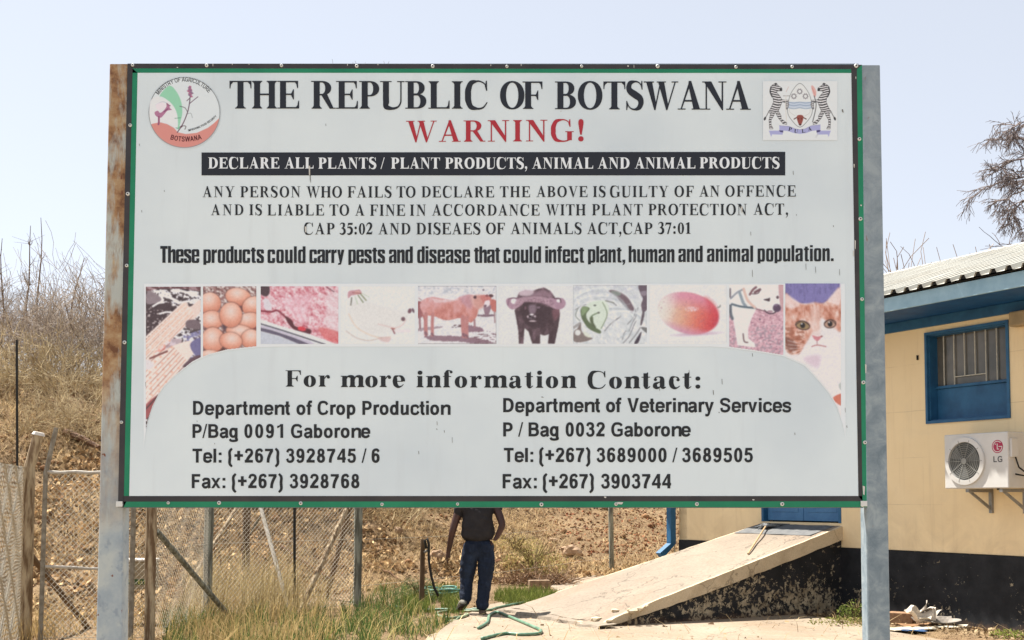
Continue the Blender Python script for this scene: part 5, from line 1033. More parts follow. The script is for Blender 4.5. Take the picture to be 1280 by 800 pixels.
def sheet_roof(s0, nr):
    b = MB(); prof = []
    for k in range(nr):
        x = s0 + k * pitch; prof += [(x, 0), (x + .095, 0), (x + .12, rib), (x + .175, rib), (x + .20, 0)]
    prof.append((s0 + nr * pitch, 0)); n = len(prof)
    K = 7; rw = []
    for j in range(K):
        o = OV + .06 - run * j / (K - 1); wob = .004 * math.sin(j * 2.1 + s0 * 3)
        rw.append([roof_pt(x, o, d + wob) for x, d in prof])
    V = [p for r in rw for p in r]; V += [p - Vector((0, 0, .003)) for p in V]; m = n * K
    fs = [(j * n + i, j * n + i + 1, (j + 1) * n + i + 1, (j + 1) * n + i) for j in range(K - 1) for i in range(n - 1)]
    fs += [(i + 1, i, m + i, m + i + 1) for i in range(n - 1)]
    b.add(V, fs); return b.build('roof_sheet', M_roof, bld)
ns = 4; s_ = -1.68; first = None
while s_ < L_ + .3:
    sheet_roof(s_, ns); s_ += ns * pitch + .0
b = MB(); q_ = -1.68
while q_ < L_ + .3:
    b.add([roof_pt(q_ + .100, OV + .035, .001), roof_pt(q_ + .195, OV + .035, .001), roof_pt(q_ + .172, OV + .035, rib - .005), roof_pt(q_ + .123, OV + .035, rib - .005)], [(0, 1, 2, 3)]); q_ += pitch
b.build('rib_end_shade', M_dark, bld, 'stuff')  # dark plates stand in for the shade inside the open rib ends
b = MB(); b.prism([roof_pt(-1.68, OV, -.02) + Vector((0, 0, 0)), roof_pt(L_ + .4, OV, -.02), roof_pt(L_ + .4, RIDGE_O, -.02), roof_pt(-1.68, RIDGE_O, -.02)], (0, 0, -.01)); b.build('roof_underlay', M_dark, bld)
b = MB(); q0, q1 = W(-1.68, RIDGE_Z - .01, RIDGE_O), W(L_ + .4, RIDGE_Z - .01, RIDGE_O); b.prism([q0, q1, W(L_ + .4, zs, -DEP - OV), W(-1.68, zs, -DEP - OV)], (0, 0, .01)); b.build('rear_roof_slope', M_roof, bld)
b = MB(); b.prism([W(-1.7, RIDGE_Z - .02, RIDGE_O + .16), W(-1.7, RIDGE_Z + .055, RIDGE_O), W(-1.7, RIDGE_Z - .02, RIDGE_O - .16)], E * (L_ + 2.1)); b.build('ridge_cap', M_roof, bld)
# window with reveal, glazing, burglar bars and a solid lower panel
M_glass = NT('dim_glass'); M_glass = M_glass.out(M_glass.ramp(M_glass.noise(2.2, 3), [(.35, lin(74, 74, 70)), (.65, lin(104, 100, 92))]), .22, spec=.5)
M_bar = pm('bar_paint', lin(200, 196, 180), scale=20)
def win(s0, s1, h0, h1, panel=True):
    f = MB(); w = .035
    for a, c_, d_, e_ in ((s0, s1, h1 - w, h1), (s0, s1, h0, h0 + w), (s0, s0 + w, h0 + w, h1 - w), (s1 - w, s1, h0 + w, h1 - w)): f.box((a, -.02, d_), (c_, .022, e_), M=Mw)
    # deep blue lining
    for a, c_, d_, e_ in ((s0 + w, s1 - w, h1 - w - .015, h1 - w), (s0 + w, s1 - w, h0 + w, h0 + w + .015), (s0 + w, s0 + w + .015, h0 + w + .015, h1 - w - .015), (s1 - w - .015, s1 - w, h0 + w + .015, h1 - w - .015)): f.box((a, -.20, d_), (c_, -.021, e_), M=Mw)
    o = f.build('window_frame', M_blue, bld)
    hm = h0 + (h1 - h0) * .40 if panel else h0 + .05
    a, c_ = s0 + .05, s1 - .05
    b = MB(); b.box((a, -.175, hm), (c_, -.165, h1 - .05), M=Mw); b.build('pane', M_glass, o)
    if panel:
        b = MB(); b.bbox((a, -.18, h0 + .05), (c_, -.15, hm - .02), .006, M=Mw); b.build('lower_panel', M_blue, o)
        b = MB(); b.bbox((a, -.18, hm - .02), (c_, -.12, hm + .015), .004, M=Mw); b.build('transom', M_blue, o)
    n = 7; zb = hm + (h1 - hm) * .17
    for k in range(n):
        x = a + (c_ - a) * (k + .75) / (n + .25)
        b = MB(); b.box((x - .006, -.150, zb if k in (2, 3) else hm + .016), (x + .006, -.138, h1 - .052), M=Mw); b.build('burglar_bar', M_bar, o)
    x1, x2 = [a + (c_ - a) * (k + .75) / (n + .25) for k in (1, 4)]
    b = MB(); b.box((x1 + .007, -.150, zb - .012), (x2 - .007, -.138, zb - .001), M=Mw); b.build('burglar_bar', M_bar, o)
win(*WIN); win(*hole2, panel=False)
# double door
f = MB()
for a, c_, d_, e_ in ((DOOR[0], DOOR[1], DOOR[3] - .05, DOOR[3]), (DOOR[0], DOOR[0] + .05, DOOR[2], DOOR[3] - .05), (DOOR[1] - .05, DOOR[1], DOOR[2], DOOR[3] - .05)): f.box((a, -.12, d_), (c_, .01, e_), M=Mw)
fr = f.build('door_frame', M_blue, bld)
mid = (DOOR[0] + DOOR[1]) / 2
for a, c_ in ((DOOR[0] + .055, mid - .004), (mid + .004, DOOR[1] - .055)):
    b = MB(); b.bbox((a, -.11, DOOR[2] + .02), (c_, -.07, DOOR[3] - .055), .006, M=Mw)
    b.bbox((a + .1, -.071, DOOR[2] + .15), (c_ - .1, -.062, DOOR[2] + .95), .004, M=Mw); b.bbox((a + .1, -.071, DOOR[2] + 1.1), (c_ - .1, -.062, DOOR[3] - .18), .004, M=Mw)
    d_ = b.build('door_leaf', M_bluedoor, bld)
    hx = c_ - .08 if a < mid - .1 else a + .08
    b = MB(); b.tube([W(hx, DOOR[2] + 1.0, -.065), W(hx, DOOR[2] + 1.0, -.02), W(hx, DOOR[2] + 1.12, -.02), W(hx, DOOR[2] + 1.12, -.065)], .008); b.build('handle', M_bolt, d_)
# downpipe with shoe, overflow pipe and small fittings
def blue_pipe():
    s_, z = wall_sh(838, 690, .10); s_ = -.12
    b = MB(); b.bbox((s_ - .07, .02, .86), (s_ + .06, .13, 3.97), .008, M=Mw)
    b.prism([W(s_ - .07, .86, .02), W(s_ - .07, .86, .13), W(s_ - .07, .70, .36), W(s_ - .07, .62, .28)], E * .13)
    return b.build('downpipe', M_blue, bld)
M_blue2 = M_blue
blue_pipe()
p0 = wall_sh(844, 694, .03)[0]
b = MB(); b.tube([W(p0, .62, .04), W(p0, 3.9, .04)], .016); b.build('overflow_pipe', pm('beige_pipe', lin(196, 178, 146)), bld)
b = MB(); b.bbox((5.27, .0, wall_sh(1156, 449)[1]), (5.285, .03, wall_sh(1156, 443)[1]), .003, M=Mw); b.build('wall_hook', M_dark, bld)
sl, hl = wall_sh(1279, 398)
b = MB(); b.bbox((sl - .10, 0, hl - .10), (sl + .12, .14, hl + .08), .02, M=Mw); b.build('wall_light', pm('beige_plastic', lin(170, 150, 116)), bld)
# splash block beside the plinth
sb0, _ = wall_sh(830, 700, .3)
b = MB(); b.bbox((-.55, -.02, -.02), (-.02, .5, .42), .02, M=Mw); b.build('splash_block', M_black, bld)

# ---------------------------------------------------------------- outdoor air-conditioning unit
def LW(s, o, h): return W(s, h, o)
M_ac = pm('white_enamel', lin(206, 204, 200), lin(196, 194, 188), 3, .45, .05, spec=.4)
M_acg = pm('grey_metal', lin(150, 148, 142), scale=12, metal=.3, rough=.5)
ac = thing('air_conditioner', 'white outdoor air conditioning unit with round fan grille on the cream wall', 'air conditioner', W(6.5, 1.6, .2))
as0, ah1 = wall_sh(1180, 543.5, .45); as1, ah0 = wall_sh(1261, 610, .45); ah0 = (ah0 + wall_sh(1180, 611, .45)[1]) / 2; ah1 = (ah1 + wall_sh(1261, 539.5, .45)[1]) / 2
b = MB(); b.bbox((as0, .10, ah0), (as1, .45, ah1), .012, M=Mw); b.build('casing', M_ac, ac)
fc_s = as0 + (as1 - as0) * .34; fc_h = (ah0 + ah1) / 2; fr_ = (ah1 - ah0) * .44
def circ(r, o, n=40): return [LW(fc_s + r * math.cos(2 * math.pi * k / n), o, fc_h + r * math.sin(2 * math.pi * k / n)) for k in range(n)]
b = MB(); n = 40; A, B_, C1, D1 = circ(fr_, .451), circ(fr_ * .99, .475), circ(fr_ * .80, .478), circ(fr_ * .78, .452)
b.add(A + B_ + C1 + D1, [(j * n + i, j * n + (i + 1) % n, (j + 1) * n + (i + 1) % n, (j + 1) * n + i) for j in range(3) for i in range(n)]); b.build('fan_ring', M_ac, ac, smooth=False)
b = MB(); b.add(circ(fr_ * .80, .453), [tuple(range(n))]); b.build('fan_cavity', NT('fan_dark').out(lin(84, 86, 84), .7), ac)
gm = pm('grille_wire', lin(150, 150, 144), scale=20)
for k in range(9):
    r = fr_ * (.12 + .085 * k); b = MB(); q = circ(r, .474, 28); b.tube(q + [q[0]], .003, 4, cap=False); b.build('grille_ring', gm, ac)
for k in range(10):
    a = math.pi * 2 * k / 10; b = MB(); b.tube([LW(fc_s + fr_ * .1 * math.cos(a), .477, fc_h + fr_ * .1 * math.sin(a)), LW(fc_s + fr_ * .9 * math.cos(a), .477, fc_h + fr_ * .9 * math.sin(a))], .0035, 4); b.build('grille_spoke', gm, ac)
for k in range(3):
    a0_ = 2.1 * k + .5; pts = []
    for rr2, da in ((.12, -.2), (.75, -.45), (.75, .35), (.12, .3)): pts.append(LW(fc_s + fr_ * rr2 * math.cos(a0_ + da), .456 + (.008 if da > 0 else 0), fc_h + fr_ * rr2 * math.sin(a0_ + da)))
    b = MB(); b.prism(pts, NRM * .004); b.build('fan_blade', NT('blade_grey').out(lin(112, 114, 112), .5), ac)
b = MB(); b.add(circ(fr_ * .13, .479, 20), [tuple(range(20))]); b.build('fan_hub', gm, ac)
# round emblem and letters on the casing
lg_s = as0 + (as1 - as0) * .845; lg_h = ah0 + (ah1 - ah0) * .74; lr = (ah1 - ah0) * .118
M_crim = NT('crimson_print').out(lin(166, 52, 84), .45); M_grl = NT('dark_grey_print').out(lin(84, 84, 86), .5)
def ring_on(cs, ch, r0, r1, o, a0, a1, mat, name, n=30):
    b = MB(); P_ = []
    for k in range(n + 1):
        a = R(a0 + (a1 - a0) * k / n)
        for r in (r0, r1): P_.append(LW(cs + r * math.cos(a), o, ch + r * math.sin(a)))
    b.add(P_, [(2 * k, 2 * k + 1, 2 * k + 3, 2 * k + 2) for k in range(n)]); return b.build(name, mat, ac)
ring_on(lg_s, lg_h, lr * .04, lr, .4515, 0, 360, M_crim, 'logo_disc')
ring_on(lg_s, lg_h, lr * .74, lr * .86, .4522, 45, 360, M_ac, 'logo_mark')
b = MB()
for q in ((-.10, -.45, .04, .45), (.04, -.45, .30, -.33), (-.46, .30, -.30, .46), (.20, -.06, .86, .06)): b.box((lg_s + q[0] * lr, .4517, lg_h + q[1] * lr), (lg_s + q[2] * lr, .4524, lg_h + q[3] * lr), M=Mw)
b.build('logo_mark', M_ac, ac)
b = MB(); k = (ah1 - ah0) * .105 / 716; x = lg_s - lr * .86
for ch in 'LG':
    g, gw = sans_glyph(ch, 150, 130)
    shapes_to_mb(b, g, lambda X_, Y_, dd, x=x: LW(x + X_ * k * 1.0, dd, lg_h - lr * 2.35 + Y_ * k), .4515); x += gw * k * 1.05
b.build('lettering', M_grl, ac)
# service cover and cable on the side, wall brackets below
b = MB(); b.bbox((as1 + .001, .30, ah1 - .30), (as1 + .03, .42, ah1 - .08), .006, M=Mw); b.build('service_cover', M_ac, ac)
b = MB(); b.tube([W(as1 + .03, ah1 - .3, .36), W(as1 + .05, ah1 - .42, .33), W(as1 + .10, ah1 - .5, .24), W(as1 + .07, ah1 - .56, .2)], .010); b.tube([W(as1 + .04, ah1 - .5, .38), W(as1 + .09, ah1 - .52, .28), W(as1 + .1, ah1 - .4, .14)], .010); b.build('cable', M_dark, ac)
b = MB(); b.bbox((as0 + .40, .03, ah0 + .01), (as0 + .5, .09, ah0 + .06), .004, M=Mw)
for s_ in (as0 + .30, as1 - .14):
    b = MB(); b.box((s_, .0, ah0 - .30), (s_ + .045, .035, ah0 - .006), M=Mw); b.box((s_, .036, ah0 - .045), (s_ + .045, .44, ah0 - .006), M=Mw)
    b.prism([W(s_ + .01, ah0 - .26, .036), W(s_ + .01, ah0 - .22, .036), W(s_ + .01, ah0 - .046, .34), W(s_ + .01, ah0 - .046, .40)], E * .02); b.build('bracket', M_acg, ac)
b = MB(); b.tube([W(as0 + .66, ah0 - .02, .3), W(as0 + .66, ah0 + .0, .3)], .02); b.build('drain_plug', M_dark, ac)

# ---------------------------------------------------------------- ramp
rs1 = (wall_sh(1052, 700)[0]); rs0 = rs1 - 2.3; RL = 4.1
def S0(o): return 2.10 - .55 * o / RL if o < RL - .01 else 1.55
RH = 1.23
M_rtop = mat_concrete('ramp_concrete', lin(132, 120, 106), lin(150, 138, 122), lin(140, 114, 94), .9)
M_redge = mat_concrete('ramp_edge', lin(192, 176, 148), lin(204, 188, 160), lin(150, 134, 110), 2.2)
ramp = thing('ramp', 'sloping concrete ramp with peeling black side leading up to the blue door', 'ramp', W((rs0 + rs1) / 2, 0, 2))
def rz(o):      # ramp surface height at distance o from the wall
    return RH - (RH - .075) * (max(o, 0) / RL)
rg = random.Random(4)
os_ = [k * RL / 34 for k in range(35)]
nn = 20; V = []
def crumble(o, s):
    d = 0.0
    if o > RL - .9 and s > rs1 - .25: d = .06 * (o - RL + .9) * rg.uniform(.2, 1)
    return d
for o in os_:
    for k in range(nn + 1):
        s_ = S0(o) + (rs1 - S0(o)) * k / nn; j = 0
        if k == nn: j = rg.uniform(-.012, .006) - (.03 * rg.random() if o > 3.1 else 0)
        V.append(W(s_ + j, rz(o) - crumble(o, s_) + .004 * math.sin(s_ * 7 + o * 5), o + (rg.uniform(-.02, .02) if o >= RL - .01 else 0)))
nt_ = nn + 1
fs = [(i * nt_ + k, i * nt_ + k + 1, (i + 1) * nt_ + k + 1, (i + 1) * nt_ + k) for i in range(34) for k in range(nn)]
b = MB(); b.add(V, fs); nv = len(V)
b.add([W(rs0 + (rs1 - rs0) * k / nn, .0, RL + .01) for k in range(nt_)] + [V[34 * nt_ + k] for k in range(nt_)], [(k, k + 1, nt_ + k + 1, nt_ + k) for k in range(nn)])
b.build('ramp_deck', M_rtop, ramp)
def side(smul, sf, name1, name2, out):
    b = MB(); th = .19
    lo_ = [max(rz(o) - th * (1 - .55 * (o / RL) ** 3), .0) + rg.uniform(-.006, .006) for o in os_]
    V1 = [W(sf(o) + out + rg.uniform(-.004, .004), rz(o) - (.05 * rg.random() if o > 3.3 else .004 * rg.random()), o) for o in os_]
    V2 = [W(sf(o) + out + rg.uniform(-.003, .003), l, o) for l, o in zip(lo_, os_)]
    V3 = [W(sf(o) - out * .2, l, o) for l, o in zip(lo_, os_)]; V0 = [V[i * nt_ + (nn if out > 0 else 0)] for i in range(35)]
    m = 35
    b.add(V0 + V1 + V2 + V3, [(j * m + i, j * m + i + 1, (j + 1) * m + i + 1, (j + 1) * m + i) for j in range(3) for i in range(m - 1)]); b.build(name1, M_redge, ramp)
    b = MB(); V4 = [W(sf(o), -.1, o) for o in os_]; V3b = [W(sf(o), l + .01, o) for l, o in zip(lo_, os_)]
    b.add(V3b + V4, [(i, i + 1, m + i + 1, m + i) for i in range(m - 1)]); b.build(name2, M_blackr, ramp)
side(1, lambda o: rs1, 'ramp_edge', 'ramp_side', .035); side(-1, S0, 'ramp_edge', 'ramp_side', -.035)
# low broken lip in front of the ramp foot
b = MB(); P_ = []
for k in range(25):
    s_ = rs0 - .1 + (rs1 - rs0 + .35) * k / 24; o = RL + .14 + .05 * math.sin(k * 1.3) + rg.uniform(-.02, .02)
    P_.append((s_, o))
top = [W(s_, .055 + rg.uniform(-.01, .01), o) for s_, o in P_] ; inn = [W(s_, .075, RL - .12) for s_, o in P_]; lowr = [W(s_ , .0, o + .03) for s_, o in P_]
b.add(inn + top + lowr, [(j * 25 + i, j * 25 + i + 1, (j + 1) * 25 + i + 1, (j + 1) * 25 + i) for j in range(2) for i in range(24)]); b.build('ramp_lip', M_rtop, ramp)
# broken chunks at the near corner
for k in range(9):
    s_ = rs1 - rg.uniform(-.12, .35); o = RL - rg.uniform(-.18, .7); r = rg.uniform(.03, .075)
    bm = bmesh.new(); bmesh.ops.create_icosphere(bm, subdivisions=1, radius=r)
    for v in bm.verts: v.co *= rg.uniform(.7, 1.25); v.co.z *= .6
    c0 = W(s_, max(rz(o) - .01, .03), o); b = MB(); b.add([c0 + v.co for v in bm.verts], [[v.index for v in f_.verts] for f_ in bm.faces]); bm.free(); b.build('broken_chunk', M_redge, ramp)
# thin dark grey patch across the ramp top, mop lying on the ramp
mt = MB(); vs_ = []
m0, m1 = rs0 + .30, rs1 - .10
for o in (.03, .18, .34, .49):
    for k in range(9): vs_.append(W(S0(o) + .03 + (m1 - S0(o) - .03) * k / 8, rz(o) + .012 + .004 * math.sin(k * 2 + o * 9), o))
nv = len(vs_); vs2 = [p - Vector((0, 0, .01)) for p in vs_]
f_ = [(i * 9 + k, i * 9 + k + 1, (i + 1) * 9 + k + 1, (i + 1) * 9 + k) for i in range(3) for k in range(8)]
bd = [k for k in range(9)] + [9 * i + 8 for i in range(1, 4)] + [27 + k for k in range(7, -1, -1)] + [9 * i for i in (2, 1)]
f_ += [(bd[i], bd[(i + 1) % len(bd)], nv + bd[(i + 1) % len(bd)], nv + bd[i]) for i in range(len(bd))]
mt.add(vs_ + vs2, f_); o = mt.build('dark_grey_patch', pm('patch_grey', lin(112, 112, 110), lin(92, 93, 94), 8, .9)); tag(o, 'large flat dark grey patch across the top of the ramp', 'mat')
def on_ramp(px, py, lift=.0):
    lo_, hi_ = .05, RL
    for _ in range(40):       # solve for the ramp surface under the pixel
        m = (lo_ + hi_) / 2
        r = ray(px, py); base = W(rs0, rz(m), m)
        t_ = (base - Vector((0, 0, EYE))).dot(NRM) / r.dot(NRM); p = Vector((0, 0, EYE)) + r * t_
        if p.z > rz(m): hi_ = m
        else: lo_ = m
    p.z = rz(m) + lift; return p
mop = thing('mop', 'mop with wooden handle and grey strings lying on the ramp', 'mop', on_ramp(955, 665))
A, B_ = on_ramp(935, 694, .02), on_ramp(957, 664, .07)
b = MB(); b.tube([A, B_], .013, 8); b.build('handle', pm('mop_wood', lin(190, 160, 120), scale=20), mop)
M_str = pm('mop_string', lin(140, 142, 142), lin(96, 98, 100), 30, .95)
hc = on_ramp(964, 659, .05)
b = MB(); b.tube([B_, B_.lerp(hc, .25)], .022, 8); b.build('socket', M_str, mop)
b = MB(); rg2 = random.Random(8)
for k in range(60):
    a = rg2.uniform(-.9, .9); L2 = rg2.uniform(.18, .42); d0 = (hc - B_).normalized(); d0 = Matrix.Rotation(a, 3, 'Z') @ Vector((d0.x, d0.y, 0)).normalized()
    pts = [B_ + Vector((0, 0, .01)), B_ + d0 * L2 * .4 + Vector((0, 0, rg2.uniform(.0, .05)))]; q = B_ + d0 * L2 + Vector((rg2.uniform(-.05, .05), rg2.uniform(-.05, .05), 0)); q.z = rz(max(.05, (q - P0).dot(NRM))) + .022; pts.append(q)
    b.tube(pts, .008, 4)
b.build('mop_strings', M_str, mop, 'stuff')
# ================================================================== VEGETATION AND LITTER
M_straw = mat_col('dry_straw', .9, .3); M_leaf = mat_col('grass_blade', .8, .4); M_twig = mat_col('twig_bark', .9, 0)
M_litter = mat_col('leaf_litter', .95, .1)
def cols(n, a, b, rng=RNG, jit=.12):
    a, b = np.array(lin(*a)), np.array(lin(*b)); t = rng.random((n, 1)); k = 1 + (rng.random((n, 1)) - .5) * jit * 2
    return (a * t + b * (1 - t)) * k
def blades(name, px, py, pz, h, w, lean, az, col, mat, kind='stuff', parent=None, bend=1.0):
    """px..pz roots, h length, w width, lean horizontal reach fraction, az direction"""
    n = len(px); dx, dy = np.cos(az), np.sin(az); wx, wy = -np.sin(az + RNG.normal(0, .9, n)), np.cos(az + RNG.normal(0, .9, n))
    B = np.stack([px, py, pz], 1); Wd = np.stack([wx, wy, 0 * wx], 1) * (w / 2)[:, None]
    up = np.sqrt(np.clip(1 - lean ** 2, 0.0, 1))
    m1 = B + np.stack([dx * lean * h * .35, dy * lean * h * .35, h * .55 * np.clip(up + .15, 0, 1)], 1)
    tip = B + np.stack([dx * lean * h, dy * lean * h, h * up * bend], 1)
    V = np.stack([B - Wd, B + Wd, m1 + Wd * .8, m1 - Wd * .8, tip + Wd * .15, tip - Wd * .15], 1).reshape(-1, 3)
    i = np.arange(n)[:, None] * 6
    Q = np.concatenate([i + np.array([0, 1, 2, 3]), i + np.array([3, 2, 4, 5])])
    return np_mesh(name, V, Q, mat, parent, kind, np.repeat(col, 6, 0))
def flat_bits(name, x, y, z, r, col, mat, kind='stuff', tilt=.7):
    n = len(x); a = RNG.random((n, 3)) - .5; a /= np.linalg.norm(a, axis=1)[:, None]; a[:, 2] *= tilt
    c = RNG.random((n, 3)) - .5; c[:, 2] *= tilt; c -= a * (a * c).sum(1)[:, None]; c /= np.linalg.norm(c, axis=1)[:, None]
    B = np.stack([x, y, z], 1); r = r[:, None]; asp = (.35 + .6 * RNG.random((n, 1)))
    V = np.stack([B - a * r, B - c * r * asp, B + a * r * .9, B + c * r * asp], 1).reshape(-1, 3)
    Q = np.arange(n)[:, None] * 4 + np.arange(4)
    return np_mesh(name, V, Q, mat, None, kind, np.repeat(col, 4, 0))
# straw and litter over the bank
def scatter(n, x0, x1, y0, y1, dens):
    x = RNG.uniform(x0, x1, n * 3); y = y0 + (y1 - y0) * RNG.random(n * 3) ** 1.3
    k = RNG.random(n * 3) < dens(x, y); x, y = x[k][:n], y[k][:n]; return x, y
def bankd(x, y): return y - foot(x)
def red(x, y): return smooth((x - .2) / 1.5) * smooth((5.5 - x) / 2) * smooth((bankd(x, y) - 1) / 1.5)      # bare reddish cut beside the building
dens = lambda x, y: np.clip(smooth((bankd(x, y) + .6) / 1.2) * (.15 + 1.5 * smooth((fbm(x / 1.6, y / 1.6, 51, 4) - .36) / .25)), 0, 1) * (1 - .72 * red(x, y)) + .02
x, y = scatter(130000, -16, 9, 10, 40, dens); n = len(x)
blades('dry_straw_litter', x, y, height(x, y) - .005, RNG.uniform(.10, .42, n), RNG.uniform(.005, .012, n), RNG.uniform(.75, .998, n), RNG.uniform(0, 6.28, n), cols(n, (212, 188, 144), (124, 102, 74), jit=.4), M_straw)
x, y = scatter(60000, -16, 9, 10, 40, lambda x, y: np.clip(dens(x, y) + .25 * smooth(bankd(x, y) / 1.2), 0, 1)); n = len(x)
cc_ = cols(n, (176, 148, 112), (94, 74, 56), jit=.45); rd = red(x, y)[:, None]; cc_ = cc_ * (1 - rd) + cols(n, (152, 98, 70), (108, 68, 50), jit=.4) * rd
flat_bits('fallen_leaves', x, y, height(x, y) + .015, RNG.uniform(.015, .055, n), cc_, M_litter)
x, y = scatter(26000, -9, 6, 11.5, 26, lambda x, y: np.clip(smooth((bankd(x, y) + .8) / 1.2) * smooth((fbm(x / .9, y / .9, 91, 3) - .35) / .2), 0, 1)); n = len(x)
flat_bits('curled_leaves', x, y, height(x, y) + RNG.uniform(.01, .07, n), RNG.uniform(.03, .085, n), cols(n, (206, 176, 132), (110, 84, 62), jit=.45), M_litter, tilt=1.0)
# clods and small stones
def stones(name, x, y, r, col, mat):
    ico = bmesh.new(); bmesh.ops.create_icosphere(ico, subdivisions=1, radius=1); I = np.array([v.co for v in ico.verts]); Fc = np.array([[v.index for v in f_.verts] for f_ in ico.faces]); ico.free()
    n = len(x); k = len(I); sc = r[:, None] * RNG.uniform(.6, 1.25, (n, 3)); sc[:, 2] *= .7
    V = I[None] * sc[:, None, :] * RNG.uniform(.8, 1.2, (n, k, 1)); a = RNG.uniform(0, 6.28, n)
    ca, sa = np.cos(a)[:, None], np.sin(a)[:, None]; X_, Y_ = V[..., 0] * ca - V[..., 1] * sa, V[..., 0] * sa + V[..., 1] * ca
    V = np.stack([X_ + x[:, None], Y_ + y[:, None], V[..., 2] + (height(x, y) + r * .2)[:, None]], -1).reshape(-1, 3)
    Fq = (Fc[None] + (np.arange(n) * k)[:, None, None]).reshape(-1, 3)
    return np_mesh(name, V, Fq, mat, None, 'stuff', np.repeat(col, k, 0), n=3)
x, y = scatter(9000, -12, 9, 12, 38, lambda x, y: (bankd(x, y) > .3) * np.clip(.05 + .6 * red(x, y) + .35 * smooth(bankd(x, y) / 2), 0, 1)); n = len(x)
stones('soil_clods', x, y, RNG.uniform(.012, .05, n) * (1 + (RNG.random(n) > .97) * 1.5), cols(n, (150, 116, 84), (104, 74, 54), jit=.3), M_litter)
# gravelly grit on the flat soil and beside the plinth
x = RNG.uniform(-7, 9, 26000); y = RNG.uniform(8, 27, 26000); k = (bankd(x, y) < .5); x, y = x[k], y[k]
on = np.zeros(len(x), bool)
PX2 = np.array([(q.x, q.y) for q in OUT])
def inside(px, py, poly_):
    c_ = np.zeros(len(px), bool)
    for i in range(len(poly_)):
        (ax_, ay_), (bx_, by_) = poly_[i], poly_[(i + 1) % len(poly_)]
        c_ ^= ((ay_ <= py) != (by_ <= py)) & (px < (bx_ - ax_) * (py - ay_) / ((by_ - ay_) or 1e-9) + ax_)
    return c_
onp = inside(x, y, PX2)
keep = ~onp | (RNG.random(len(x)) < .07); x, y, onp = x[keep], y[keep], onp[keep]; n = len(x)
flat_bits('grit', x, y, np.where(onp, .026, height(x, y) + .006), RNG.uniform(.008, .03, n), cols(n, (170, 146, 112), (104, 84, 64), jit=.3), M_litter, tilt=.3)

# grass -------------------------------------------------------------
def patch(n, px0, px1, py0, py1, fn):
    u, v = RNG.uniform(px0, px1, n), py0 + (py1 - py0) * RNG.random(n); k = fn(u, v); u, v = u[k], v[k]
    g = [ground(a, b_) for a, b_ in zip(u, v)]; return np.array([p.x for p in g]), np.array([p.y for p in g]), u, v
def gmask(u, v):
    top = np.interp(u, [205, 230, 300, 380, 440, 480, 520, 545, 600, 640], [772, 762, 770, 768, 756, 745, 742, 752, 790, 812])
    return (v > top + (fbm(u / 14, v / 8, 61, 3) - .5) * 26) & ((u < 500) | (v < 772) | (v > 752 + (u - 520) * .55)) & (fbm(u / 20, v / 10, 63, 3) > .44)
x, y, u, v = patch(34000, 205, 640, 735, 900, gmask); n = len(x)
onp = inside(x, y, PX2); x, y = x[~onp], y[~onp]; n = len(x)
gc = cols(n, (92, 112, 60), (54, 76, 38), jit=.4); k = RNG.random(n) < .24; gc[k] = cols(k.sum(), (190, 170, 110), (150, 132, 84))
blades('green_grass', x, y, height(x, y) - .01, RNG.uniform(.07, .30, n) * (.55 + .9 * fbm(x / .5, y / .5, 97, 2)), RNG.uniform(.006, .012, n), RNG.uniform(.05, .9, n), RNG.uniform(0, 6.28, n), gc, M_leaf)
# green tufts behind the person and by the ramp
x, y, u, v = patch(5200, 590, 700, 738, 762, lambda u, v: ((u - 655) / 44) ** 2 + ((v - 750) / 9) ** 2 < 1 + (fbm(u / 9, v / 5, 65, 3) - .5) * 1.2)
x2, y2, u2, v2_ = patch(4200, 505, 580, 738, 768, lambda u, v: fbm(u / 12, v / 6, 66, 3) > .42)
x, y = np.concatenate([x, x2]), np.concatenate([y, y2]); n = len(x)
blades('green_grass', x, y, height(x, y) + .01, RNG.uniform(.06, .20, n), RNG.uniform(.006, .011, n), RNG.uniform(.05, .7, n), RNG.uniform(0, 6.28, n), cols(n, (120, 126, 62), (76, 90, 42), jit=.3), M_leaf)
# tall dry grass
x, y, u, v = patch(2600, 225, 420, 748, 778, lambda u, v: (fbm(u / 24, v / 14, 71, 3) > .40) & (RNG.random(len(u)) < np.interp(u, [215, 240, 290, 360, 400, 430], [.15, .8, 1, .9, .35, .1]))); n = len(x)
blades('tall_dry_grass', x, y, height(x, y) - .01, RNG.uniform(.25, 1.1, n) ** 1.2 * np.interp(u, [215, 280, 330, 380, 430], [.7, .9, 1, .8, .5]), RNG.uniform(.005, .009, n), RNG.uniform(.05, .75, n), RNG.normal(.4, 1.2, n), cols(n, (190, 172, 128), (140, 122, 84), jit=.3), M_straw)
x, y = RNG.uniform(-6.2, -2, 5200), RNG.uniform(11.5, 15, 5200); n = len(x)
k = fbm(x / .7, y / .7, 73, 3) > .5; x, y = x[k], y[k]; n = len(x)
blades('tall_dry_grass', x, y, height(x, y) - .01, RNG.uniform(.15, .5, n), RNG.uniform(.005, .009, n), RNG.uniform(.1, .8, n), RNG.uniform(0, 6.28, n), cols(n, (196, 170, 120), (150, 128, 84), jit=.2), M_straw)
# long arching stems in front of the green grass
n = 34; u, v = RNG.uniform(430, 560, n), RNG.uniform(765, 840, n); g = [ground(a, b_) for a, b_ in zip(u, v)]
blades('arching_straw', np.array([p.x for p in g]), np.array([p.y for p in g]), np.zeros(n), RNG.uniform(.3, .7, n), RNG.uniform(.006, .010, n), RNG.uniform(.5, .9, n), RNG.normal(0, 1.2, n), cols(n, (206, 190, 132), (170, 160, 100)), M_straw)

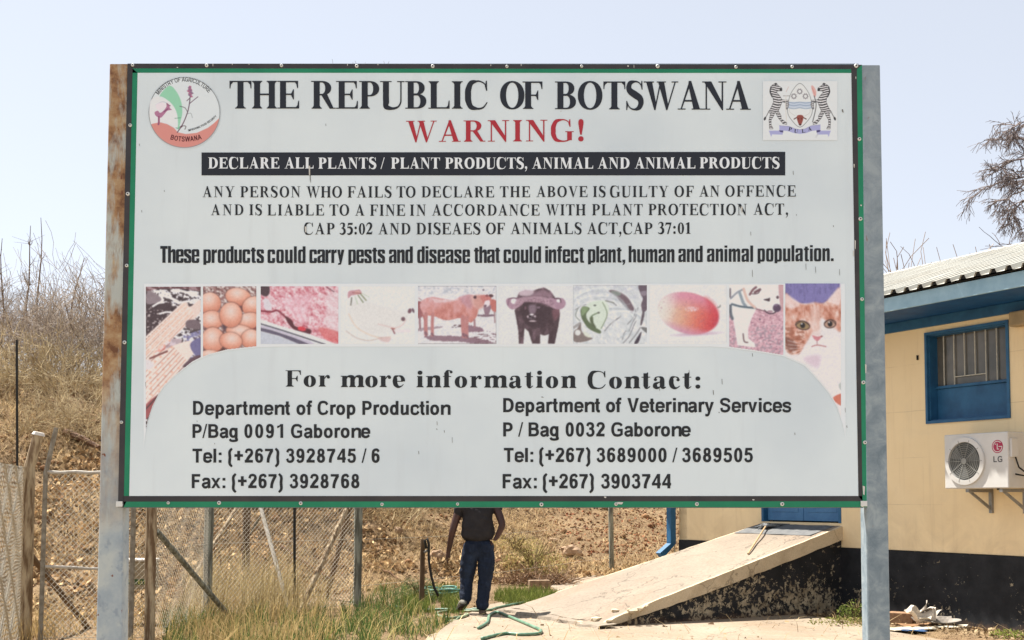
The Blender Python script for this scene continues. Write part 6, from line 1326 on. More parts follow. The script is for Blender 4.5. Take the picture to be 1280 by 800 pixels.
# small plants
def plant(name, label, px, py, h, r, n, ca, cb, grp=None, z=None, leafy=True, cat='plant', loc=None):
    g = loc or ground(px, py); zz = hz(g.x, g.y) if z is None else z
    t_ = thing(name, label, cat, (g.x, g.y, zz), grp)
    rg = random.Random(int(px * 7 + py)); b = MB()
    for k in range(max(6, n // 30)):
        a = rg.uniform(0, 6.28); q = r * rg.uniform(.3, 1)
        b.tube([(g.x, g.y, zz), (g.x + math.cos(a) * q * .4, g.y + math.sin(a) * q * .4, zz + h * .55), (g.x + math.cos(a) * q, g.y + math.sin(a) * q, zz + h * rg.uniform(.6, 1))], [.006, .005, .002], 4)
    b.build('stem', pm('stem_' + name, lin(120, 104, 70)), t_, 'stuff')
    a = RNG.uniform(0, 6.28, n); rr = r * np.sqrt(RNG.random(n)) ; x, y = g.x + np.cos(a) * rr, g.y + np.sin(a) * rr; z_ = zz + h * RNG.random(n) * (1 - .5 * rr / r)
    m = n; A = RNG.normal(0, 1, (m, 3)); A /= np.linalg.norm(A, axis=1)[:, None]; B_ = np.cross(A, RNG.normal(0, 1, (m, 3))); B_ /= np.linalg.norm(B_, axis=1)[:, None]
    L2 = RNG.uniform(.012, .028, (m, 1)) if leafy else RNG.uniform(.02, .05, (m, 1)); C0 = np.stack([x, y, z_], 1)
    V = np.stack([C0 - A * L2, C0 - B_ * L2 * .4, C0 + A * L2, C0 + B_ * L2 * .4], 1).reshape(-1, 3)
    np_mesh('foliage', V, np.arange(m)[:, None] * 4 + np.arange(4), M_leaf, t_, 'stuff', np.repeat(cols(m, ca, cb, jit=.3), 4, 0))
    return t_
plant('green_weed', 'small leafy green weed against the black plinth at the foot of the ramp wall', 1070, 775, .30, .26, 500, (120, 130, 66), (70, 86, 40), 'weeds along the black plinth')
plant('green_weed', 'low spreading weed on the dirt just left of the right signboard post', 1058, 781, .10, .5, 500, (150, 150, 84), (96, 106, 52), 'weeds along the black plinth')
plant('green_weed', 'tiny pale green weed by the plinth near the right edge', 1262, 797, .12, .22, 260, (150, 160, 80), (98, 112, 52), 'weeds along the black plinth')
plant('grass_tuft', 'grey green tuft beside the hose coil left of the walking person', 523, 752, .45, .45, 1100, (116, 124, 84), (84, 96, 60))
# dry brushwood heap right of the person
def brush(name, label, px, py, w, h, n, cat='brush pile', ca=(142, 110, 78), cb=(84, 66, 50)):
    g = ground(px, py); zz = hz(g.x, g.y); rg = random.Random(int(px)); V = []; b = MB()
    t_ = thing(name, label, cat, (g.x, g.y, zz))
    for k in range(n):
        a = rg.uniform(0, 6.28); q = rg.random() ** .6 * w; s = Vector((g.x + math.cos(a) * q, g.y + math.sin(a) * q * .6, zz + rg.uniform(0, .1)))
        d = Vector((rg.gauss(0, 1), rg.gauss(0, .6), abs(rg.gauss(0, .45)))).normalized(); L2 = rg.uniform(.2, .6)
        b.tube([s, s + d * L2 * .5 + Vector((0, 0, rg.uniform(0, .06))), s + d * L2 + Vector((0, 0, rg.uniform(-.08, .08)))], [.009, .006, .003], 3)
    b.build('twigs', pm('brushwood' + str(px), lin(*ca), lin(*cb), 14), t_, 'stuff'); return t_
brush('brush_pile', 'tangle of brown dead twigs lying right of the walking person', 668, 731, .75, .3, 340)
plant('dry_bush', 'low straw coloured bush growing out of the dead twigs', 668, 722, .75, .7, 2300, (176, 160, 104), (116, 116, 66), cat='bush')
plant('dry_bush', 'pale dried bush on the bank above the brick', 645, 716, .5, .6, 1500, (196, 174, 120), (150, 140, 88), cat='bush')

# ------------------------------------------------------------------ bare thickets and trees
def twig_tree(seed, H, spread, n0, depth, r0, lean=.25, droop=0.0, start=0.0, sub=(3, 5), ca=(150, 138, 128), cb=(96, 84, 76), thin=.0028, ratio=.62, fork=(.25, .9), wig=.17, up=.15):
    """returns V (N,3), quads, colours of a bare crown and a trunk list"""
    rg = random.Random(seed); segs = []
    def grow(p, d, L2, r, k):
        n = 4; pts = [p]; 
        for i in range(n):
            d = (d + Vector((rg.gauss(0, wig), rg.gauss(0, wig), rg.gauss(0, wig * .8) + up * .3 - droop * (depth - k) * .06))).normalized(); pts.append(pts[-1] + d * L2 / n)
        r1 = max(r * .5, thin); segs.append((pts, r, r1, k))
        if k <= 0: return
        for _ in range(rg.randint(*sub)):
            f = rg.uniform(*fork); i = min(int(f * n), n - 1); q = pts[i].lerp(pts[i + 1], f * n - i)
            ax_ = Vector((rg.gauss(0, 1), rg.gauss(0, 1), rg.gauss(0, .5))).normalized()
            grow(q, (d + ax_ * rg.uniform(.5, 1.1)).normalized(), L2 * ratio * rg.uniform(.7, 1.2), max(r1 * rg.uniform(.6, .95), thin), k - 1)
    for k in range(n0):
        a = rg.uniform(0, 6.28); d = Vector((math.cos(a) * spread * rg.random(), math.sin(a) * spread * rg.random(), 1)).normalized()
        grow(Vector((math.cos(a) * start * rg.random(), math.sin(a) * start * rg.random(), -.1)), d, H * rg.uniform(.55, .85), r0 * rg.uniform(.6, 1), depth)
    V, Q, Cc, big = [], [], [], []
    ca_, cb_ = np.array(lin(*ca)), np.array(lin(*cb))
    for pts, ra, rb, k in segs:
        t0 = (pts[1] - pts[0]).normalized(); a = t0.orthogonal().normalized(); b_ = t0.cross(a); f = rg.random(); base = len(V)
        for i, p in enumerate(pts):
            r = ra + (rb - ra) * i / (len(pts) - 1)
            for j in range(3):
                q = 2.0944 * j; V.append(tuple(p + (a * math.cos(q) + b_ * math.sin(q)) * r)); Cc.append(ca_ * f + cb_ * (1 - f))
        for i in range(len(pts) - 1):
            for j in range(3): Q.append((base + i * 3 + j, base + i * 3 + (j + 1) % 3, base + (i + 1) * 3 + (j + 1) % 3, base + (i + 1) * 3 + j))
    return np.array(V), np.array(Q), np.array(Cc)
def tree_obj(name, label, cat, loc, V, Q, Cc, grp=None, rz_=0, sc=1.0, split=None):
    t_ = thing(name, label, cat, loc, grp)
    o = np_mesh('branches', V + np.array(loc), Q, M_twig, t_, 'stuff', Cc)
    t_.rotation_euler = (0, 0, rz_); t_.scale = (sc, sc, sc); return t_
finer = twig_tree(91, 3.2, 1.0, 26, 2, .014, start=1.0, sub=(4, 7), up=.12, ratio=.55, thin=.0048, ca=(190, 172, 156), cb=(122, 108, 98), wig=.24)
protos = [twig_tree(11 + k, 3.4, .95, 15, 2, .022, start=.9, sub=(3, 6), up=.2, ratio=.6, thin=.0052, ca=(198, 184, 168), cb=(112, 100, 90), wig=.24) for k in range(3)]
rgb_ = random.Random(21)
def rest(t_, x, y, sc, rot):
    t_.location = (x, y, hz(x, y) - .05); t_.scale = (sc,) * 3; t_.rotation_euler = (0, 0, rot)
spots = []
for px in (-60, -22, 14, 46, 82, 112, 146, 190): spots.append((px, 31.5, .92))
for px in (-40, 0, 34, 66, 100, 132, 168, 215): spots.append((px, 34.5, 1.0))
for px in (250, 300, 360, 420, 480): spots.append((px, 36, 1.0))
for px in (1118, 1150, 1182, 1090, 1215): spots.append((px, 37, 1.25))
where = ['at the far left edge', 'left of the black fence picket', 'above the left fence corner', 'just left of the rusty signboard post']
src = {}
cnt = 0
for i, (px, Y, sc) in enumerate(spots):
    x = (px - 640) / F * Y; k = i % 3 if px < 700 else 9; sc *= rgb_.uniform(.78, 1.15)
    grp = 'bare thicket bushes on the bank' if px < 700 else 'bare bushes rising behind the roof'
    lab = 'bare grey thicket bush on the dry bank behind the fence' if px < 700 else 'leafless bush tops showing just above the metal roof'
    if k not in src:
        V, Q_, Cc = finer if k == 9 else protos[k]; t_ = tree_obj('bare_bush', lab, 'bush', (0, 0, 0), V, Q_, Cc, grp); src[k] = t_
    else:
        t_ = src[k].copy(); C.objects.link(t_)
        for ch in src[k].children: c2 = ch.copy(); C.objects.link(c2); c2.parent = t_
        t_['label'] = lab; t_['group'] = grp
    row = 'front' if Y < 33 else 'rear' if px < 240 else 'far'
    nth = ['first', 'second', 'third', 'fourth', 'fifth', 'sixth', 'seventh', 'eighth', 'ninth', 'tenth']
    if px < 700: t_['label'] = 'bare grey thicket bush, ' + nth[[q[0] for q in spots if q[1] == Y].index(px)] + ' from the left in the ' + row + ' row'
    else: t_['label'] = 'leafless bush tops above the metal roof, ' + nth[sorted(q[0] for q in spots if q[0] > 700).index(px)] + ' from the right post'
    rest(t_, x, Y + rgb_.uniform(-1, 1), sc if px < 700 else (at(px, 318 + rgb_.uniform(-8, 12), Y).z - hz(x, Y)) / finer[0][:, 2].max() * 1.06, rgb_.uniform(0, 6.28))
# low scrub on the bank slope under the thicket
lowV = twig_tree(40, 1.5, 1.4, 22, 2, .012, start=.8, sub=(4, 6), ca=(206, 188, 150), cb=(128, 112, 90), thin=.0045, up=.02)
ls = None
for i, (px, Y) in enumerate(((-10, 27), (18, 28.5), (44, 27.5), (72, 29), (98, 27), (116, 25), (8, 24), (86, 24.5), (250, 25), (290, 23), (330, 26), (360, 24.5), (405, 25), (460, 27), (500, 26), (210, 24), (545, 28))):
    x = (px - 640) / F * Y
    if ls is None: ls = t_ = tree_obj('dry_scrub', '', 'bush', (0, 0, 0), *lowV)
    else:
        t_ = ls.copy(); C.objects.link(t_)
        for ch in ls.children: c2 = ch.copy(); C.objects.link(c2); c2.parent = t_
    xs_ = sorted((-10, 18, 44, 72, 98, 116, 8, 86, 250, 290, 330, 360, 405, 460, 500, 210, 545)); k_ = xs_.index(px)
    t_['label'] = 'low dry scrub on the bank slope, ' + (['first', 'second', 'third', 'fourth', 'fifth', 'sixth', 'seventh', 'eighth'][k_] + ' from the left picture edge' if k_ < 8 else ['first', 'second', 'third', 'fourth', 'fifth', 'sixth', 'seventh', 'eighth', 'ninth'][k_ - 8] + ' right of the rusty post'); t_['group'] = 'low scrub bushes on the bank slope'
    rest(t_, x, Y, rgb_.uniform(.6, 1.1), rgb_.uniform(0, 6.28))
# tall thin saplings standing out of the thicket (each placed by the tip it shows)
def sapling(name, label, px, Y, tip_y, seed, lean_px=0, n=3, grp=None):
    x = (px - 640) / F * Y; z0 = hz(x, Y); top = at(px + lean_px, tip_y, Y); rg = random.Random(seed); b = MB()
    t_ = thing(name, label, 'sapling', (x, Y, z0)); base = Vector((x, Y, z0 - .1)); pts = []
    for k in range(9):
        f = k / 8; pts.append(base.lerp(top, f) + Vector((math.sin(f * 5 + seed) * .18 * f * (1.2 - f) * 2, 0, 0)))
    b.tube(pts, [.05 - .042 * k / 8 for k in range(9)], 5); b.build('stem', pm('sapling_bark', lin(120, 104, 92)), t_)
    b = MB()
    for k in range(n * 6):
        f = rg.uniform(.35, .97); i = int(f * 8); p = pts[i]; d = Vector((rg.choice((-1, 1)) * rg.uniform(.3, 1), rg.gauss(0, .4), rg.uniform(.6, 1.3))).normalized(); L2 = rg.uniform(.3, 1.1) * (1.1 - f)
        q = [p, p + d * L2 * .5, p + d * L2 + Vector((0, 0, .08))]; b.tube(q, [.012, .008, .004], 4)
        for _ in range(2): e = p + d * L2 * rg.uniform(.4, .9); b.tube([e, e + Vector((rg.gauss(0, .25), rg.gauss(0, .2), rg.uniform(.05, .3)))], [.006, .003], 3)
    b.build('twigs', pm('sapling_twig', lin(140, 124, 110)), t_, 'stuff'); return t_
sapling('bare_sapling', 'tall thin bare sapling rising highest above the thicket', 50, 33, 272, 3, -2, 1)
sapling('bare_sapling', 'thin bare sapling leaning right over the thicket at the far left', 12, 32, 282, 5, 28, 2)
sapling('bare_sapling', 'branched bare sapling at the left edge of the picture', -8, 32, 298, 6, 14, 4)
sapling('bare_sapling', 'forked bare branch leaning right just left of the rusty post', 80, 32, 322, 8, 24, 2)
# bare tree whose tips show just over the top edge of the signboard
x, Y = (440 - 640) / F * 38, 38; V, Q_, Cc = twig_tree(61, 6.2, .35, 3, 4, .10, sub=(3, 4), up=.3, thin=.006, ratio=.6)
ztip = at(440, 76, 38).z - hz(x, Y); V *= ztip / V[:, 2].max(); V[:, 1] *= .3; V[:, 0] *= .6; kk = V[V[:, 2].argmax()]
tree_obj('bare_tree', 'bare tree whose twig tips peek over the top edge of the signboard', 'tree', (x - kk[0], Y - kk[1], hz(x, Y)), V, Q_, Cc)
# wide thorn tree behind the building, upper right
tr_ = thing('thorn_tree', 'large leafless thorn tree with drooping fine twigs behind the building roof', 'tree', (14.0, 24.5, 0))
tb = Vector((14.0, 24.5, hz(14.0, 24.5)))
rg = random.Random(77); segsA = []
M_tb = pm('thorn_bark', lin(104, 92, 86), lin(74, 64, 60), 14)
b = MB(); crown0 = tb + Vector((-.5, 0, 5.1)); b.tube([tb + Vector((0, 0, -.3)), tb + Vector((.1, 0, 2.2)), crown0], [.26, .2, .17], 9); b.build('trunk', M_tb, tr_, smooth=True)
bl = MB(); TV, TQ, TC = [], [], []
ca_, cb_ = np.array(lin(136, 124, 118)), np.array(lin(88, 80, 82))
def addseg(pts, ra, rb):
    t0 = (pts[1] - pts[0]).normalized(); a = t0.orthogonal().normalized(); b_ = t0.cross(a); f = rg.random(); base = len(TV); L2 = len(pts)
    for i, p in enumerate(pts):
        r = ra + (rb - ra) * i / (L2 - 1)
        for j in range(3): q = 2.0944 * j; TV.append(tuple(p + (a * math.cos(q) + b_ * math.sin(q)) * r)); TC.append(ca_ * f + cb_ * (1 - f))
    for i in range(L2 - 1):
        for j in range(3): TQ.append((base + i * 3 + j, base + i * 3 + (j + 1) % 3, base + (i + 1) * 3 + (j + 1) % 3, base + (i + 1) * 3 + j))
def branch(p, d, L2, r, k):
    n = 4; pts = [p]
    for i in range(n):
        grav = {5: .02, 4: .02, 3: -.01, 2: -.05, 1: -.10, 0: -.12}[k]
        d = (d + Vector((rg.gauss(0, .17), rg.gauss(0, .17), rg.gauss(0, .15) + grav))).normalized(); pts.append(pts[-1] + d * L2 / n)
    addseg(pts, r, max(r * .55, .0046))
    if k == 0: return
    for c_ in range({5: 4, 4: 7, 3: 6, 2: 6, 1: 5}[k]):
        f = rg.uniform(.3, 1); i = min(int(f * n), n - 1); q = pts[i].lerp(pts[i + 1], f * n - i); axv = Vector((rg.gauss(0, 1), rg.gauss(0, 1), rg.gauss(0, .6))).normalized()
        branch(q, (d + axv * rg.uniform(.45, .95)).normalized(), L2 * rg.uniform(.5, .72), max(r * .55, .0046), k - 1)
for a in range(9):
    an = a * .7 - 1.4; branch(crown0 + Vector((0, 0, rg.uniform(-.1, .4))), Vector((math.cos(an), math.sin(an), rg.uniform(.5, 1.4))).normalized(), rg.uniform(1.6, 2.1), .06, 3)
def limb(points, r0, kids, L2):
    """a limb through given points, bristling with fine drooping side branches"""
    P_ = [np.array(p, float) for p in points]; pts = []
    for i in range(len(P_) - 1):
        a_, b_, c_, d_ = P_[max(i - 1, 0)], P_[i], P_[i + 1], P_[min(i + 2, len(P_) - 1)]
        for k in range(5): t_ = k / 5; pts.append(Vector(.5 * (2 * b_ + (c_ - a_) * t_ + (2 * a_ - 5 * b_ + 4 * c_ - d_) * t_ * t_ + (-a_ + 3 * b_ - 3 * c_ + d_) * t_ ** 3)) + Vector((rg.gauss(0, .025), rg.gauss(0, .04), rg.gauss(0, .025))))
    pts.append(Vector(P_[-1])); addseg(pts, r0, .008)
    for k in range(int(kids * .8)):
        f = .25 + .75 * rg.random() ** .8; i = min(int(f * (len(pts) - 1)), len(pts) - 2); d0 = (pts[i + 1] - pts[i]).normalized()
        branch(pts[i], (d0 + Vector((rg.gauss(0, .6), rg.gauss(0, .6), rg.gauss(0, .55)))).normalized(), L2 * rg.uniform(.5, 1.1), .016, 2)
Tp = lambda px, py, dy=0.0: at(px + 10, py, 24.5 + dy)
for lp, r0, kids, L2 in (([(1352, 262, 0), (1318, 238, -.2), (1282, 222, -.4), (1250, 226, -.5), (1216, 238, -.6)], .07, 17, .62), ([(1350, 255, 0), (1312, 205, .2), (1278, 176, .3), (1248, 172, .4), (1238, 182, .4)], .06, 17, .60), ([(1318, 238, -.2), (1285, 240, .3), (1262, 258, .5), (1248, 285, .6)], .045, 13, .5),
        ([(1352, 262, 0), (1310, 262, .6), (1288, 275, .9), (1277, 300, 1.1)], .05, 14, .6), ([(1350, 255, 0), (1330, 180, -.3), (1300, 152, -.5), (1272, 152, -.6), (1256, 158, -.6)], .06, 15, .55), ([(1312, 205, .2), (1280, 200, -.3), (1252, 204, -.6), (1234, 216, -.8)], .04, 13, .5),
        ([(1282, 222, -.4), (1264, 238, -.7), (1244, 252, -.9)], .03, 9, .42), ([(1352, 262, 0), (1380, 200, .5), (1400, 150, .8)], .07, 12, .8), ([(1352, 262, 0), (1400, 240, -1), (1460, 220, -2)], .07, 14, .9)):
    limb([Tp(*q) for q in lp], r0, kids, L2)
bl2 = MB(); bl2.tube([crown0, crown0.lerp(Tp(1352, 262), .6), Tp(1352, 262)], [.16, .12, .08], 7); bl2.build('main_limb', M_tb, tr_)
np_mesh('branches', np.array(TV), np.array(TQ), M_twig, tr_, 'stuff', np.array(TC))

# fallen branches and rocks on the bank
M_log = pm('dead_wood', lin(124, 92, 66), lin(84, 62, 46), 10, stretch=(1, 1, 4))
for px0, py0, px1, py1, Y, r, lab in ((82, 548, 124, 556, 24.5, .09, 'thick brown dead log lying on the bank left of the rusty post'), (350, 655, 412, 690, 21.5, .05, 'long dead branch lying across the slope below the signboard'), (462, 645, 500, 668, 23, .03, 'pale broken branch lying on the straw right of the fence post')):
    A, B_ = at(px0, py0, Y), at(px1, py1, Y - .5); A.z, B_.z = hz(A.x, A.y) + r, hz(B_.x, B_.y) + r; b = MB(); rg = random.Random(px0)
    b.tube([A.lerp(B_, k / 6) + Vector((0, 0, rg.uniform(-.02, .03))) for k in range(7)], [r * (1 - .4 * k / 6) for k in range(7)], 8)
    o = b.build('dead_log', M_log); tag(o, lab, 'log')
def rock(px, py, r, lab, squash=(1, .8, .6), seed=1, mat=None, sharp=.25, sink=.25):
    g = None
    for Yk in np.arange(12, 36, .1):
        p = at(px, py, Yk)
        if p.z < hz(p.x, p.y): g = p; break
    g = g or ground(px, py); z = hz(g.x, g.y)
    bm = bmesh.new(); bmesh.ops.create_icosphere(bm, subdivisions=3, radius=r); rg = random.Random(seed); from mathutils import noise as mn
    for v in bm.verts:
        q = v.co / r; v.co *= 1 + sharp * mn.noise(q * 1.3 + Vector((seed, 0, 0))) * 2 + .12 * mn.noise(q * 4 + Vector((seed, 5, 0)))
        v.co = Vector((v.co.x * squash[0], v.co.y * squash[1], v.co.z * squash[2]))
    b = MB(); b.add([Vector((g.x, g.y, z + r * squash[2] * (1 - sink))) + v.co for v in bm.verts], [[v.index for v in f_.verts] for f_ in bm.faces]); bm.free()
    o = b.build('rock', mat or M_rock); tag(o, lab, 'rock'); return o
M_rock = pm('pale_rock', lin(176, 150, 122), lin(128, 102, 78), 5, .9, .6, .02)
rock(714, 697, .20, 'large pale boulder with a dark hollow on the bank right of the person', (1.2, .9, .75), 3, sharp=.22)
rock(546, 700, .13, 'rounded pale stone on the slope just left of the walking person', (1.2, .9, .8), 5)
rock(152, 762, .10, 'whitish stone beside the tan box behind the fence', (1.3, 1, .7), 7)
rock(497, 668, .10, 'small stone high on the bank right of the grey fence post', (1, .8, .7), 8)
rock(690, 678, .10, 'small flat stone on the slope above the boulder', (1.3, .8, .5), 9)
g = ground(674, 737); b = MB(); Mb = Matrix.Translation(g) @ Matrix.Rotation(.15, 4, 'Z'); b.bbox((-.19, -.09, 0), (.19, .09, .17), .012, M=Mb)
o = b.build('concrete_block', pm('block_grey', lin(158, 134, 108), lin(112, 92, 74), 12, .9, .5, .01)); tag(o, 'weathered building block in the grass right of the person', 'block')
# ================================================================== FENCE
M_fp = pm('fence_post_wood', lin(182, 164, 134), lin(112, 90, 66), 13, .9, .8, .01, stretch=(1.6, 1.6, .22), lo=.42, hi=.6)
M_fg = pm('fence_post_grey', lin(140, 142, 130), lin(92, 92, 82), 13, .85, .7, .01, stretch=(1.6, 1.6, .22), lo=.42, hi=.6)
M_pipe = pm('pipe_grey', lin(150, 144, 130), lin(116, 106, 90), 14, .7, .2)
M_wire = pm('fence_wire', lin(190, 184, 168), lin(150, 142, 126), 40, .6, 0)
M_wdark = pm('wood_dark', lin(120, 98, 74), lin(84, 66, 48), 9, .9, .4, stretch=(1, 1, .2))
M_blackp = NT('black_paint_pole').out(lin(40, 40, 38), .7)
M_capw = pm('mortar_white', lin(226, 218, 206), scale=20)
fence = thing('chain_link_fence', 'chain link boundary fence with timber posts and slanting braces left of and below the signboard', 'fence', (-5.57, 13.4, 0))
def gp(px, Y): 
    x = (px - 640) / F * Y; return Vector((x, Y, hz(x, Y)))
def fpost(px, Y, h, r, mat, lab=None, lean=0):
    g = gp(px, Y); b = MB(); rg = random.Random(int(px)); pts = [g + Vector((lean * k / 6 + rg.uniform(-.006, .006), rg.uniform(-.006, .006), -.15 + (h + .15) * k / 6)) for k in range(7)]
    b.tube(pts, [r * rg.uniform(.94, 1.06) for _ in range(7)], 10); o = b.build('fence_post', mat, fence, smooth=False)
    if lab: o['label'] = lab
    return g
A0 = gp(37, 13.4)
# cranked corner post with white filled top
b = MB(); b.tube([A0 + Vector((0, 0, -.2)), A0 + Vector((.0, 0, 1.0)), A0 + Vector((0, 0, 1.98)), A0 + Vector((.095, 0, 2.36))], [.066, .064, .062, .06], 12); o = b.build('fence_post', M_fp, fence); o['label'] = 'thick cranked corner post with a white top'
b = MB(); b.tube([A0 + Vector((.092, 0, 2.35)), A0 + Vector((.10, 0, 2.385))], [.075, .06], 12); b.build('post_cap', M_capw, o)
A1 = gp(55, 13.2)
b = MB(); b.tube([A1 + Vector((0, 0, -.1)), A1 + Vector((.02, 0, 1.9)), A1 + Vector((.13, 0, 2.42))], .028, 8); b.build('gate_pole', M_pipe, fence)
A2 = gp(167, 13.2); b = MB(); b.tube([A2 + Vector((0, 0, -.1)), A2 + Vector((.01, 0, 1.95))], .03, 8); b.build('gate_pole', M_pipe, fence)
fpost(190, 13.2, 2.05, .062, M_fp, None)
fpost(262, 15.8, 2.1, .060, M_fg, 'grey green fence post')
fpost(448, 17.6, 2.1, .062, M_fg, None)
fpost(309, 19.6, 2.3, .065, M_wdark, None)
def rail(p, q, r, mat, name='rail', lab=None):
    b = MB(); n = 6; rg = random.Random(int(p.x * 100)); b.tube([p.lerp(q, k / n) + Vector((0, 0, rg.uniform(-.01, .01))) for k in range(n + 1)], r, 8); o = b.build(name, mat, fence)
    if lab: o['label'] = lab
M_railw = pm('rail_white', lin(196, 190, 178), lin(160, 150, 134), 14)
rail(at(58, 590, 13.2), at(166, 591, 13.2), .020, M_railw); rail(at(57, 709, 13.2), at(166, 711, 13.2), .017, M_railw)
def brace(px0, py0, Y0, px1, Y1, r, mat, py1=None):
    p = at(px0, py0, Y0); q = gp(px1, Y1) if py1 is None else at(px1, py1, Y1); q.z -= .05
    b = MB(); b.tube([p.lerp(q, k / 6) for k in range(7)], r, 8); b.build('brace', mat, fence)
brace(196, 664, 13.25, 300, 15.3, .034, M_fg); brace(37, 692, 13.5, 118, 14.6, .036, M_wdark)
brace(318, 600, 19.5, 222, 17.5, .030, M_fp); brace(345, 610, 19.6, 300, 20.8, .02, M_fg)
brace(318, 606, 17.5, 366, 16.4, .030, M_railw); brace(450, 600, 17.5, 370, 15.7, .038, M_fp); brace(447, 598, 17.6, 408, 19.0, .04, M_wdark)
g = gp(370, 16.5); b = MB(); b.tube([g + Vector((0, 0, -.1)), g + Vector((-.02, 0, 2.0))], .020, 8); b.build('black_picket', M_blackp, fence)
g = gp(764, 25.5); b = MB(); b.tube([g + Vector((0, 0, -.1)), g + Vector((-.02, 0, 2.4))], .055, 8); b.build('fence_post', M_fg, fence)['label'] = 'lone thin grey post near the building corner'
g = gp(22, 22.5); b = MB(); b.tube([g + Vector((0, 0, -.1)), at(21, 425, 22.5)], .024, 6); b.build('black_picket', M_blackp, fence)
def mesh_panel(P_, Q_, z0, z1, cell=.066, r=.0030, name='chain_link_mesh', zt=None):
    """woven diagonals between ground points P_ and Q_"""
    d = Q_ - P_; d.z = 0; L2 = d.length; d.normalize(); b = MB(); nrm = Vector((-d.y, d.x, 0)); H_ = z1 - z0
    n = int((L2 + H_) / cell)
    for s_ in (1, -1):
        for k in range(-int(H_ / cell), n + 1):
            u0 = k * cell; a0, a1 = (u0, z0), (u0 + H_, z1)
            if s_ < 0: a0, a1 = (u0 + H_, z0), (u0, z1)
            # clip to 0..L2
            (ua, va), (ub, vb) = a0, a1
            if ua > ub: ua, va, ub, vb = ub, vb, ua, va
            if ub <= 0 or ua >= L2: continue
            if ua < 0: va += (vb - va) * (0 - ua) / (ub - ua); ua = 0
            if ub > L2: vb = va + (vb - va) * (L2 - ua) / (ub - ua); ub = L2
            sag = lambda u: .012 * math.sin(u * 9 + s_)
            p, q = P_ + d * ua + nrm * sag(ua), P_ + d * ub + nrm * sag(ub); base = P_.z + (Q_.z - P_.z) * ua / L2; base2 = P_.z + (Q_.z - P_.z) * ub / L2
            p = Vector((p.x, p.y, base + va)) + nrm * .003 * s_; q = Vector((q.x, q.y, base2 + vb)) + nrm * .003 * s_
            b.tube([p, q], r, 3, cap=False)
    for zz in (z0 + .02, (z0 + z1) / 2, z1 - .01):
        b.tube([P_ + Vector((0, 0, zz)), Q_ + Vector((0, 0, zz))], r * 1.3, 4, cap=False)
    return b.build(name, M_wire, fence, 'stuff')
mesh_panel(gp(57, 13.22), gp(166, 13.22), .02, 1.93)
mesh_panel(gp(168, 13.25), gp(188, 13.25), .02, 1.95)
mesh_panel(gp(262, 15.8) + Vector((-.0, 0, 0)), gp(448, 17.6), .02, 2.0)
mesh_panel(gp(192, 13.3), gp(262, 15.75), .02, 2.0, r=.0018)
mesh_panel(gp(-95, 8.6), gp(31, 13.4), .02, 1.98, cell=.066, r=.0034)
# strands of plain wire along the top of the bank
b = MB(); A, B_ = at(-10, 421, 28), at(140, 424, 28)
for dz in (0, -.25, -.6, -1.0): b.tube([A + Vector((0, 0, dz)), A.lerp(B_, .5) + Vector((0, 0, dz - .05)), B_ + Vector((0, 0, dz))], .006, 4)
b.build('wire_strand', M_wire, fence, 'stuff')
b = MB(); A, B_ = gp(448, 17.6), gp(764, 25.5)
for dz in (.3, 1.0, 1.7): b.tube([A + Vector((0, 0, dz)), A.lerp(B_, .5) + Vector((0, 0, dz - .04)), B_ + Vector((0, 0, dz))], .0035, 4)
b.build('wire_strand', M_wire, fence, 'stuff')

# tan cabinet with yellow badge and green strip behind the fence
bx = at(170, 735, 15.2); bx.z = hz(bx.x, bx.y)
cab = thing('tan_cabinet', 'tan metal box with white top, yellow badge and green name strip behind the fence', 'box', (bx.x, bx.y, bx.z))
M_tan = pm('tan_metal', lin(152, 138, 112), lin(136, 122, 98), 6, .7)
x0, x1 = at(146, 700, 15).x, at(190, 700, 15).x; zt, zb = at(160, 699, 15).z, at(160, 737, 15).z
b = MB(); b.bbox((x0, 15.0, zb), (x1, 15.3, zt - .03), .012); b.build('case', M_tan, cab)
b = MB(); b.bbox((x0 - .01, 14.98, zt - .028), (x1 + .01, 15.31, zt), .008); b.build('lid', M_capw, cab)
for dx in (.05, x1 - x0 - .09):
    b = MB(); b.box((x0 + dx, 15.03, bx.z - .1), (x0 + dx + .04, 15.07, zb)); b.box((x0 + dx, 15.23, bx.z - .1), (x0 + dx + .04, 15.27, zb)); b.build('leg', M_tan, cab)
def pl(px0, py0, px1, py1, d, mat, nm):
    a, c_ = at(px0, py0, 15.0 - d), at(px1, py1, 15.0 - d); b = MB(); b.box((a.x, 15 - d, c_.z), (c_.x, 15 - d + .003, a.z)); return b.build(nm, mat, cab)
M_yel = NT('yellow_print').out(lin(214, 178, 40), .5); M_gst = NT('green_print').out(lin(60, 84, 48), .5)
pl(151, 703, 159, 706, .004, M_yel, 'badge'); pl(151, 709, 160, 714, .004, M_yel, 'badge'); pl(159, 724, 184, 731, .004, M_gst, 'name_strip')
a = at(163, 712.5, 14.996); b = MB(); b.tube([(a.x, 14.997, a.z), (a.x, 14.985, a.z)], .018, 14); b.build('knob', M_blackp, cab)
b = MB(); M_lt = NT('pale_letter').out(lin(188, 186, 110), .5)
for k, ch in enumerate('Y  ELE'):
    if ch == ' ': continue
    px = 160.5 + k * 3.9; g_, gw = sans_glyph(ch, 170, 140); a = at(px, 730, 14.99); kz = .045 / 716
    shapes_to_mb(b, g_, lambda X_, Y_, dd: Vector((a.x + X_ * kz * .8, 14.99 - dd, a.z + Y_ * kz)), .0)
b.build('lettering', M_lt, cab)

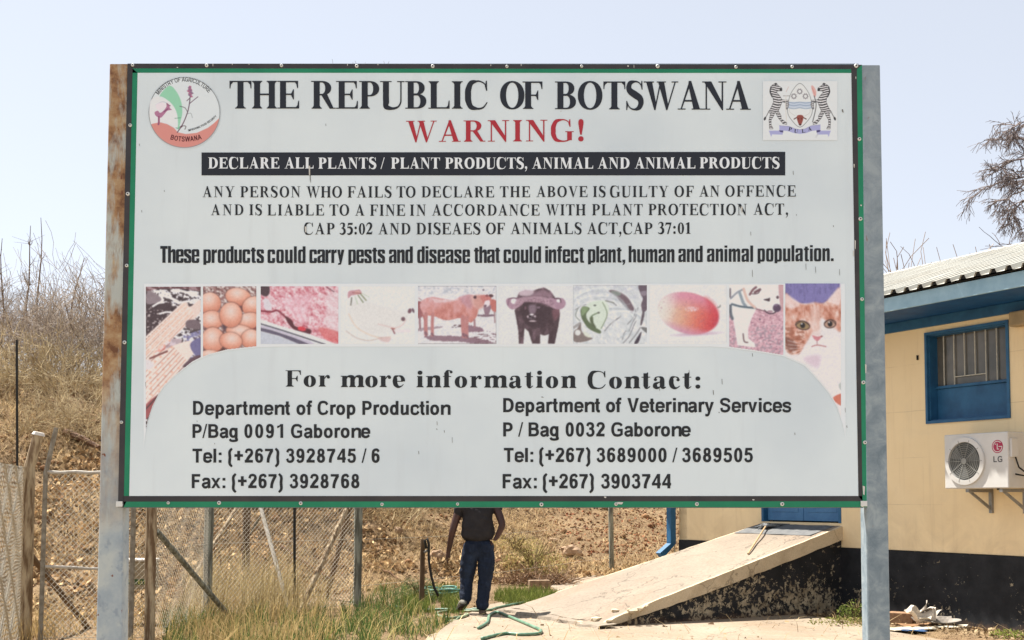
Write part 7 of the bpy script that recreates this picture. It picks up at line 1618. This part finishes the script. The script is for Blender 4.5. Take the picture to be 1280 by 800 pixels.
# ================================================================== STANDPIPE, HOSES, RUBBISH
sp = gp(529, 17.3); st = thing('standpipe', 'short dark post with a black hose looped over its top', 'standpipe', (sp.x, sp.y, sp.z))
zt = at(530, 674, 17.3).z
b = MB(); b.tube([sp + Vector((-.02, 0, -.1)), Vector((sp.x, sp.y, zt))], [.042, .036], 8); b.build('post', M_wdark, st)
b = MB(); q = lambda px, py: at(px, py, 17.2)
b.tube([q(533, 686), q(531, 676), q(534, 673), q(536, 680), q(536, 700), q(539, 720), q(543, 735), q(548, 745)], .020, 8); b.build('black_hose', M_blackp, st, smooth=True)
b = MB(); b.tube([Vector((sp.x + .03, 17.26, at(530, 690, 17.3).z)), q(535, 688)], .02, 8); b.build('tap', M_acg, st)
M_hose = pm('hose_green', lin(104, 136, 112), lin(70, 108, 84), 10, .45, .05, spec=.5)
def hose(pxs, r, label, grp=None, mat=None, lift=0):
    pts = []
    P_ = [(p, 0) if not isinstance(p[0], tuple) else p for p in pxs]
    raw = [np.array(p[0], float) for p in P_]
    for i in range(len(raw) - 1):
        a, b_, c_, d = raw[max(i - 1, 0)], raw[i], raw[i + 1], raw[min(i + 2, len(raw) - 1)]
        for k in range(8):
            t_ = k / 8; q = .5 * (2 * b_ + (c_ - a) * t_ + (2 * a - 5 * b_ + 4 * c_ - d) * t_ * t_ + (-a + 3 * b_ - 3 * c_ + d) * t_ ** 3); g = ground(q[0], q[1], .03)
            g.z = max(hz(g.x, g.y), .02 if inside(np.array([g.x]), np.array([g.y]), PX2)[0] else -9) + r + lift; pts.append(g)
    b = MB(); b.tube(pts, r, 8); o = b.build('garden_hose', mat or M_hose, smooth=True); tag(o, label, 'hose', grp)
hose([(598, 786), (609, 779), (612, 770), (622, 766), (640, 773), (666, 784), (676, 789), (672, 793), (650, 794), (630, 793), (600, 800)], .020, 'thick green hose looping across the concrete right of the shoes')
hose([(486, 756), (520, 760), (560, 761), (600, 762), (612, 763), (622, 760), (642, 756), (660, 753)], .018, 'green hose running from the grass past the shoes to the weeds')
hose([(612, 763), (596, 764), (570, 762), (546, 765), (560, 771), (584, 768), (578, 772), (556, 776)], .017, 'pale green hose folded back on the edge of the grass', mat=pm('hose_pale', lin(140, 152, 126), lin(104, 122, 96), 10, .5))
# coil by the grass
b = MB(); cc0 = ground(552, 748); pts = []
for k in range(120):
    a = k * .33; r = .23 + .05 * math.sin(k * .21); pts.append(Vector((cc0.x + r * math.cos(a) * 1.3, cc0.y + r * math.sin(a), .04 + .13 * k / 120 + .02 * math.sin(k * .5))))
b.tube(pts, .016, 6); o = b.build('hose_coil', pm('hose_teal', lin(92, 138, 120), lin(60, 104, 92), 10, .45), smooth=True); tag(o, 'coiled teal hose lying left of the person by the standpipe', 'hose')
# rubbish beside the plinth
g = ground(1127, 781); b = MB(); b.bbox((-.16, -.10, 0), (.16, .10, .16), .008, M=Matrix.Translation(g) @ Matrix.Rotation(-.6, 4, 'Z')); o = b.build('brick', pm('brick_brown', lin(158, 126, 96), lin(126, 96, 72), 14, .9, .4)); tag(o, 'brown block lying against the black plinth right of the post', 'brick')
def sheet_scrap(px, py, w, d, rot, tilt, col, lab, seed, name='scrap_sheet', z=.03, curl=.05, cat='scrap'):
    g = ground(px, py, z); rg = random.Random(seed); nx, ny = 8, 6; V = []
    for j in range(ny + 1):
        for i in range(nx + 1):
            u, v = i / nx - .5, j / ny - .5; V.append(Vector((u * w * (1 + .1 * math.sin(v * 7 + seed)), v * d * (1 + .12 * math.sin(u * 9 + seed)), curl * (math.sin(u * 5 + seed) * math.cos(v * 6 + seed * 2) + .5) + abs(u) ** 2 * curl * 2)))
    Mx = Matrix.Translation(g) @ Matrix.Rotation(rot, 4, 'Z') @ Matrix.Rotation(tilt, 4, 'X')
    n_ = (nx + 1) * (ny + 1); V2 = [p - Vector((0, 0, .006)) for p in V]; fs = [(j * (nx + 1) + i, j * (nx + 1) + i + 1, (j + 1) * (nx + 1) + i + 1, (j + 1) * (nx + 1) + i) for j in range(ny) for i in range(nx)]
    rim = [i for i in range(nx + 1)] + [(j + 1) * (nx + 1) - 1 for j in range(1, ny + 1)] + [ny * (nx + 1) + i for i in range(nx - 1, -1, -1)] + [j * (nx + 1) for j in range(ny - 1, 0, -1)]
    fs2 = [tuple(n_ + q for q in f_)[::-1] for f_ in fs] + [(rim[(i + 1) % len(rim)], rim[i], n_ + rim[i], n_ + rim[(i + 1) % len(rim)]) for i in range(len(rim))]
    b = MB(); b.add([Mx @ p for p in V + V2], fs + fs2); o = b.build(name, pm('scrap' + str(seed), lin(*col), scale=12, rough=.6), smooth=False); tag(o, lab, cat)
sheet_scrap(1138, 786, .62, .30, .2, 0, (196, 188, 168), 'flat white board scrap nearest the post among the rubbish', 1, curl=.01)
sheet_scrap(1148, 773, .34, .26, .5, .45, (208, 196, 178), 'crumpled cream plastic piece standing on the rubbish heap', 2, curl=.09, z=.12)
sheet_scrap(1158, 771, .26, .2, 1.2, .6, (200, 190, 176), 'curled cream fragment behind the crumpled piece', 3, curl=.1, z=.13)
sheet_scrap(1170, 777, .50, .26, .1, .1, (150, 142, 132), 'grey bent plate on top of the rubbish', 4, curl=.04, z=.08)
sheet_scrap(1183, 783, .52, .2, -.1, 0, (200, 194, 176), 'thin white strip at the right end of the rubbish', 5, curl=.01)
sheet_scrap(1143, 788.5, .26, .14, .2, 0, (52, 84, 124), 'small blue piece sticking out under the white board', 6, curl=.01)
sheet_scrap(1150, 782, .5, .3, .3, 0, (150, 116, 84), 'brown cardboard sheet under the rubbish', 7, curl=.015)
# low scattered debris strip along the plinth
x = RNG.uniform(0, 1, 900); o_ = RNG.uniform(.05, .75, 900); s_ = 3.9 + 4.6 * x
flat_bits('leaf_debris', P0.x + E.x * s_ + NRM.x * o_, P0.y + E.y * s_ + NRM.y * o_, .02 + .02 * RNG.random(900), RNG.uniform(.01, .04, 900), cols(900, (190, 168, 132), (96, 76, 56), jit=.3), M_litter)

# ================================================================== PERSON
def skinned(name, verts, edges, radii, root, mat, parent, sub=2, xf=None):
    me = bpy.data.meshes.new(name); me.from_pydata([tuple(v) for v in verts], edges, []); me.update()
    o = bpy.data.objects.new(name, me); C.objects.link(o)
    m = o.modifiers.new('s', 'SKIN'); sv = me.skin_vertices[0].data
    for i, r in enumerate(radii):
        r = (r, r) if isinstance(r, (int, float)) else r; k_ = 1.0 if name == 'f' else 1.26; sv[i].radius = (r[0] * k_, r[1] * k_); sv[i].use_root = (i == root)
    m.branch_smoothing = .6; m.use_smooth_shade = True
    s_ = o.modifiers.new('d', 'SUBSURF'); s_.levels = sub; s_.render_levels = sub
    bpy.context.view_layer.update(); dg = bpy.context.evaluated_depsgraph_get()
    m2 = bpy.data.meshes.new_from_object(o.evaluated_get(dg)); bpy.data.objects.remove(o)
    if xf:
        for v in m2.vertices: v.co = xf(v.co)
    return m2
PG = ground(600, 769); SC = 1.0
per = thing('person', 'person in dark t-shirt and blue jeans walking away, right hand in back pocket', 'person', PG)
M_skin = pm('skin_dark', lin(78, 50, 42), lin(60, 38, 32), 6, .5, .1, .002, spec=.4); M_hair = pm('hair_black', lin(36, 30, 28), scale=60, rough=.9, bump=.8)
t = NT('denim'); M_jean = t.out(t.mix(t.ramp(t.noise(3.2, 4, stretch=(1.6, 1, .8)), [(.5, 0.), (.72, .55)]), lin(32, 40, 56), lin(62, 78, 104)), .85, t.math('ADD', t.noise(9, 4, stretch=(1, 1, 3)), t.noise(90, 2)), .9, .012, .2)
t = NT('shirt_cloth'); M_shirt = t.out(t.ramp(t.noise(5, 4), [(.35, lin(42, 40, 42)), (.65, lin(54, 51, 51))]), .9, t.noise(7, 4, stretch=(1, 1, .5)), .9, .02, .15)
M_shoe = pm('shoe_brown', lin(104, 88, 72), lin(74, 60, 50), 14, .8); M_shoeg = pm('shoe_grey', lin(150, 146, 134), lin(104, 98, 88), 14, .8); M_sole = NT('sole_dark').out(lin(44, 40, 38), .9)
def PP(px, py, dy=0.0):
    """figure point: pixel position at the person's distance, dy metres farther"""
    p = at(px, py, PG.y + dy); return p - PG
J = dict(pelvis=PP(598, 679), waist=PP(597.5, 668), chest=PP(597, 650, -.01), upper=PP(597, 636, .0), neck=PP(597, 623, .01), head0=PP(597, 614, .02), head1=PP(597, 604, .03), head2=PP(597, 594, .03),
 lsh=PP(576, 630), lel=PP(565.5, 664, -.03), lwr=PP(560.5, 690, .05), lpa=PP(558.8, 699, .07),
 rsh=PP(619, 630), rel=PP(628.5, 656, -.12), rwr=PP(621, 672, -.10), rpa=PP(617, 676, -.09),
 lhip=PP(588, 686), lkn=PP(583, 723, .10), lan=PP(581, 752, .02), lto=PP(577, 762, .10),
 rhip=PP(608, 686), rkn=PP(606, 724, .02), ran=PP(603, 759, -.05), rto=PP(602.5, 768, .12))
N = list(J); I = {k: i for i, k in enumerate(N)}
ed = [('pelvis','waist'),('waist','chest'),('chest','upper'),('upper','neck'),('neck','head0'),('head0','head1'),('head1','head2'),('upper','lsh'),('lsh','lel'),('lel','lwr'),('lwr','lpa'),('upper','rsh'),('rsh','rel'),('rel','rwr'),('rwr','rpa'),('pelvis','lhip'),('lhip','lkn'),('lkn','lan'),('lan','lto'),('pelvis','rhip'),('rhip','rkn'),('rkn','ran'),('ran','rto')]
rad = dict(pelvis=.11, waist=.10, chest=.115, upper=.105, neck=.058, head0=.075, head1=(.088, .10), head2=(.07, .085), lsh=.054, lel=.042, lwr=.028, lpa=(.042, .02), rsh=.054, rel=.042, rwr=.029, rpa=(.042, .02), lhip=.09, lkn=.062, lan=.042, lto=.04, rhip=.09, rkn=.062, ran=.042, rto=.04)
body = skinned('body', [J[k] for k in N], [(I[a], I[b_]) for a, b_ in ed], [rad[k] for k in N], 0, M_skin, per)
# fingers, ears and nose joined into the body mesh
bm = bmesh.new(); bm.from_mesh(body)
def chain_into(pts, rs):
    m_ = skinned('f', pts, [(i, i + 1) for i in range(len(pts) - 1)], rs, 0, M_skin, per, 1); bm.from_mesh(m_); bpy.data.meshes.remove(m_)
pa, wr = J['lpa'], J['lwr']; down = (pa - wr).normalized(); sd_ = Vector((0, 1, 0)).cross(down).normalized()
for k, (off, L2) in enumerate(((-.030, .066), (-.010, .078), (.011, .074), (.030, .060))):
    ax_ = Vector((0, 1, 0)) * (-off) * .9
    p0 = pa + ax_ - down * .01; c_ = Vector((.35, 0, 0))
    chain_into([p0, p0 + down * L2 * .5 + c_ * .01, p0 + down * L2 * .8 + c_ * .05, p0 + down * L2 + c_ * .09], [.010, .009, .0085, .007])
tb_ = wr + down * .03 + Vector((.02, .03, 0)); chain_into([tb_, tb_ + down * .035 + Vector((.012, .02, 0)), tb_ + down * .065 + Vector((.012, .022, 0))], [.012, .010, .008])
pa = J['rpa']
for k in range(4): p0 = pa + Vector((-.01 - .004 * k, 0, -.018 + .013 * k - .02)); chain_into([p0, p0 + Vector((-.04, .02, -.03)), p0 + Vector((-.06, .045, -.06))], [.010, .009, .0075])
p0 = pa + Vector((-.01, -.012, .02)); chain_into([p0, p0 + Vector((-.035, -.01, .0)), p0 + Vector((-.055, .0, -.012))], [.011, .010, .008])
for s_ in (-1, 1):
    e_ = J['head1'] + Vector((s_ * .085, .0, -.01)); chain_into([e_ + Vector((0, 0, -.025)), e_ + Vector((s_ * .012, -.01, 0)), e_ + Vector((s_ * .01, -.008, .025))], [.010, .012, .010])
e_ = J['head1'] + Vector((0, .095, -.02)); chain_into([e_ + Vector((0, -.01, .03)), e_ + Vector((0, .015, 0)), e_ + Vector((0, .005, -.02))], [.012, .016, .012])
bm.to_mesh(body); bm.free()
link_mesh('body', body, M_skin, per, smooth=True)
# clothes
def cloth(name, keys, edg, rads, root, mat, extra=None):
    me = skinned(name, [J2[k] for k in keys], [(keys.index(a), keys.index(b_)) for a, b_ in edg], rads, root, mat, per, sub=4, xf=extra)
    n = len(me.vertices); co = np.empty(n * 3, np.float32); no = np.empty(n * 3, np.float32); me.vertices.foreach_get('co', co); me.vertices.foreach_get('normal', no); co = co.reshape(-1, 3); no = no.reshape(-1, 3)
    fold = (fbm(co[:, 0] / .07 + co[:, 2] / .22 + 40, co[:, 2] / .13 + co[:, 1] * 5 + 30, 5, 3) - .5) * .034 + (vnoise(co[:, 2] / .045 + co[:, 0] * 6, co[:, 0] / .3 + co[:, 1] * 3 + 9, 8) - .5) * .012
    me.vertices.foreach_set('co', (co + no * fold[:, None]).astype(np.float32).ravel()); me.update()
    return link_mesh(name, me, mat, per, smooth=True)
J2 = dict(J)
J2['hem'] = PP(598, 680); J2['lsl'] = J['lsh'].lerp(J['lel'], .52); J2['rsl'] = J['rsh'].lerp(J['rel'], .45); J2['col'] = J['neck'] + Vector((0, 0, -.04)); J2['mid'] = PP(597, 660)
o = cloth('t_shirt', ['hem', 'mid', 'chest', 'upper', 'col', 'lsh', 'lsl', 'rsh', 'rsl'], [('hem','mid'),('mid','chest'),('chest','upper'),('upper','col'),('upper','lsh'),('lsh','lsl'),('upper','rsh'),('rsh','rsl')], [.212, .205, .214, .165, .075, .092, .088, .092, .086], 0, M_shirt, lambda c_: Vector((c_.x, c_.y * .76, c_.z)))
J2['belt'] = PP(598, 667); J2['seat'] = PP(598, 684, -.02); J2['lcu'] = PP(581, 757, .01); J2['rcu'] = PP(603, 763, -.06); J2['lh2'] = PP(588, 694, .0); J2['rh2'] = PP(609, 694, .0)
J2['lth'] = PP(585, 706, .05); J2['rth'] = PP(607.5, 706, .0); J2['lsn'] = PP(582, 742, .06); J2['rsn'] = PP(604, 744, -.02); J2['lth2'] = PP(584, 715, .07)
jk = ['belt', 'seat', 'lh2', 'lth', 'lkn', 'lsn', 'lcu', 'rh2', 'rth', 'rkn', 'rsn', 'rcu']
o = cloth('jeans', jk, [('belt','seat'),('seat','lh2'),('lh2','lth'),('lth','lkn'),('lkn','lsn'),('lsn','lcu'),('seat','rh2'),('rh2','rth'),('rth','rkn'),('rkn','rsn'),('rsn','rcu')], [.196, .192, .122, .108, .084, .074, .080, .122, .106, .083, .073, .079], 0, M_jean, lambda c_: Vector((c_.x, c_.y * (.74 if c_.z > .8 else 1 - .26 * max(0, min(1, (c_.z - .6) / .2))), c_.z)))
b = MB()
for k in range(25):
    a = 2 * math.pi * k / 24; 
    if k == 24: break
rw = []
for z_, rr_ in ((-.018, 1.0), (.018, 1.0)): rw.append([PG + PP(598, 673) + Vector((.20 * math.cos(2 * math.pi * k / 24), .150 * math.sin(2 * math.pi * k / 24), z_)) for k in range(24)])
b.add(rw[0] + rw[1], [(k, (k + 1) % 24, 24 + (k + 1) % 24, 24 + k) for k in range(24)]); b.build('belt', M_sole, per)
# back pockets
for px in (590.5, 608):
    c0 = PG + PP(px, 686, -.185); b = MB(); b.prism([c0 + Vector(q) for q in ((-.055, 0, .06), (.055, 0, .06), (.055, .004, -.03), (0, .012, -.065), (-.055, .004, -.03))], (0, .02, 0)); b.build('pocket', M_jean, per)
# shoes
def shoe(name, heel, toe, w, mat, h=.085, parent=per):
    d = (toe - heel); L2 = d.length; d.normalize(); up = Vector((0, 0, 1)); sdv = d.cross(up).normalized(); up = sdv.cross(d).normalized(); b = MB(); rings = []; n = 14
    prof = [(0, .55, .35), (.04, .9, .85), (.18, 1, 1.05), (.38, .95, 1.0), (.55, .98, .75), (.75, 1.05, .55), (.92, .8, .42), (1, .4, .25)]
    for f, wf, hf in prof: rings.append([heel + d * L2 * f + sdv * math.cos(2 * math.pi * k / n) * w * wf + up * (h * hf * (.5 + .5 * math.sin(2 * math.pi * k / n)) ** .8) for k in range(n)])
    V = [PG + p for r in rings for p in r]; m = len(prof)
    b.add(V, [(i * n + k, i * n + (k + 1) % n, (i + 1) * n + (k + 1) % n, (i + 1) * n + k) for i in range(m - 1) for k in range(n)] + [tuple(range(n))[::-1], tuple(range((m - 1) * n, m * n))]); o = b.build('shoe', mat, per, smooth=True); o['label'] = name
    b = MB(); out = [heel + d * L2 * f + sdv * s_ * w * wf * 1.06 for s_, q in ((1, prof), (-1, prof[::-1])) for f, wf, hf in q]
    b.prism([PG + p - up * .012 for p in out], up * .022); b.build('sole', M_sole, o)
shoe('brown right shoe flat on the ground', PP(603, 770.5, -.14) , PP(603.5, 768, .15), .052, M_shoe)
hl = PP(580, 756, -.09); tl = PP(574, 762, .16)
shoe('grey left shoe with raised heel', hl, tl, .052, M_shoeg)
# hair cap
me = bpy.data.meshes.new('hair'); bm = bmesh.new(); bmesh.ops.create_uvsphere(bm, u_segments=20, v_segments=12, radius=.11)
for v in list(bm.verts):
    if v.co.z < -.01 - .4 * max(v.co.y, -.05) * -1 and v.co.y > -.04: pass
bmesh.ops.delete(bm, geom=[v for v in bm.verts if v.co.z < (.03 if v.co.y > .02 else -.035)], context='VERTS')
for v in bm.verts: v.co = Vector((v.co.x * .92, v.co.y * 1.05, v.co.z * 1.05)) + J['head1'].lerp(J['head2'], .35)
bm.to_mesh(me); bm.free(); link_mesh('hair', me, M_hair, per, smooth=True)
